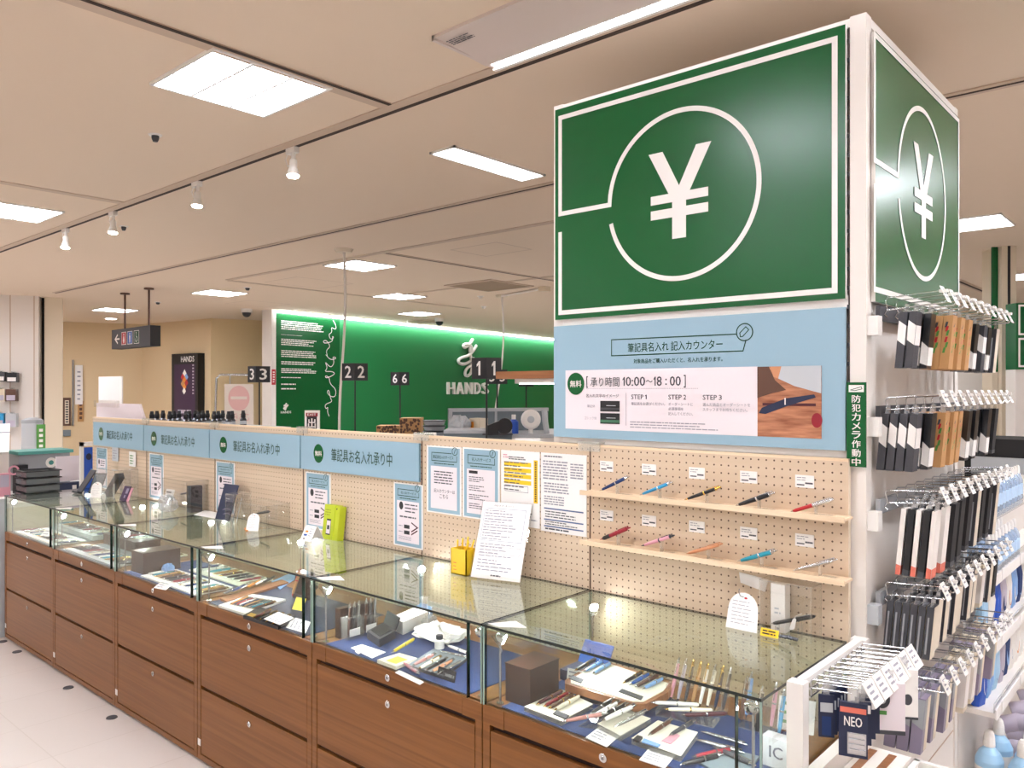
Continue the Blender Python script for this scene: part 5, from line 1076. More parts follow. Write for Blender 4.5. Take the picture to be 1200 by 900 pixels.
# ================================================================== hanging display on the aisle side of the tower
HX = CX1 + .0005
ROWZ = [1.932, 1.642, 1.372, 1.105, .845]
PH = [.175, .18, .185, .165, .175]
ROWN = ['top', 'second', 'third', 'fourth', 'lowest']
HY = [2.46 + .1 * i for i in range(10)]
proto_hook = None
def make_hook(L):
    t = thing('display_hook', '', 'hook', (0, 0, 0), 'wire hooks on the aisle side of the tower')
    q = B(); q.tube([(.02, 0, 0), (L, 0, .012), (L + .008, 0, .022)], .0024, 'chrome'); q.tube([(.02, 0, 0), (.012, 0, -.012), (.02, 0, -.02)], .0024, 'chrome'); q.build('lower_wire', t)
    q = B(); q.tube([(.015, 0, .028), (.02, 0, .036), (L + .012, 0, .046)], .002, 'chrome'); q.tube([(.015, 0, .028), (.02, 0, 0)], .002, 'chrome'); q.build('upper_wire', t)
    q = B(); F = Face((L + .014, -.02, .012), (0, 1, 0), (-.45, 0, 1)); q.slab(F, 0, 0, .04, .05, -.002, 0, 'white'); g = q.build('tag_holder', t)
    q = B(); F2 = Face((L + .0146, -.02, .012), (0, 1, 0), (-.45, 0, 1)); q.dashes(F2, .006, .008, .035, .044, 3, .0004, 'print_light', .4, .3, 2); q.build('lettering', g)
    q = B(); q.box((L - .012, -.008, .04), (L + .01, .008, .048), 'white'); q.build('clip', t)
    return t
hookp = make_hook(.17)
used_hook = False
def pack_mesh(style, h, th, w):
    """returns list of (part name, builder); local origin at the hang hole, x along hook"""
    k = .09
    def pt(x, y, z): return V((x - k * (-z) * 1.0, y, z))
    def slabx(x0, x1, y0, y1, z0, z1, m, side=None):
        q = B(); q.hexa([pt(x0, y0, z0), pt(x1, y0, z0), pt(x1, y1, z0), pt(x0, y1, z0), pt(x0, y0, z1), pt(x1, y0, z1), pt(x1, y1, z1), pt(x0, y1, z1)], m, side); return q
    bot, top = -h, -.016
    body = {'bw': 'charcoal', 'kraft': 'kraft', 'clear': 'gunmetal', 'wr': 'panel_white', 'blk': 'matte_black', 'dark': 'charcoal', 'grey': 'lavender_d', 'beige': 'cream'}[style]
    res = [('body', slabx(-th / 2, th / 2, -w / 2, w / 2, bot, top, body))]
    e = .0006
    q = B()
    def band(z0a, z0b, z1a, z1b, m, face='y'):
        # parallelogram on the -y face and on the +x face
        q.add([pt(-th / 2, -w / 2 - e, z0a), pt(th / 2, -w / 2 - e, z0b), pt(th / 2, -w / 2 - e, z1b), pt(-th / 2, -w / 2 - e, z1a)], [(0, 1, 2, 3)], m)
        q.add([pt(th / 2 + e, -w / 2, z0b), pt(th / 2 + e, w / 2, z0b), pt(th / 2 + e, w / 2, z1b), pt(th / 2 + e, -w / 2, z1b)], [(0, 1, 2, 3)], m)
    H = top - bot
    if style == 'bw': band(bot + .5 * H, bot + .4 * H, bot + .85 * H, bot + .75 * H, 'white')
    elif style == 'kraft':
        for i, (m, z) in enumerate((('leaf', .3), ('red', .5), ('leaf', .62), ('charcoal', .78), ('red', .7), ('leaf', .4))): q.add([pt(-th * .3 + th * .1 * (i % 3), -w / 2 - e, bot + z * H), pt(-th * .05 + th * .1 * (i % 3), -w / 2 - e, bot + z * H), pt(th * .05 + th * .1 * (i % 3), -w / 2 - e, bot + (z + .1) * H), pt(-th * .2 + th * .1 * (i % 3), -w / 2 - e, bot + (z + .1) * H)], [(0, 1, 2, 3)], m); q.add([pt(th / 2 + e, -w * .3 + w * .15 * (i % 3), bot + z * H), pt(th / 2 + e, -w * .1 + w * .15 * (i % 3), bot + z * H), pt(th / 2 + e, w * .1 + w * .1 * (i % 3), bot + (z + .09) * H)], [(0, 1, 2)], m)
    elif style == 'clear': band(bot + .1 * H, bot + .05 * H, bot + .5 * H, bot + .38 * H, 'white')
    elif style == 'wr': band(bot + .0, bot + .0, bot + .16 * H, bot + .14 * H, 'salmon')
    elif style == 'blk': band(bot + .0, bot + .0, bot + .1 * H, bot + .08 * H, 'charcoal')
    elif style == 'dark': band(bot + .04 * H, bot + .04 * H, bot + .95 * H, bot + .95 * H, 'charcoal'); q.add([pt(th / 2 + 2 * e, -w / 2, bot), pt(th / 2 + 2 * e, w * .45, bot), pt(th / 2 + 2 * e, w * .45, top), pt(th / 2 + 2 * e, -w / 2, top)], [(0, 1, 2, 3)], 'board_beige'); q.add([pt(-th * .25, -w / 2 - 2 * e, bot + .1 * H), pt(0, -w / 2 - 2 * e, bot + .1 * H), pt(0, -w / 2 - 2 * e, bot + .8 * H), pt(-th * .25, -w / 2 - 2 * e, bot + .8 * H)], [(0, 1, 2, 3)], 'grey')
    elif style == 'grey': band(bot + .55 * H, bot + .45 * H, bot + .98 * H, bot + .98 * H, 'grey'); q.add([pt(th / 2 + 2 * e, -w * .1, bot + .02 * H), pt(th / 2 + 2 * e, w * .45, bot + .02 * H), pt(th / 2 + 2 * e, w * .45, top), pt(th / 2 + 2 * e, -w * .1, top)], [(0, 1, 2, 3)], 'cream')
    else: band(bot + .1 * H, bot + .1 * H, bot + .9 * H, bot + .9 * H, 'panel_white')
    res.append(('label', q))
    q = B(); F = Face((0, 0, 0), (0, 1, 0), (0, 0, 1)); q.hexa([pt(-.0008, -w / 2, top), pt(.0008, -w / 2, top), pt(.0008, w / 2, top), pt(-.0008, w / 2, top), pt(-.0008, -w * .35, .008), pt(.0008, -w * .35, .008), pt(.0008, w * .35, .008), pt(-.0008, w * .35, .008)], 'clear_wrap'); res.append(('hanger', q))
    return res
PACK = {}
SD = {'bw': ('black pack with a white band', 'pack'), 'kraft': ('brown paper pack with painted pattern', 'pack'), 'clear': ('dark wrapped pack with white label', 'pack'), 'wr': ('white pack with red lower edge', 'pack'), 'blk': ('slim black pack', 'pack'), 'dark': ('dark grey wrapped pack', 'pack'), 'grey': ('grey and beige wrapped pack', 'pack'), 'beige': ('beige wrapped pack', 'pack')}
def pack(style, row, x, y, label):
    k = (style, row)
    th = {'bw': .021, 'kraft': .026, 'clear': .02, 'wr': .013, 'blk': .017, 'dark': .018, 'grey': .03, 'beige': .022}[style]
    w = .05 if style != 'grey' else .055
    loc = V((x, y, ROWZ[row] + .006))
    if k not in PACK:
        t = thing('hanging_pack', label, 'pack', (0, 0, 0), 'packs hanging on the aisle hooks')
        for nm, q in pack_mesh(style, PH[row] + .02 * (row == 2), th, w): q.build(nm, t)
        t.location = loc; PACK[k] = t; return
    copy_tree(PACK[k], loc, label)
LAY = [
    ['bw:2:.085', 'clear:2:.1', 'kraft:3:.1', 'kraft:3:.1', 'kraft:3:.1', 'clear:3:.09', 'clear:3:.09', 'bw:3:.09', 'clear:3:.09', 'dark:3:.1'],
    ['bw:4:.035', 'clear:3:.08', 'kraft:3:.08', 'kraft:3:.08', 'kraft:2:.1', 'clear:3:.09', 'clear:3:.09', 'bw:2:.09', 'clear:3:.09', 'blk:3:.1'],
    ['wr/blk:5:.085', 'wr/blk:5:.085', 'blk/wr:5:.085', 'wr/blk:4:.1', 'blk:4:.08', 'blk:4:.08', 'dark:4:.08', 'blk:4:.08', 'blk:4:.08', 'dark:4:.08'],
    ['dark:6:.05', 'dark:4:.08', 'blk/dark:4:.08', 'dark:4:.08', 'dark:3:.09', 'blk/dark:4:.08', 'dark:3:.09', 'beige:2:.11', 'dark:4:.08', 'blk:4:.08'],
    ['grey:3:.06', 'grey:3:.06', 'grey:3:.07', 'grey:2:.1', 'beige:3:.1', 'beige:3:.1', 'grey:3:.08', 'beige:3:.08', 'grey:3:.08', 'beige:3:.08']]
for r in range(5):
    t = thing('hook_bar', 'white metal hook bar of the %s hook row on the tower' % ROWN[r], 'hook bar', (HX, 2.9, ROWZ[r]), 'hook bars on the tower')
    q = B(); q.box((HX + .012, 2.42, ROWZ[r] - .03), (HX + .024, 3.41, ROWZ[r] + .012), 'charcoal' if r in (0, 1) else 'grey'); q.build('bar', t)
    for y in (2.385, 3.39):
        q = B(); q.box((HX, y, ROWZ[r] - .075), (HX + .03, y + .035, ROWZ[r] - .02), 'white' if r != 3 else 'light_grey'); q.build('bracket', t, bevel=.003)
    for h in range(10):
        lb = 'wire hook with white price tag, %s row, %s hook from the corner post' % (ROWN[r], ORD[h])
        loc = V((HX + .012, HY[h], ROWZ[r]))
        if not used_hook: hookp.location = loc; hookp['label'] = lb; used_hook = True
        else: copy_tree(hookp, loc, lb)
        st, n, x0 = LAY[r][h].split(':'); n = int(n); x0 = float(x0)
        sp = {'bw': .0255, 'kraft': .027, 'clear': .023, 'wr': .02, 'blk': .02, 'dark': .021, 'grey': .034, 'beige': .026}[st.split('/')[0]]
        pos = [x0 + j * sp for j in range(n)]
        pos = [p for p in pos if p < .185]
        for j, dx in enumerate(pos):
            sj = st.split('/')[j % len(st.split('/'))]
            pack(sj, r, HX + dx, HY[h], '%s, %s row, %s hook from the post, %s from wall' % (SD[sj][0], ROWN[r], ORD[h], ORD[j]))
# base of the tower on the aisle
# ------------------------------------------------------------------ next bay with shelves
t = thing('shelf_bay', 'white shelving bay with bottles beyond the hanging packs', 'shelving', (HX, 4.6, 0))
q = B(); q.box((HX - .5, 3.45, 0), (HX - .0, 6.4, 1.12), 'panel_white'); q.build('back_panel', t)
SHZ = [.99, .735, .48, .12]
for i, z in enumerate(SHZ):
    d = .12 if i < 3 else .26
    q = B(); q.box((HX, 3.46, z - .02), (HX + d, 6.38, z), 'panel_white'); s = q.build('shelf', t)
    q = B(); q.box((HX + d, 3.46, z - .028), (HX + d + .006, 6.38, z + .012), 'white'); q.build('price_rail', s)
    q = B()
    for j in range(7):
        y = 3.55 + j * .38; q.box((HX + d + .006, y, z - .022), (HX + d + .009, y + .06, z + .02), 'paper')
    q.build('price_tag', s)
    if i < 3: q = B(); q.box((HX + d - .004, 3.46, z), (HX + d, 6.38, z + .035), 'clear_acrylic', 'acrylic_edge'); q.build('clear_edge', s)
def bottle(x, y, z, h, r, m, cap, label, group, lbl='white', copyof=None):
    if copyof: return copy_tree(copyof, V((x, y, z)), label)
    t = thing('spray_bottle', label, 'bottle', (0, 0, 0), group)
    q = B(); q.lathe((0, 0, 0), (0, 0, 1), [(0, r * .9), (.01 * h, r), (.55 * h, r), (.66 * h, r * .75), (.74 * h, r * .38), (.76 * h, r * .38)], m, 14); q.build('bottle', t)
    q = B(); q.lathe((0, 0, .75 * h), (0, 0, 1), [(0, r * .42), (.12 * h, r * .4), (.2 * h, r * .32), (.24 * h, r * .2)], cap, 12); q.build('cap', t)
    q = B(); q.lathe((0, 0, .15 * h), (0, 0, 1), [(0, r * 1.01), (.32 * h, r * 1.01)], lbl, 14); q.build('label', t)
    t.location = (x, y, z); return t
bt = None
for i in range(9):
    for j in range(2):
        lb = 'clear blue tinted bottle with white cap on the top shelf, %s along, %s row' % (ORD[i], ('front', 'rear')[j])
        bt = bottle(HX + .09 - .05 * j, 3.50 + i * .065, SHZ[0] + .001, .155, .022, 'bottle_plastic', 'white', lb, 'bottles on the top shelf', 'bottle_label') if bt is None else (bottle(HX + .09 - .05 * j, 3.50 + i * .065, SHZ[0] + .001, 0, 0, 0, 0, lb, 0, copyof=bt) and bt)
for i in range(13):
    y = 3.50 + i * .065; c = copy_tree(bt, V((HX + .06, y, 1.202)), 'clear bottle with white cap on the clear riser, %s along' % ORD[i])
q = B(); q.box((HX, 3.46, 1.19), (HX + .1, 4.45, 1.2), 'clear_acrylic', 'acrylic_edge'); tag(q.build('glass_riser'), 'short clear riser shelf carrying a row of tall clear bottles', 'shelf')
def bag(x, y, z, w, h, m, m2, label, group, dx=.021):
    t = thing('refill_bag', label, 'bag', (x, y, z), group); r = random.Random(int(y * 1000)); q = B(); n = 8; vs = []
    for j, (zz, tk) in enumerate(((0, 1), (.3, 1.15), (.7, .8), (.92, .25), (1, .05))):
        for i in range(12):
            a = 2 * math.pi * i / 12; vs.append(V((x + math.cos(a) * dx * tk * r.uniform(.85, 1.15) + .02 * zz, y + math.copysign(abs(math.sin(a)) ** .5, math.sin(a)) * w / 2, z + zz * h)))
    q.add(vs, [(j * 12 + i, j * 12 + (i + 1) % 12, (j + 1) * 12 + (i + 1) % 12, (j + 1) * 12 + i) for j in range(4) for i in range(12)] + [tuple(range(48, 60)), tuple(range(11, -1, -1))], m); q.build('bag_body', t)
    q = B(); F = sideface(x + dx * 1.25); q.disc(F, y, z + h * .4, w * .3, h * .22, .001, m2); q.build('print', t)
pal = [('baby_blue', 'royal'), ('white', 'royal'), ('royal', 'white'), ('lavender', 'navy'), ('white', 'orange'), ('pale_blue', 'white'), ('navy', 'pale_blue'), ('white', 'red')]
for i in range(8):
    bag(HX + .05, 3.54 + i * .12, SHZ[1] + .002, .1, .17, pal[i][0], pal[i][1], '%s refill bag on the second shelf, %s from the hooks' % (pal[i][0].replace('_', ' '), ORD[i]), 'refill bags on the shelves')
for i in range(8):
    m = pal[(i * 3 + 2) % 8]; bag(HX + .05, 3.53 + i * .11, SHZ[2] + .002, .1, .2, m[0], m[1], '%s refill bag on the third shelf, %s from the hooks' % (m[0].replace('_', ' '), ORD[i]), 'refill bags on the shelves')
b2 = bottle(HX + .2, 3.53, SHZ[3] + .003, .26, .05, 'baby_blue', 'white', 'light blue trigger bottle at the base nearest the hooks', 'light blue bottles on the base shelf', 'white')
for i, (dx, dy, lb) in enumerate(((.085, 3.55, 'light blue bottle behind the first base bottle'), (.2, 3.66, 'light blue bottle at the base, second along the front'), (.2, 3.8, 'light blue bottle at the base, third along the front'), (.09, 3.7, 'light blue bottle at the base, second along the rear'))): copy_tree(b2, V((HX + dx, dy, SHZ[3] + .003)), lb)
for i in range(6):
    y = 3.92 + i * .1; t = thing('tube_pack', 'lavender plastic tube lying on the base shelf, %s along' % ORD[i], 'tube', (HX + .12, y, SHZ[3] + .03), 'lavender tubes on the base shelf')
    z = SHZ[3] + .062 + .08 * (i % 2)
    q = B(); q.tube([(HX + .045, y, z - .02), (HX + .1, y + .02, z), (HX + .2, y + .02, z + .01), (HX + .21, y - .005, z + .008)], .036, 'lavender', 10); q.build('tube_body', t); q = B(); q.cyl((HX + .21, y - .005, z + .008), (HX + .245, y - .012, z + .004), .03, 'lavender_d'); q.build('end_cap', t)
for i in range(4):
    t = thing('boxed_item', ['red boxed item on the second shelf end', 'black boxed item behind the red box', 'white boxed item further along the second shelf', 'dark red boxed item at the far end of the second shelf'][i], 'box', (HX + .08, 4.6 + i * .16, SHZ[1])); m = ('red', 'black', 'white', 'crimson')[i]
    q = B(); q.box((HX + .02, 4.54 + i * .16, SHZ[1] + .001), (HX + .11, 4.67 + i * .16, SHZ[1] + .12 + .03 * (i % 2)), m); q.build('carton_body', t, bevel=.003); q = B(); F = sideface(HX + .1106); q.rect(F, 4.56 + i * .16, SHZ[1] + .03, 4.65 + i * .16, SHZ[1] + .08, 0, 'gold_foil' if i % 2 == 0 else 'royal'); q.build('print', t)
# ------------------------------------------------------------------ small white rack at the end of the first case
t = thing('end_rack', 'white stand with a wire rack at the aisle end of the first case', 'stand', (-.74, 2.05, 0))
q = B(); q.box((-.775, 1.86, 0), (-.735, 1.895, 1.005), 'white'); q.build('post', t, bevel=.003)
q = B(); q.box((-.775, 2.3, 0), (-.735, 2.335, 1.005), 'white'); q.build('post', t, bevel=.003)
q = B(); q.box((-.77, 1.9, .10), (-.74, 2.3, .76), 'panel_white'); q.build('side_panel', t)
q = B(); q.box((-.765, 1.9, .99), (-.745, 2.3, 1.005), 'white'); q.build('top_bar', t)
q = B(); q.box((-.735, 1.88, .70), (-.62, 2.31, .715), 'panel_white'); q.build('step', t)
q = B(); q.box((-.72, 1.9, .7152), (-.70, 2.29, .7165), 'tray_wood'); q.box((-.67, 1.9, .7152), (-.65, 2.29, .7165), 'tray_wood'); q.build('wooden_slot', t)
t = thing('wire_rack', 'chrome wire rack with ten rods and slanted price tags', 'rack', (-.74, 2.1, 1.0))
RY = [1.91 + i * .04 for i in range(10)]
q = B(); q.tube([(-.735, 1.9, .985), (-.735, 2.29, .985)], .003, 'chrome'); q.tube([(-.735, 1.9, .965), (-.735, 2.29, .965)], .003, 'chrome'); q.build('back_rail', t)
for i, y in enumerate(RY):
    q = B(); q.tube([(-.735, y, .965), (-.735, y, 1.0), (-.73, y, 1.006), (-.625, y, 1.016)], .0024, 'chrome'); q.tube([(-.735, y, .985), (-.64, y, .995)], .002, 'chrome'); q.build('rod', t)
for i in range(6):
    y = 1.905 + i * .066; F = Face((-.585, y, .975), (0, 1, 0), (-.6, 0, 1)); q = B(); q.slab(F, 0, 0, .06, .058, -.002, 0, 'white'); g = q.build('price_tag', t); q = B(); q.dashes(F, .01, .01, .05, .05, 3, .0005, 'print_light', .4, .3, i); q.build('lettering', g)
def small_pack(name, x, y, w, z0, z1, parts, label, cat, th=.012, yaw=0):
    t = thing(name, label, cat, (x, y, z0)); c, s = math.cos(yaw), math.sin(yaw); F = Face((x, y, z0), (c, s, 0), (0, 0, 1)); q = B(); q.slab(F, 0, 0, w, z1 - z0, -th, 0, parts[0]); q.build('card', t)
    for nm, (a, b, c_, d, m) in parts[1]: q = B(); q.rect(F, a * w, b * (z1 - z0), c_ * w, d * (z1 - z0), .0008, m); q.build(nm, t)
    q = B(); q.slab(F, w * .3, z1 - z0, w * .7, z1 - z0 + .03, -.006, -.004, 'clear_wrap'); q.build('hanger', t)
    return t, F
for i in range(5):
    small_pack('lead_pack', -.715, 1.905 + i * .022, .035, .875, .975, ('navy_dark', [('white_label', (.1, .6, .9, .82, 'light_grey')), ('window', (.2, .05, .8, .5, 'navy'))]), 'thin dark blue pack on the wire rack, %s from the white post' % ORD[i], 'pack', .008, .5)
t, F = small_pack('refill_pack', -.665, 1.895, .062, .85, .975, ('navy_dark', [('orange_band', (.05, .82, .95, .92, 'salmon')), ('blister', (.3, .06, .95, .46, 'steel'))]), 'dark blue refill pack with white capitals on the wire rack', 'pack', .012, .3)
q = B(); q.text('NEO', F, .012, .072, .05, .094, .0014, 'white', .03); q.build('lettering', t)
for i in range(4): q = B(); q.slab(F, .022, .012 + i * .012, .056, .02 + i * .012, .001, .004, 'silver'); q.build('refill', t)
for i in range(3): small_pack('refill_pack', -.655, 1.95 + i * .03, .045, .86 + .005 * i, .96, ('navy_dark', [('gold_band', (.1, .55, .6, .8, 'gold_foil')), ('white_label', (.3, .75, .95, .95, 'paper'))]), 'dark and gold refill pack behind the capitals pack, %s along' % ORD[i], 'pack', .01, .5)
t, F = small_pack('tape_pack', -.645, 2.04, .085, .86, .985, ('pink_white', [('green_band', (.1, .38, .5, .46, 'leaf')), ('dark_foot', (0, 0, 1, .08, 'charcoal'))]), 'white blister pack with a round black roller on the wire rack', 'pack', .02, .55)
q = B(); q.disc(F, .032, .085, .018, .022, .001, 'charcoal'); q.disc(F, .032, .085, .009, .011, .0016, 'light_grey'); q.build('roller_print', t)
t, F = small_pack('tape_pack', -.64, 2.15, .08, .865, .99, ('white', [('grey_band', (.1, .1, .6, .2, 'light_grey')), ('dark_foot', (0, 0, 1, .05, 'charcoal'))]), 'white blister pack behind the one with the large black roller', 'pack', .02, .55)
q = B(); q.disc(F, .025, .09, .011, .014, .001, 'brown'); q.disc(F, .055, .05, .011, .014, .001, 'charcoal'); q.build('roller_print', t)
t = thing('white_bin', 'open white tray at the aisle end below the wire rack', 'tray', (-.5, 2.05, .55))
x0, x1, y0, y1, z0, z1 = -.612, -.36, 1.80, 2.33, .56, .70
q = B()
for lo, hi in (((x0, y0, z0), (x1, y1, z0 + .008)), ((x0, y0, z0), (x0 + .008, y1, z1)), ((x1 - .008, y0, z0), (x1, y1, z1)), ((x0, y0, z0), (x1, y0 + .008, z1)), ((x0, y1 - .008, z0), (x1, y1, z1))): q.box(lo, hi, 'white')
q.build('tray_body', t); q = B(); q.box((x0 + .01, y0 + .01, 0), (x1 - .01, y1 - .01, z0), 'panel_white'); q.build('plinth', t)
q = B()
for a in ((x0 - .004, y0 - .004, x1 + .004, y0 + .01), (x0 - .004, y1 - .01, x1 + .004, y1 + .004), (x0 - .004, y0, x0 + .01, y1), (x1 - .01, y0, x1 + .004, y1)): q.box((a[0], a[1], z1), (a[2], a[3], z1 + .006), 'white')
q.build('rim', t)
small_pack('tape_pack', -.56, 2.0, .08, .569, .66, ('navy_dark', [('white_label', (.1, .3, .9, .6, 'light_grey'))]), 'dark blue pack standing in the open white tray', 'pack', .015, .6)
t = thing('paper_pad', 'white card lying in the open white tray', 'card', (-.5, 1.9, .569)); q = B(); q.box((-.6, 1.83, .569), (-.5, 1.97, .58), 'paper'); q.build('pad', t); q = B(); F = Face((-.6, 1.83, .5805), (1, 0, 0), (0, 1, 0)); q.dashes(F, .01, .02, .09, .12, 4, 0, 'print_light', .3, .4, 3); q.build('lettering', t)
# ================================================================== behind the counter
def slab_at(px0, px1, py0, py1, D, th=.04):
    """front-facing frame at depth D that looks at the shop floor along the viewing axis of the aisle"""
    a = atD(px0, py1, D); b = atD(px1, py1, D); w = (b - a).length; h = (py1 - py0) / FPX * D
    return Face(a, RV, (0, 0, 1)), w, h
# till number signs: two faces meeting at a corner
def number_sign(n, px, py0, py1, D, wl, wr, label, bent=.5, base=1.0):
    zt = CAM_H + (CY - py0) / FPX * D; zb = CAM_H + (CY - py1) / FPX * D; c = atD(px, 457, D); c.z = zb
    t = thing('till_sign', label, 'sign', (c.x, c.y, base), 'black till number signs on poles')
    back = FV; h = zt - zb; s = 1 / math.cos(bent) / FPX * D
    q = B(); R1 = (RV * math.cos(bent) - back * math.sin(bent)); R2 = (RV * math.cos(bent) + back * math.sin(bent))
    w1, w2 = wl * s, wr * s
    a = c - R1 * w1; b = c + R2 * w2; d = c + R2 * w2 - R1 * w1
    F1 = Face(a, R1, (0, 0, 1)); F2 = Face(c, R2, (0, 0, 1))
    q.hexa([a, c, b, d] + [p + V((0, 0, h)) for p in (a, c, b, d)], 'black'); q.build('box', t)
    q = B()
    for F, w in ((F1, w1), (F2, w2)): (q.one(F, w * .28, h * .17, w * .72, h * .84, .0015, 'white') if n == '1' else q.text(n, F, w * .27 if n != '1' else w * .33, h * .17, w * .75, h * .84, .0015, 'white', .03))
    q.build('lettering', t)
    q = B(); p = (a + b) / 2 + back * .01; q.cyl((p.x, p.y, base), (p.x, p.y, zb), .007 if D < 8 else .009, 'black', n=8); q.build('pole', t)
    q = B(); q.cyl((p.x, p.y, base), (p.x, p.y, base + .012), .05, 'black', n=16); q.build('foot', t)
def counter(name, label, lo, hi, m='panel_white', top='light_grey'):
    t = thing(name, label, 'counter', ((lo[0] + hi[0]) / 2, (lo[1] + hi[1]) / 2, 0))
    q = B(); q.box(lo, (hi[0], hi[1], hi[2] - .03), m); q.build('body', t); q = B(); q.box((lo[0] - .01, lo[1] - .01, hi[2] - .03), (hi[0] + .01, hi[1] + .01, hi[2]), top); q.build('worktop', t)
def fcounter(label, px0, px1, D0, D1, z):
    a = atD(px0, 457, D0); a.z = 0; F = Face(a, RV, (0, 0, 1)); w = (px1 - px0) / FPX * D0
    t = thing('till_counter', label, 'counter', F.p(w / 2, 0)); q = B(); q.slab(F, .01, 0, w - .01, z - .03, -(D1 - D0), -.01, 'panel_white'); q.build('body', t); q = B(); q.slab(F, 0, z - .03, w, z, -(D1 - D0), 0, 'light_grey'); q.build('worktop', t)
number_sign('3', 300, 429, 448, 7.6, 12, 14, 'black till sign numbered 3 in front of the beige wall', .55)
number_sign('2', 415, 425.5, 446, 6.6, 15.5, 15, 'black till sign numbered 2 before the green wall', .35)
number_sign('6', 468, 436, 451.5, 9.0, 11, 11, 'black till sign numbered 6 alone before the green wall', .4)
number_sign('1', 570.5, 419, 444, 5.6, 18, 17, 'largest black till sign, numbered 1, beside the script logo', .4)
number_sign('5', 582.5, 433, 450, 8.4, 12, 12, 'black till sign numbered 5 half hidden behind sign 1', .4)
number_sign('7', 617, 438, 453, 9.6, 9, 8.5, 'black till sign numbered 7 under the wooden canopy', .4)
for px, D, w, d, z, lb in ((300, 7.6, .8, .6, 1.0, 'till counter holding the pole in front of the beige wall'), (415, 6.6, .8, .6, 1.0, 'till counter holding the pole before the green wall, near the cable'), (468, 9.0, .8, .6, 1.0, 'till counter holding the pole standing alone before the green wall'), (570, 5.62, .7, .5, 1.0, 'till counter holding the pole of the largest till sign'), (583, 8.42, .8, .6, 1.0, 'till counter holding the pole of the half hidden till sign'), (617, 9.62, .8, .6, 1.0, 'till counter holding the pole of the till sign under the canopy')):
    c = atD(px, 457, D); counter('till_counter', lb, (c.x - w / 2, c.y - .2, 0), (c.x + w / 2, c.y + d - .2, z))
# script logo and lettering raised on the green wall
def gpt(px, py): return FG.uv(px, py)
def zpts(lst, ox, oy, s): return [gpt(ox + x / s, oy + y / s) for x, y in lst]
def smooth(pts, k=3):
    for _ in range(k):
        n = [pts[0]]
        for a, b in zip(pts, pts[1:]): n += [(a[0] * .75 + b[0] * .25, a[1] * .75 + b[1] * .25), (a[0] * .25 + b[0] * .75, a[1] * .25 + b[1] * .75)]
        pts = n + [pts[-1]]
    return pts
t = thing('wall_logo', 'white raised script emblem and capital letters on the green wall', 'logo', FG.p(*gpt(545, 455), .0))
q = B(); rr = .034
def raised(lst, closed=False):
    p = [FG.p(u, v, .04) for u, v in smooth(zpts(lst, 440, 380, 5.854))]; q.tube(p, rr, 'white', 8)
raised([(657, 103), (640, 132), (610, 160), (594, 158), (593, 142), (612, 134), (640, 142), (652, 165), (648, 190)])
raised([(683, 146), (660, 185), (625, 218), (580, 228), (557, 245), (562, 268), (595, 275), (630, 262), (665, 235)])
raised([(636, 150), (638, 200), (648, 250), (655, 300), (640, 345), (615, 357), (602, 340), (612, 305), (640, 285), (672, 270)])
q.build('script_emblem', t)
q = B(); u0, v0 = gpt(522, 462); u1, v1 = gpt(572, 448.5); 

for i, ch in enumerate('HANDS'):
    vs, fs = text_shape(ch, 0.0); cw = (u1 - u0) / 5; ua = u0 + cw * (i + .14); ub = u0 + cw * (i + .86); n = len(vs)
    for dx in (-.013, .013):
        P = [(ua + x * (ub - ua) + dx, v0 + y * (v1 - v0)) for x, y in vs]
        q.add([FG.p(u, v, .05 + .0003 * (dx > 0)) for u, v in P], fs, 'white')
        ed = set()
        for f in fs:
            for j, k in zip(f, f[1:] + f[:1]): ed.add((j, k))
        for j, k in ed:
            if (k, j) not in ed: q.add([FG.p(*P[j], .003), FG.p(*P[k], .003), FG.p(*P[k], .05), FG.p(*P[j], .05)], [(0, 1, 2, 3)], 'white')
q.build('lettering', t)
# text panel at the near end of the green wall
t = thing('story_panel', 'glossy green panel with small white paragraphs and a thread drawing', 'panel', FG.p(.7, 0, 0))
ue = gpt(397, 430)[0]
q = B(); q.slab(FG, .01, .02, ue, GT - .035, .001, .02, 'sign_green'); q.build('panel', t)
q = B(); paras = [(84, 170, 5, .6), (178, 192, 1, .3), (205, 265, 4, .5), (280, 340, 4, .5), (353, 388, 2, .55), (400, 440, 3, .5), (458, 470, 1, .3), (500, 516, 1, .22), (530, 546, 1, .22)]
for i, (ya, yb, r, wd) in enumerate(paras):
    q = B(); ua, va = gpt(310 + 104 / 5.62, 360 + ya / 5.62); ub, vb = gpt(310 + (104 + 470 * wd) / 5.62, 360 + yb / 5.62); q.dashes(FG, ua, min(va, vb), ub, max(va, vb), r, .022, 'white', .5, .25, i); q.build('paragraph', t)
q = B(); u0, v0 = gpt(328, 484.5); u1, v1 = gpt(340, 481.5); q.text('HANDS', FG, u0, v0, u1, v1, .022, 'white', .03); q.build('lettering', t)
q = B()
for lst in ([(140, 632), (128, 650), (120, 648)], [(150, 642), (135, 660), (118, 665), (130, 672)], [(133, 640), (136, 665), (128, 678)]): q.stroke(FG, smooth(zpts(lst, 310, 360, 5.62), 2), .03, .022, 'white')
q.build('emblem', t)
q = B(); dl = [(445, 85), (465, 120), (465, 150), (432, 130), (440, 165), (415, 180), (430, 215), (452, 200), (440, 190), (445, 225), (392, 240), (378, 225), (400, 215), (430, 260), (398, 285), (410, 325), (395, 310), (430, 350), (472, 335), (440, 325), (455, 365), (430, 402), (390, 355), (410, 400), (388, 425), (440, 422), (462, 440), (400, 470), (392, 450), (420, 460), (425, 505), (465, 540), (462, 590), (430, 590), (404, 560), (418, 540), (428, 600), (442, 622), (390, 640), (398, 672), (412, 655), (408, 690), (420, 718)]
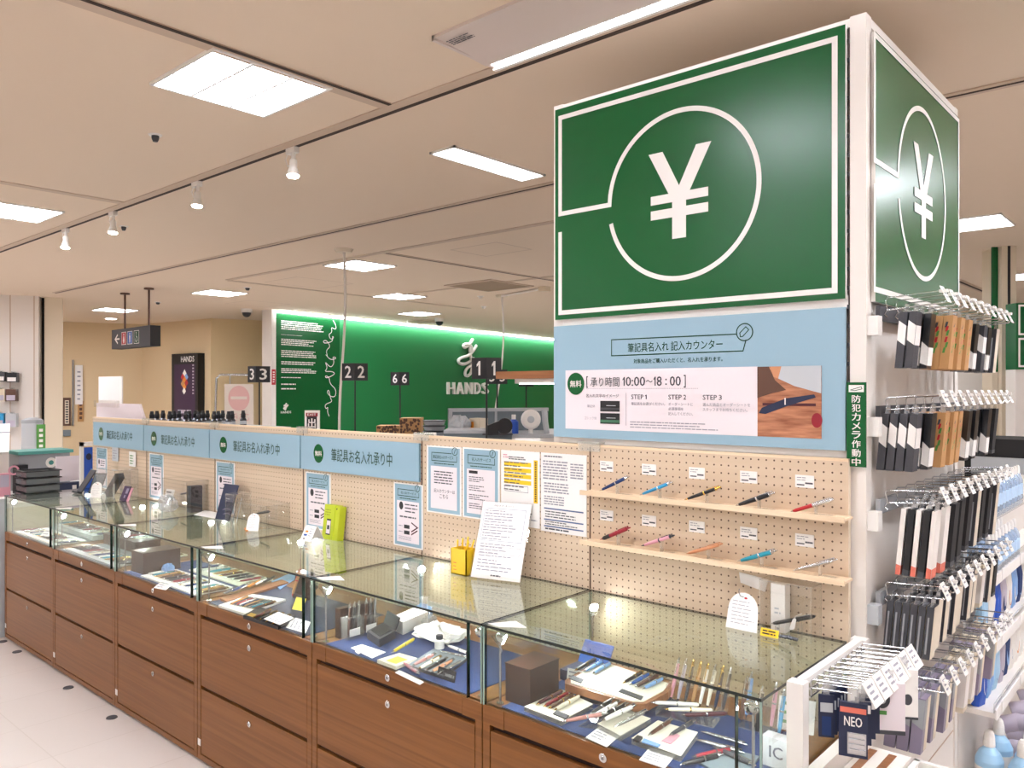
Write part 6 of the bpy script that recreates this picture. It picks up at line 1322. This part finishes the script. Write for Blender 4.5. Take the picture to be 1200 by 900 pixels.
q.stroke(FG, smooth(zpts(dl, 310, 360, 5.62), 3), .013, .022, 'pink_white'); q.build('thread_drawing', t)
# EXIT sign behind the screen
F, w, h = slab_at(357, 374, 481, 520, 5.0)
t = thing('exit_sign', 'small red and black EXIT sign with a white border behind the screen', 'sign', F.p(w / 2, 0))
q = B(); q.slab(F, 0, 0, w, h, -.02, 0, 'white'); q.build('frame', t, bevel=.006); q = B(); q.slab(F, w * .15, .0, w * .85, h * .86, 0, .002, 'black'); q.slab(F, w * .1, h * .82, w * .9, h * .93, .0, .003, 'crimson'); q.build('panel', t)
q = B(); q.text('EXIT', F, w * .2, h * .845, w * .8, h * .91, .0036, 'white', .02); q.text('出', F, w * .25, h * .48, w * .76, h * .76, .0026, 'white', .04); q.build('lettering', t)
q = B(); q.cyl(F.p(w / 2, -.5, -.01), F.p(w / 2, 0, -.01), .012, 'white'); q.build('stem', t)
c = F.p(w / 2, 0, 0); counter('till_counter', 'low counter carrying the EXIT sign', (c.x - .3, c.y - .1, 0), (c.x + .3, c.y + .4, c.z - .5 + .002))
# hanging toilet sign
a = atZ(141, 343, CEIL); b = atZ(169, 337, CEIL); R = (b - a).normalized(); R.z = 0
zb, zt = CAM_H + .49 * KC, CAM_H + .72 * KC
Fh = Face(V((a.x, a.y, 0)), R, (0, 0, 1)); Lr = (b - a).length
ua = Fh.uv(131, 400)[0]; ub = Fh.uv(176, 400)[0]
t = thing('toilet_sign', 'dark hanging sign with arrow and toilet pictograms', 'sign', Fh.p(Lr / 2, zt))
q = B(); q.slab(Fh, ua, zb, ub, zt, -.13, .0, 'charcoal', 'matte_black'); q.build('box', t)
for u in (0, Lr): q = B(); q.cyl(Fh.p(u, zt, -.06), Fh.p(u, CEIL, -.06), .014, 'brown', n=8); q.cyl(Fh.p(u, CEIL - .02, -.06), Fh.p(u, CEIL, -.06), .06, 'brown', n=14); q.build('rod', t)
w = ub - ua; hm = (zb + zt) / 2; q = B(); q.stroke(Fh, [(ua + w * .17, hm + .06), (ua + w * .1, hm), (ua + w * .17, hm - .06)], .024, .002, 'white'); q.stroke(Fh, [(ua + w * .1, hm), (ua + w * .22, hm)], .022, .0022, 'white'); q.build('arrow', t)
for i, (m, x) in enumerate((('red', .27), ('blue', .43), ('deep_green', .6))):
    q = B(); u0, u1 = ua + w * x, ua + w * (x + .13); q.rect(Fh, u0, hm - .085, u1, hm + .085, .002, 'white'); q.rect(Fh, u0 + .008, hm - .078, u1 - .008, hm + .078, .0025, m); uc = (u0 + u1) / 2
    if i < 2: q.disc(Fh, uc, hm + .05, .014, .014, .003, 'white', 14); q.poly(Fh, [(uc - .022, hm + .03), (uc + .022, hm + .03), (uc + .01, hm - .065), (uc - .01, hm - .065)] if i else [(uc - .012, hm + .03), (uc + .012, hm + .03), (uc + .028, hm - .03), (uc + .01, hm - .065), (uc - .01, hm - .065), (uc - .028, hm - .03)], .003, None, 'white')
    else: q.disc(Fh, uc - .008, hm + .055, .011, .011, .003, 'white', 14); q.stroke(Fh, [(uc - .008, hm + .04), (uc - .006, hm), (uc + .02, hm), (uc + .03, hm - .05)], .009, .003, 'white'); q.arc(Fh, uc - .004, hm - .03, .03, 150, 380, .008, .003, 'white', 20)
    q.build('pictogram', t)
# beige walls: light box with poster, notices
u0, v0 = FB.uv(210, 500); u1, v1 = FB.uv(238, 414)
t = thing('poster_light_box', 'black light box with a purple poster on the beige wall', 'poster', FB.p(u0, 0, .0))
u1b = FB.uv(240, 440)[0]
q = B(); q.slab(FB, u0 - .02, .3, u1b, v1, .006, .14, 'black'); q.build('case', t)
q = B(); q.text('HANDS', FB, u0 + (u1b - u0) * .35, FB.uv(222, 424.5)[1], u0 + (u1b - u0) * .86, FB.uv(222, 418)[1], .142, 'white', .03); q.build('lettering', t)
q = B(); e0, f0 = u0 + (u1b - u0) * .08, .5; e1, f1 = u0 + (u1b - u0) * .9, FB.uv(225, 427)[1]; q.rect(FB, e0, f0, e1, f1, .1415, 'purple'); ps = q.build('poster_sheet', t)
q = B(); uc, vc = (e0 + e1) / 2, FB.uv(227, 447)[1]; sz = .075
for i, (du, dv, m) in enumerate(((0, 2, 'white'), (-1, 1, 'red'), (1, 1, 'pale_blue'), (0, .3, 'orange'), (-1, -.6, 'kraft'), (1, -.4, 'red'), (0, -1.4, 'orange'), (-.2, -2.4, 'white'))): q.poly(FB, [(uc + du * sz * .8, vc + dv * sz + sz), (uc + du * sz * .8 + sz * .8, vc + dv * sz), (uc + du * sz * .8, vc + dv * sz - sz * .8), (uc + du * sz * .8 - sz * .8, vc + dv * sz)], .142 + .0003 * i, None, m)
q.dashes(FB, e0 + .12, vc - .75, e1 - .1, vc - .5, 2, .1425, 'lavender', .5, .1, 4); q.dashes(FB, e1 - .09, vc - .25, e1 - .04, vc + .32, 10, .1425, 'lavender', .5, 0, 3); q.build('poster_print', ps)
u0, v0 = FA.uv(88, 474); u1, v1 = FA.uv(97, 428)
t = thing('wall_notice', 'tall narrow white notice on the beige wall', 'notice', FA.p(u0, v0)); q = B(); q.slab(FA, u0, v0, u1, v1, .03, .04, 'paper'); q.build('sheet', t); q = B(); q.dashes(FA, u0 + (u1 - u0) * .3, v0 + .05, u0 + (u1 - u0) * .75, v1 - .1, 7, .041, 'print_light', .3, .2, 4); q.build('lettering', t); q = B(); q.slab(FA, u0 - .05, v0 - .4, u0 - .02, v1 + .1, 0, .03, 'steel'); q.build('rail', t)
u0, v0 = FA.uv(74, 499); u1, v1 = FA.uv(83, 466)
t = thing('wall_plaque', 'dark framed plaque low on the beige wall beside the cream pier', 'plaque', FA.p(u0, v0)); q = B(); q.slab(FA, u0, v0, u1, v1, 0, .03, 'brown'); q.build('frame', t); q = B(); q.rect(FA, u0 + .03, v0 + .04, u1 - .03, v1 - .05, .031, 'cream'); q.dashes(FA, u0 + .04, v0 + .05, u1 - .04, v1 - .06, 9, .032, 'charcoal', .55, 0, 4); q.build('panel', t); q = B(); q.slab(FA, u0, v0 - .2, u1, v0 - .08, 0, .03, 'slate'); q.build('switch_plate', t)
u0, v0 = FA.uv(91, 494); u1, v1 = FA.uv(98, 470)
t = thing('wall_picture', 'small orange framed notice under the tall white notice', 'picture', FA.p(u0, v0)); q = B(); q.slab(FA, u0, v0, u1, v1, 0, .02, 'kraft'); q.build('frame', t); q = B(); q.dashes(FA, u0 + .03, v0 + .03, u1 - .02, v1 - .03, 4, .021, 'brown', .6, .2, 4); q.build('print', t)
# no entry banner hanging from a bent rod
F, w, h = slab_at(263, 297, 450, 502, 8.6)
t = thing('no_entry_banner', 'pale hanging banner with a faded pink no entry disc', 'banner', F.p(w / 2, 0))
q = B(); q.slab(F, 0, -.3, w, h, -.006, 0, 'banner'); q.build('cloth', t); q = B(); q.disc(F, w * .5, h * .68, .115, .135, .0012, 'no_entry'); q.rect(F, w * .22, h * .655, w * .78, h * .72, .0024, 'banner')
vs, fs = text_shape('こちらは', .02); q.add([F.p(w * .1 + (1 - x) * w * .75, h * .17 + y * h * .17, .0012) for x, y in vs], fs, 'no_entry'); q.build('print', t)
q = B(); q.tube([F.p(-.13, -.9, -.01), F.p(-.1, .2, -.01), F.p(-.09, h + .06, -.01), F.p(-.05, h + .1, -.01), F.p(w * .95, h + .1, -.01)], .012, 'steel'); q.tube([F.p(.06, h, 0), F.p(.06, h + .1, 0)], .006, 'steel'); q.build('rod', t)
q = B(); q.cyl(F.p(-.13, -F.o.z, -.01), F.p(-.13, -.88, -.01), .014, 'steel'); q.cyl(F.p(-.13, -F.o.z, -.01), F.p(-.13, -F.o.z + .02, -.01), .18, 'steel', n=20); q.build('stand', t)
u, v = FG.uv(320, 440); q = B(); q.slab(FG, -.088, FG.uv(322, 451)[1], -.01, FG.uv(322, 433)[1], .03, .034, 'red'); t = tag(q.build('red_plate'), 'small red vertical plate on the white end of the green wall', 'plate'); q = B(); q.dashes(FG, -.07, FG.uv(322, 449)[1], -.03, FG.uv(322, 435)[1], 5, .0345, 'white', .5, 0, 2); q.build('lettering', t)
# white clear divider on the screen end
c = atD(140, 498, 5.9)
counter('till_counter', 'long low counter behind the far end of the screen', (-6.2, 2.40, 0), (-4.9, 2.6, 1.396))
xa, xb = atY(113, 499, 2.46).x, atY(175, 499, 2.46).x; F = Face((xa, 2.46, 1.396), (1, 0, 0), (0, 0, 1)); w = xb - xa; h = .205
t = thing('counter_divider', 'low white sloped divider with a white sheet standing in it', 'divider', F.p(w / 2, 0))
q = B(); q.poly(F, [(0, 0), (w, 0), (w * .84, h), (0, h)], -.01, 0, 'pink_white'); q.build('panel', t); q = B(); q.slab(F, .0, h * .86, w * .46, h * 1.1, 0, .02, 'clear_acrylic', 'acrylic_edge'); q.build('clip', t)
q = B(); q.slab(F, .01, h * .95, w * .475, h + .2, -.02, -.012, 'paper'); q.build('sheet', t)
rb = random.Random(9)
bp = None
def make_bot():
    t = thing('ink_bottle', '', 'bottle', (0, 0, 0), 'black capped bottles behind the screen'); q = B(); q.lathe((0, 0, 0), (0, 0, 1), [(0, .022), (.004, .025), (.045, .025), (.06, .014)], 'gunmetal', 12); q.build('bottle', t); q = B(); q.lathe((0, 0, .06), (0, 0, 1), [(0, .018), (.03, .018), (.034, .015), (.055, .012)], 'black', 12); q.build('cap', t); q = B(); q.lathe((0, 0, .01), (0, 0, 1), [(0, .0256), (.026, .0256)], 'light_grey', 12); q.build('label', t); return t
bq = make_bot(); ff = True
c0 = atD(160, 490, 6.2)
for i, px in enumerate([178, 184, 191, 199, 204, 210, 218, 222, 229, 233, 238, 243, 251, 256, 261, 268, 272, 285]):
    p = atD(px, 490, 5.95 + .12 * (i % 3)); z = 1.426; lb = 'black capped bottle behind the screen, %d bottles away from the white divider' % i
    lb = 'black capped bottle behind the screen, %s counted from the white divider' % (ORD + ['fifteenth', 'sixteenth', 'seventeenth', 'eighteenth'])[i]
    if ff: bq.location = (p.x, p.y, z); bq['label'] = lb; ff = False
    else: copy_tree(bq, V((p.x, p.y, z)), lb)
ca = atD(230, 490, 6.0); counter('till_counter', 'narrow counter under the row of black capped bottles', (-6.2, 2.63, 0), (-5.2, 3.35, 1.425))
# cartons, trays and equipment in front of the green wall
def px_box(name, label, cat, px0, px1, py0, py1, D, m, th=.25, extra=None, group=None):
    F, w, h = slab_at(px0, px1, py0, py1, D); t = thing(name, label, cat, F.p(w / 2, 0), group); q = B(); q.slab(F, 0, 0, w, h, -th, 0, m); q.build('box' if name != 'monitor' else 'screen', t, bevel=.004)
    return t, F, w, h
def dots(t, F, w, h, m, seed, n=40):
    r = random.Random(seed); q = B()
    for i in range(n): q.disc(F, r.uniform(.06, .94) * w, r.uniform(.08, .92) * h, .011, .013, .0008, m, 10)
    q.build('print', t)
for a in ((441, 468, 499, 508.5, 'low brown patterned carton before the green wall', 3), (468.5, 493, 490, 508.5, 'tall brown patterned carton beside the pole of sign 6', 5)):
    t, F, w, h = px_box('patterned_carton', a[4], 'carton', a[0], a[1], a[2], a[3], 7.6, 'kraft'); dots(t, F, w, h, 'brown', a[5])
for i in range(3):
    c = atD(509, 505, 7.4); t = thing('round_tray', 'round grey tray, %s from the top of its stack' % ORD[2 - i], 'tray', (c.x, c.y, 1.2 + .05 * i), 'round grey trays before the green wall'); z = CAM_H - (510.5 - CY) / FPX * 7.4 + .05 * i
    q = B(); q.lathe((c.x, c.y, z), (0, 0, 1), [(0, .09), (.035, .1), (.04, .105), (.042, .1)], 'grey', 24); q.build('tray_body', t); q = B(); q.lathe((c.x, c.y, z + .035), (0, 0, 1), [(0, .106), (.008, .108)], 'charcoal', 24); q.build('rim', t)
for a in ((526, 640, 480, 530, 7.0, 'long grey office screen with a pale frame before the green wall'),):
    F, w, h = slab_at(a[0], a[1], a[2], a[3], a[4]); F.R = (RV + FV * .35).normalized(); F.N = F.R.cross(F.U); w *= 1.1
    t = thing('desk_screen', a[5], 'partition', F.p(w / 2, 0)); q = B(); v0 = CAM_H - (508 - CY) / FPX * 6.75 - F.o.z + .002; q.slab(F, 0, v0, w, h, -.03, 0, 'slate'); q.build('panel', t); q = B(); q.slab(F, 0, v0, .03, h, -.035, .01, 'light_grey'); q.slab(F, 0, h - .02, w, h + .01, -.035, .01, 'light_grey'); q.slab(F, w * .45, v0, w * .45 + .02, h, 0, .01, 'light_grey'); q.build('frame', t)
t, F, w, h = px_box('equipment_cabinet', 'grey green equipment cabinet top behind the screen', 'cabinet', 520, 600, 505, 540, 6.2, 'slate', .4); q = B(); q.slab(F, 0, h - .02, w, h + .004, -.41, .01, 'light_grey'); q.build('worktop', t)
for a in ((485, 511, 507, 520, 5.6, 'black screen in a white frame beside the round trays', .06), (604, 633, 514, 530, 4.6, 'dark screen in a white frame close to the tower', .05)):
    F, w, h = slab_at(*a[:5]); t = thing('monitor', a[5], 'monitor', F.p(w / 2, 0)); q = B(); q.slab(F, 0, -.25, w, h, -.03, 0, 'white'); q.build('frame', t, bevel=.004); q = B(); q.rect(F, .015, -.2, w - .015, h - .015, .0008, 'matte_black'); q.build('screen', t); q = B(); q.cyl(F.p(w / 2, -F.o.z + 0.0, -.04), F.p(w / 2, -.2, -.04), .03, 'grey'); q.build('stand', t)
F, w, h = slab_at(570, 600, 490, 510, 6.1)
t = thing('tape_dispenser', 'black tape dispenser among the till equipment', 'dispenser', F.p(w / 2, 0)); q = B(); q.hexa([F.p(0, .0, 0), F.p(.09, 0, 0), F.p(.09, 0, -.08), F.p(0, 0, -.08), F.p(0, .07, 0), F.p(.1, .11, 0), F.p(.1, .11, -.08), F.p(0, .07, -.08)], 'black'); q.build('body', t); q = B(); q.cyl(F.p(.14, .07, 0), F.p(.14, .07, -.07), .06, 'matte_black', n=20); q.build('roll', t); q = B(); q.slab(F, -.03, .0, .2, .012, -.09, 0, 'charcoal'); q.build('base', t)
for i, (px, m, lb, h_) in enumerate(((539, 'light_grey', 'white crumpled paper bundle in front of the office screen', .09), (560, 'cream', 'cream file box in front of the office screen', .13), (602, 'royal', 'blue bottle in front of the office screen', .12), (622, 'white', 'white round fan head near the tower', .11), (641, 'light_grey', 'pale bracket beside the white fan head', .16))):
    c = atD(px, 506, 6.75); z = CAM_H - (508 - CY) / FPX * 6.75
    if i == 0: crumple('paper_bundle', (c.x, c.y, z), .1, .07, h_ + .05, m, lb, 'paper', seed=31); continue
    t = thing(['', 'file_box', 'blue_bottle', 'desk_fan', 'metal_bracket'][i], lb, ['', 'box', 'bottle', 'fan', 'bracket'][i], (c.x, c.y, z)); q = B()
    if i == 1: q.box((c.x - .06, c.y - .04, z), (c.x + .06, c.y + .06, z + h_), m); q.build('box', t, bevel=.003); q = B(); q.box((c.x - .04, c.y - .045, z + .03), (c.x - .01, c.y - .04, z + .1), 'orange'); q.build('label', t)
    elif i == 2: q.lathe((c.x, c.y, z), (0, 0, 1), [(0, .04), (.1, .04), (.12, .02)], m, 14); q.build('bottle', t); q = B(); q.cyl((c.x, c.y, z + .12), (c.x, c.y, z + .16), .018, 'white'); q.build('cap', t)
    elif i == 3: q.lathe((c.x, c.y, z + .12), -FV, [(0, .08), (.02, .085), (.04, .07)], 'white', 20); q.build('cage', t); q = B(); q.cyl((c.x, c.y, z), (c.x, c.y, z + .06), .02, 'white'); q.build('stand', t); q = B(); q.lathe(V((c.x, c.y, z + .12)) - FV * .041, -FV, [(0, .03), (.006, .02)], 'light_grey', 16); q.build('hub', t)
    else: q.tube([(c.x, c.y, z), (c.x - .02, c.y, z + .1), (c.x - .03, c.y, z + .2)], .025, m); q.build('arm', t); q = B(); q.cyl((c.x, c.y, z - .01), (c.x, c.y, z), .05, m); q.build('base', t)
q = B(); c = atD(590, 508, 6.8); z = CAM_H - (508 - CY) / FPX * 6.75
fcounter('long grey counter under the office screen items', 527, 680, 6.64, 7.6, z - .0005)
c = atD(480, 510, 7.7); fcounter('grey counter under the patterned cartons', 436, 523, 7.25, 8.0, CAM_H - (510.5 - CY) / FPX * 7.4)
# hanging cables
for (x0, y0, x1, y1, sag, lb) in ((403, 292, 400, 505, 2.5, 'pale cable with a ceiling rose hanging in front of the green text panel'), (588, 346, 581, 525, 4, 'pale cable hanging from a ceiling conduit behind the largest till sign')):
    p0 = atZ(x0, y0, CEIL); D = (p0 - EYE).dot(FV); pts = []
    for i in range(13):
        f = i / 12; p = atD(x0 + (x1 - x0) * f + sag * math.sin(f * 5), y0 + (y1 - y0) * f, D); pts.append(p)
    pts[0].z = CEIL; last = pts[-1]; pts += [V((last.x, last.y, 1.16))]
    t = thing('hanging_cable', lb, 'cable', p0); q = B(); q.tube(pts, .012, 'panel_white', 8); q.build('cable', t); q = B(); q.cyl(p0, p0 - V((0, 0, .03)), .09, 'cream', .07, 16); q.build('ceiling_rose', t)
p = atZ(578, 343, CEIL); t = thing('cable_arm', 'thin pale ceiling conduit leading to the cable beside sign 1', 'conduit', p); q = B(); a = atZ(588, 345, CEIL) - V((0, 0, .02)); b = atZ(638, 336, CEIL) - V((0, 0, .02)); q.tube([a, b], .016, 'panel_white'); q.build('pipe', t); q = B(); q.box(b + V((-.06, -.05, -.04)), b + V((.06, .05, .02)), 'cream'); q.build('junction_box', t)
# wooden canopy with a lamp fixed to the tower's far side
t = thing('wooden_canopy', 'wooden canopy board with a lamp under it beside the tower', 'canopy', (CX0, 3.3, 1.8))
a = atY(581, 443, 3.2); q = B(); q.box((a.x, 3.2, 1.76), (CX0 + .01, 3.36, 1.80), 'tray_wood'); q.build('board', t, bevel=.002)
q = B(); q.box((a.x + .12, 3.22, 1.735), (CX0, 3.33, 1.76), 'white'); q.build('lamp_housing', t); q = B(); q.box((a.x + .14, 3.235, 1.731), (CX0 - .02, 3.315, 1.735), 'strip_lamp'); q.build('diffuser', t)
# ================================================================== beyond the far end of the cases
t = thing('side_table', 'white topped table with stationery beyond the far glass case', 'table', (-6.9, 2.6, 0))
q = B(); q.box((-8.2, 1.75, .88), (-6.28, 3.4, .91), 'panel_white'); q.build('tabletop', t); q = B(); q.box((-8.15, 1.8, 0), (-6.3, 3.35, .88), 'cream'); q.build('cabinet_body', t); q = B(); q.box((-6.285, 1.76, 0), (-6.255, 1.8, .95), 'light_grey'); q.build('end_post', t)
TZ = .9115
ctray = atX(42, 578, -6.5)
for i in range(4):
    z = TZ + i * .052; t = thing('mesh_tray', 'dark mesh letter tray, %s from the top of its stack' % ORD[3 - i], 'tray', (-6.5, 2.05, z), 'stacked dark mesh trays')
    a, b = atX(13, 570, -6.5), atX(68, 570, -6.5); y0, y1 = 1.95, 2.2
    q = B(); q.box((-6.62, y0 + .02, z), (-6.4, y1 - .02, z + .004), 'charcoal'); q.build('base', t)
    q = B()
    for lo, hi in (((-6.62, y0 + .015, z), (-6.4, y0 + .02, z + .04)), ((-6.62, y1 - .02, z), (-6.4, y1 - .015, z + .04)), ((-6.405, y0 + .02, z), (-6.4, y1 - .02, z + .04)), ((-6.62, y0 + .02, z), (-6.615, y1 - .02, z + .04))): q.box(lo, hi, 'smoked_plastic')
    q.build('mesh_side', t)
    q = B()
    for lo, hi in (((-6.625, y0, z + .04), (-6.395, y0 + .02, z + .046)), ((-6.625, y1 - .02, z + .04), (-6.395, y1, z + .046)), ((-6.41, y0, z + .04), (-6.395, y1, z + .046)), ((-6.625, y0, z + .04), (-6.61, y1, z + .046))): q.box(lo, hi, 'black')
    q.build('rim', t)
a, b = atX(22, 565, -6.9), atX(66, 565, -6.9)
t = thing('storage_box', 'grey storage box with a teal lid behind the mesh trays', 'box', (-6.9, 2.3, TZ))
q = B(); q.box((-7.15, a.y, TZ), (-6.9, b.y + .1, 1.2), 'grey'); q.build('box', t, bevel=.006); q = B(); q.box((-7.17, a.y - .01, 1.2), (-6.88, b.y + .12, 1.225), 'teal_lid'); q.build('lid', t, bevel=.006)
q = B(); F = sideface(-6.899); c = F.uv(60, 542); q.disc(F, c[0], c[1], .04, .04, .0, 'white'); q.disc(F, c[0], c[1], .018, .018, .001, 'teal_lid'); q.build('dial', t)
t = thing('black_box', 'small black device beside the grey storage box', 'device', (-6.8, 2.15, TZ)); a, b = atX(19, 550, -6.8), atX(33, 550, -6.8); q = B(); q.box((-6.88, a.y, TZ), (-6.8, b.y, 1.13), 'black'); q.build('body', t, bevel=.003); q = B(); F = sideface(-6.799); q.rect(F, a.y + .01, 1.03, a.y + .04, 1.07, 0, 'light_grey'); q.build('label', t)
a, b = atX(66, 560, -6.7), atX(94, 560, -6.7)
t = thing('blank_board', 'blank white panel standing beside the grey storage box', 'panel', (-6.7, 2.4, TZ)); q = B(); q.box((-6.72, a.y, TZ + .08), (-6.7, b.y, 1.185), 'pink_white'); q.build('panel', t, bevel=.006); q = B(); q.box((-6.74, a.y, TZ), (-6.66, b.y, TZ + .07), 'navy_dark'); q.build('base', t); q = B(); F = sideface(-6.659); q.rect(F, a.y + .1, TZ + .02, a.y + .13, TZ + .05, 0, 'white'); q.build('badge', t)
a, b = atX(94, 560, -6.35), atX(113, 560, -6.35)
t = thing('banner_frame', 'white framed blue banner standing beside the last pegboard', 'banner', (-6.35, 2.5, .9)); q = B()
for lo, hi in (((-6.37, a.y, .912), (-6.34, a.y + .022, 1.31)), ((-6.37, b.y - .02, .912), (-6.34, b.y, 1.31)), ((-6.37, a.y, 1.28), (-6.34, b.y, 1.31)), ((-6.37, a.y, .912), (-6.34, b.y, .94))): q.box(lo, hi, 'white')
q.build('frame', t); q = B(); q.box((-6.36, a.y + .02, .94), (-6.35, b.y - .02, 1.27), 'royal'); bl = q.build('blue_sheet', t); q = B(); F = sideface(-6.3495); q.disc(F, a.y + .06, 1.2, .02, .025, 0, 'navy_dark'); q.disc(F, a.y + .08, 1.08, .012, .03, 0, 'pale_blue'); q.disc(F, a.y + .09, .99, .012, .02, 0, 'orange'); q.build('print', bl)
c = atX(38, 530, -8.0); t = thing('collection_bin', 'white and grey round bin with a green label on the side table', 'bin', (-8.0, c.y, TZ)); q = B(); q.lathe((-8.0, c.y, TZ), (0, 0, 1), [(0, .085), (.49, .085)], 'light_grey', 24); q.build('body', t); q = B(); q.lathe((-8.0, c.y, TZ + .49), (0, 0, 1), [(0, .088), (.03, .085), (.045, .05), (.05, .03)], 'grey', 24); q.build('lid', t); q = B(); F = Face((-7.935, c.y + .01, TZ + .15), (.25, 1, 0), (0, 0, 1)); q.slab(F, 0, 0, .07, .33, .025, .03, 'leaf'); q.dashes(F, .02, .02, .05, .3, 6, .031, 'white', .55, 0, 5); q.build('green_label', t)
# brochures, hooks at the frame edge
t = thing('brochure_holder', 'slanted stack of white brochures on a white stand by the pier', 'brochures', (-6.9, 1.9, TZ)); a = atX(-12, 560, -6.9); b = atX(14, 560, -6.9)
q = B(); q.box((-7.1, a.y - .3, TZ), (-6.9, b.y - .02, 1.27), 'panel_white'); q.build('stand', t)
F = Face((-6.88, a.y - .3, 1.22), (0, 1, 0), (-.35, .12, .5)); q = B(); q.slab(F, 0, 0, b.y - a.y + .27, .26, 0, .02, 'paper'); q.build('sheet', t); q = B(); q.dashes(F, .02, .05, b.y - a.y + .3, .24, 4, .021, 'print_light', .2, .4, 4); q.build('print', t)
t = thing('pink_pouch', 'pink pouch with a pink ring beside the brochures', 'pouch', (-6.75, 1.8, TZ)); a = atX(3, 555, -6.75); q = B(); q.box((-6.8, a.y - .1, TZ), (-6.74, a.y + .05, 1.08), 'pink'); q.build('pouch_body', t, bevel=.01); q = B(); F = sideface(-6.738); q.arc(F, a.y + .07, 1.1, .03, 0, 360, .014, 0, 'pink', 20); q.rect(F, a.y - .02, .98, a.y + .04, 1.07, .0, 'lavender'); q.build('ring', t)
for px, py0, py1, m, lb, i in ((4, 436, 447, 'charcoal', 'dark boxed item hanging on the white pier, upper row', 0), (18, 437, 448, 'black', 'second dark boxed item hanging on the white pier, upper row', 1), (4, 456, 470, 'cream', 'cream round item hanging below the dark boxes', 2), (17, 456, 470, 'brown', 'brown round item hanging below the dark boxes', 3), (3, 484, 500, 'cyan', 'blue pack hanging low on the white pier', 4), (17, 484, 500, 'light_grey', 'clear pack hanging beside the blue pack on the pier', 5)):
    u0, v0 = FP.uv(px - 6, py1); u1, v1 = FP.uv(px + 6, py0); t = thing('hanging_pack', lb, 'pack', FP.p((u0 + u1) / 2, v0), 'packs hanging on the white pier'); q = B()
    q.slab(FP, u0, v0, u1, v1, .06, .2, m); q.build('body', t, bevel=.004); q = B(); q.tube([FP.p((u0 + u1) / 2, v1 + .01, 0), FP.p((u0 + u1) / 2, v1 + .01, .24)], .008, 'chrome'); q.build('hook', t); q = B(); q.slab(FP, u0 + .01, v0 + .01, u1 - .01, v0 + (v1 - v0) * .5, .2, .203, 'paper' if i < 2 else 'lavender'); q.build('label', t)
# ================================================================== far end of the aisle
def far_post(name, label, x0, x1, y0p, y1p, D, m, th=.3, cat='post'):
    F, w, h = slab_at(x0, x1, y0p, y1p, D)
    t = thing(name, label, cat, F.p(w / 2, -F.o.z)); q = B(); q.slab(F, 0, -F.o.z, w, CEIL - F.o.z, -th, 0, m); q.build('post_body', t); return t, F, w
t, F, w = far_post('aisle_tower', 'cream display tower with dark slot far down the aisle', 1174, 1191, 355, 560, 7.2, 'cream')
q = B(); q.slab(F, w * .4, -F.o.z, w * .58, CEIL - F.o.z, .0, .004, 'black'); q.build('slot', t)
F, w, h = slab_at(1163, 1169.5, 355, 436, 7.25); t = thing('green_panel', 'narrow green panel beside the far cream tower', 'panel', F.p(w / 2, 0)); q = B(); q.slab(F, 0, 0, w, CEIL - F.o.z, -.02, 0, 'sign_green'); q.build('panel', t); q = B(); q.slab(F, 0, -F.o.z, w, 0, -.02, 0, 'cream'); q.build('lower_panel', t)
F, w, h = slab_at(1191, 1300, 355, 433, 6.95); t = thing('green_panel', 'green sign panel with white outlines on the far tower', 'panel', F.p(w / 2, 0)); q = B(); q.slab(F, 0, 0, w, h, -.15, 0, 'sign_green'); q.build('panel', t); q = B(); q.slab(F, 0, -F.o.z, w, 0, -.15, -.01, 'panel_white'); q.build('lower_panel', t)
q = B(); q.stroke(F, [(w, h * .96), (.025, h * .96), (.025, h * .53), (w, h * .53)], .016, .002, 'white'); q.stroke(F, [(w, h * .46), (.025, h * .46), (.025, h * .05), (w, h * .05)], .016, .002, 'white'); q.build('outline', t)
F, w, h = slab_at(1122, 1166, 428, 470, 7.6); t = thing('white_shelving', 'white shelving with pale boards beyond the hanging packs', 'shelving', F.p(w / 2, -F.o.z)); q = B(); q.slab(F, 0, -F.o.z, w, h - .25, -.3, 0, 'panel_white'); q.build('panel', t); q = B(); q.slab(F, .05, h - .25, w * .9, h - .0, -.2, -.1, 'white'); q.build('header_board', t)
F, w, h = slab_at(1120, 1175, 355, 428, 9.5); t = thing('cloth_rail', 'thin metal rail standing far down the aisle', 'rail', F.p(w / 2, -F.o.z)); q = B(); q.tube([F.p(.1, -F.o.z + .0, 0), F.p(.1, h * .6, 0), F.p(.15, h * .65, 0), F.p(w, h * .66, 0), F.p(w, -F.o.z, 0)], .012, 'steel'); q.build('rail_tube', t); q = B(); q.box(F.p(.1, -F.o.z, 0) - V((.1, .1, 0)), F.p(.1, -F.o.z, 0) + V((.1, .1, .03)), 'steel'); q.build('foot', t)
t = thing('black_rack', 'black goods rack beyond the bottles at the aisle end', 'rack', atD(1195, 457, 5.6)); c = atD(1196, 540, 5.6); q = B(); q.box((c.x - .35, c.y, 0), (c.x + .4, c.y + .5, 1.35), 'matte_black'); q.build('rack_body', t)
for i in range(3): q = B(); q.box((c.x - .3, c.y - .04, .5 + i * .3), (c.x + .4, c.y, .62 + i * .3), ('navy', 'gold_foil', 'light_grey')[i]); q.build('goods_row', t)
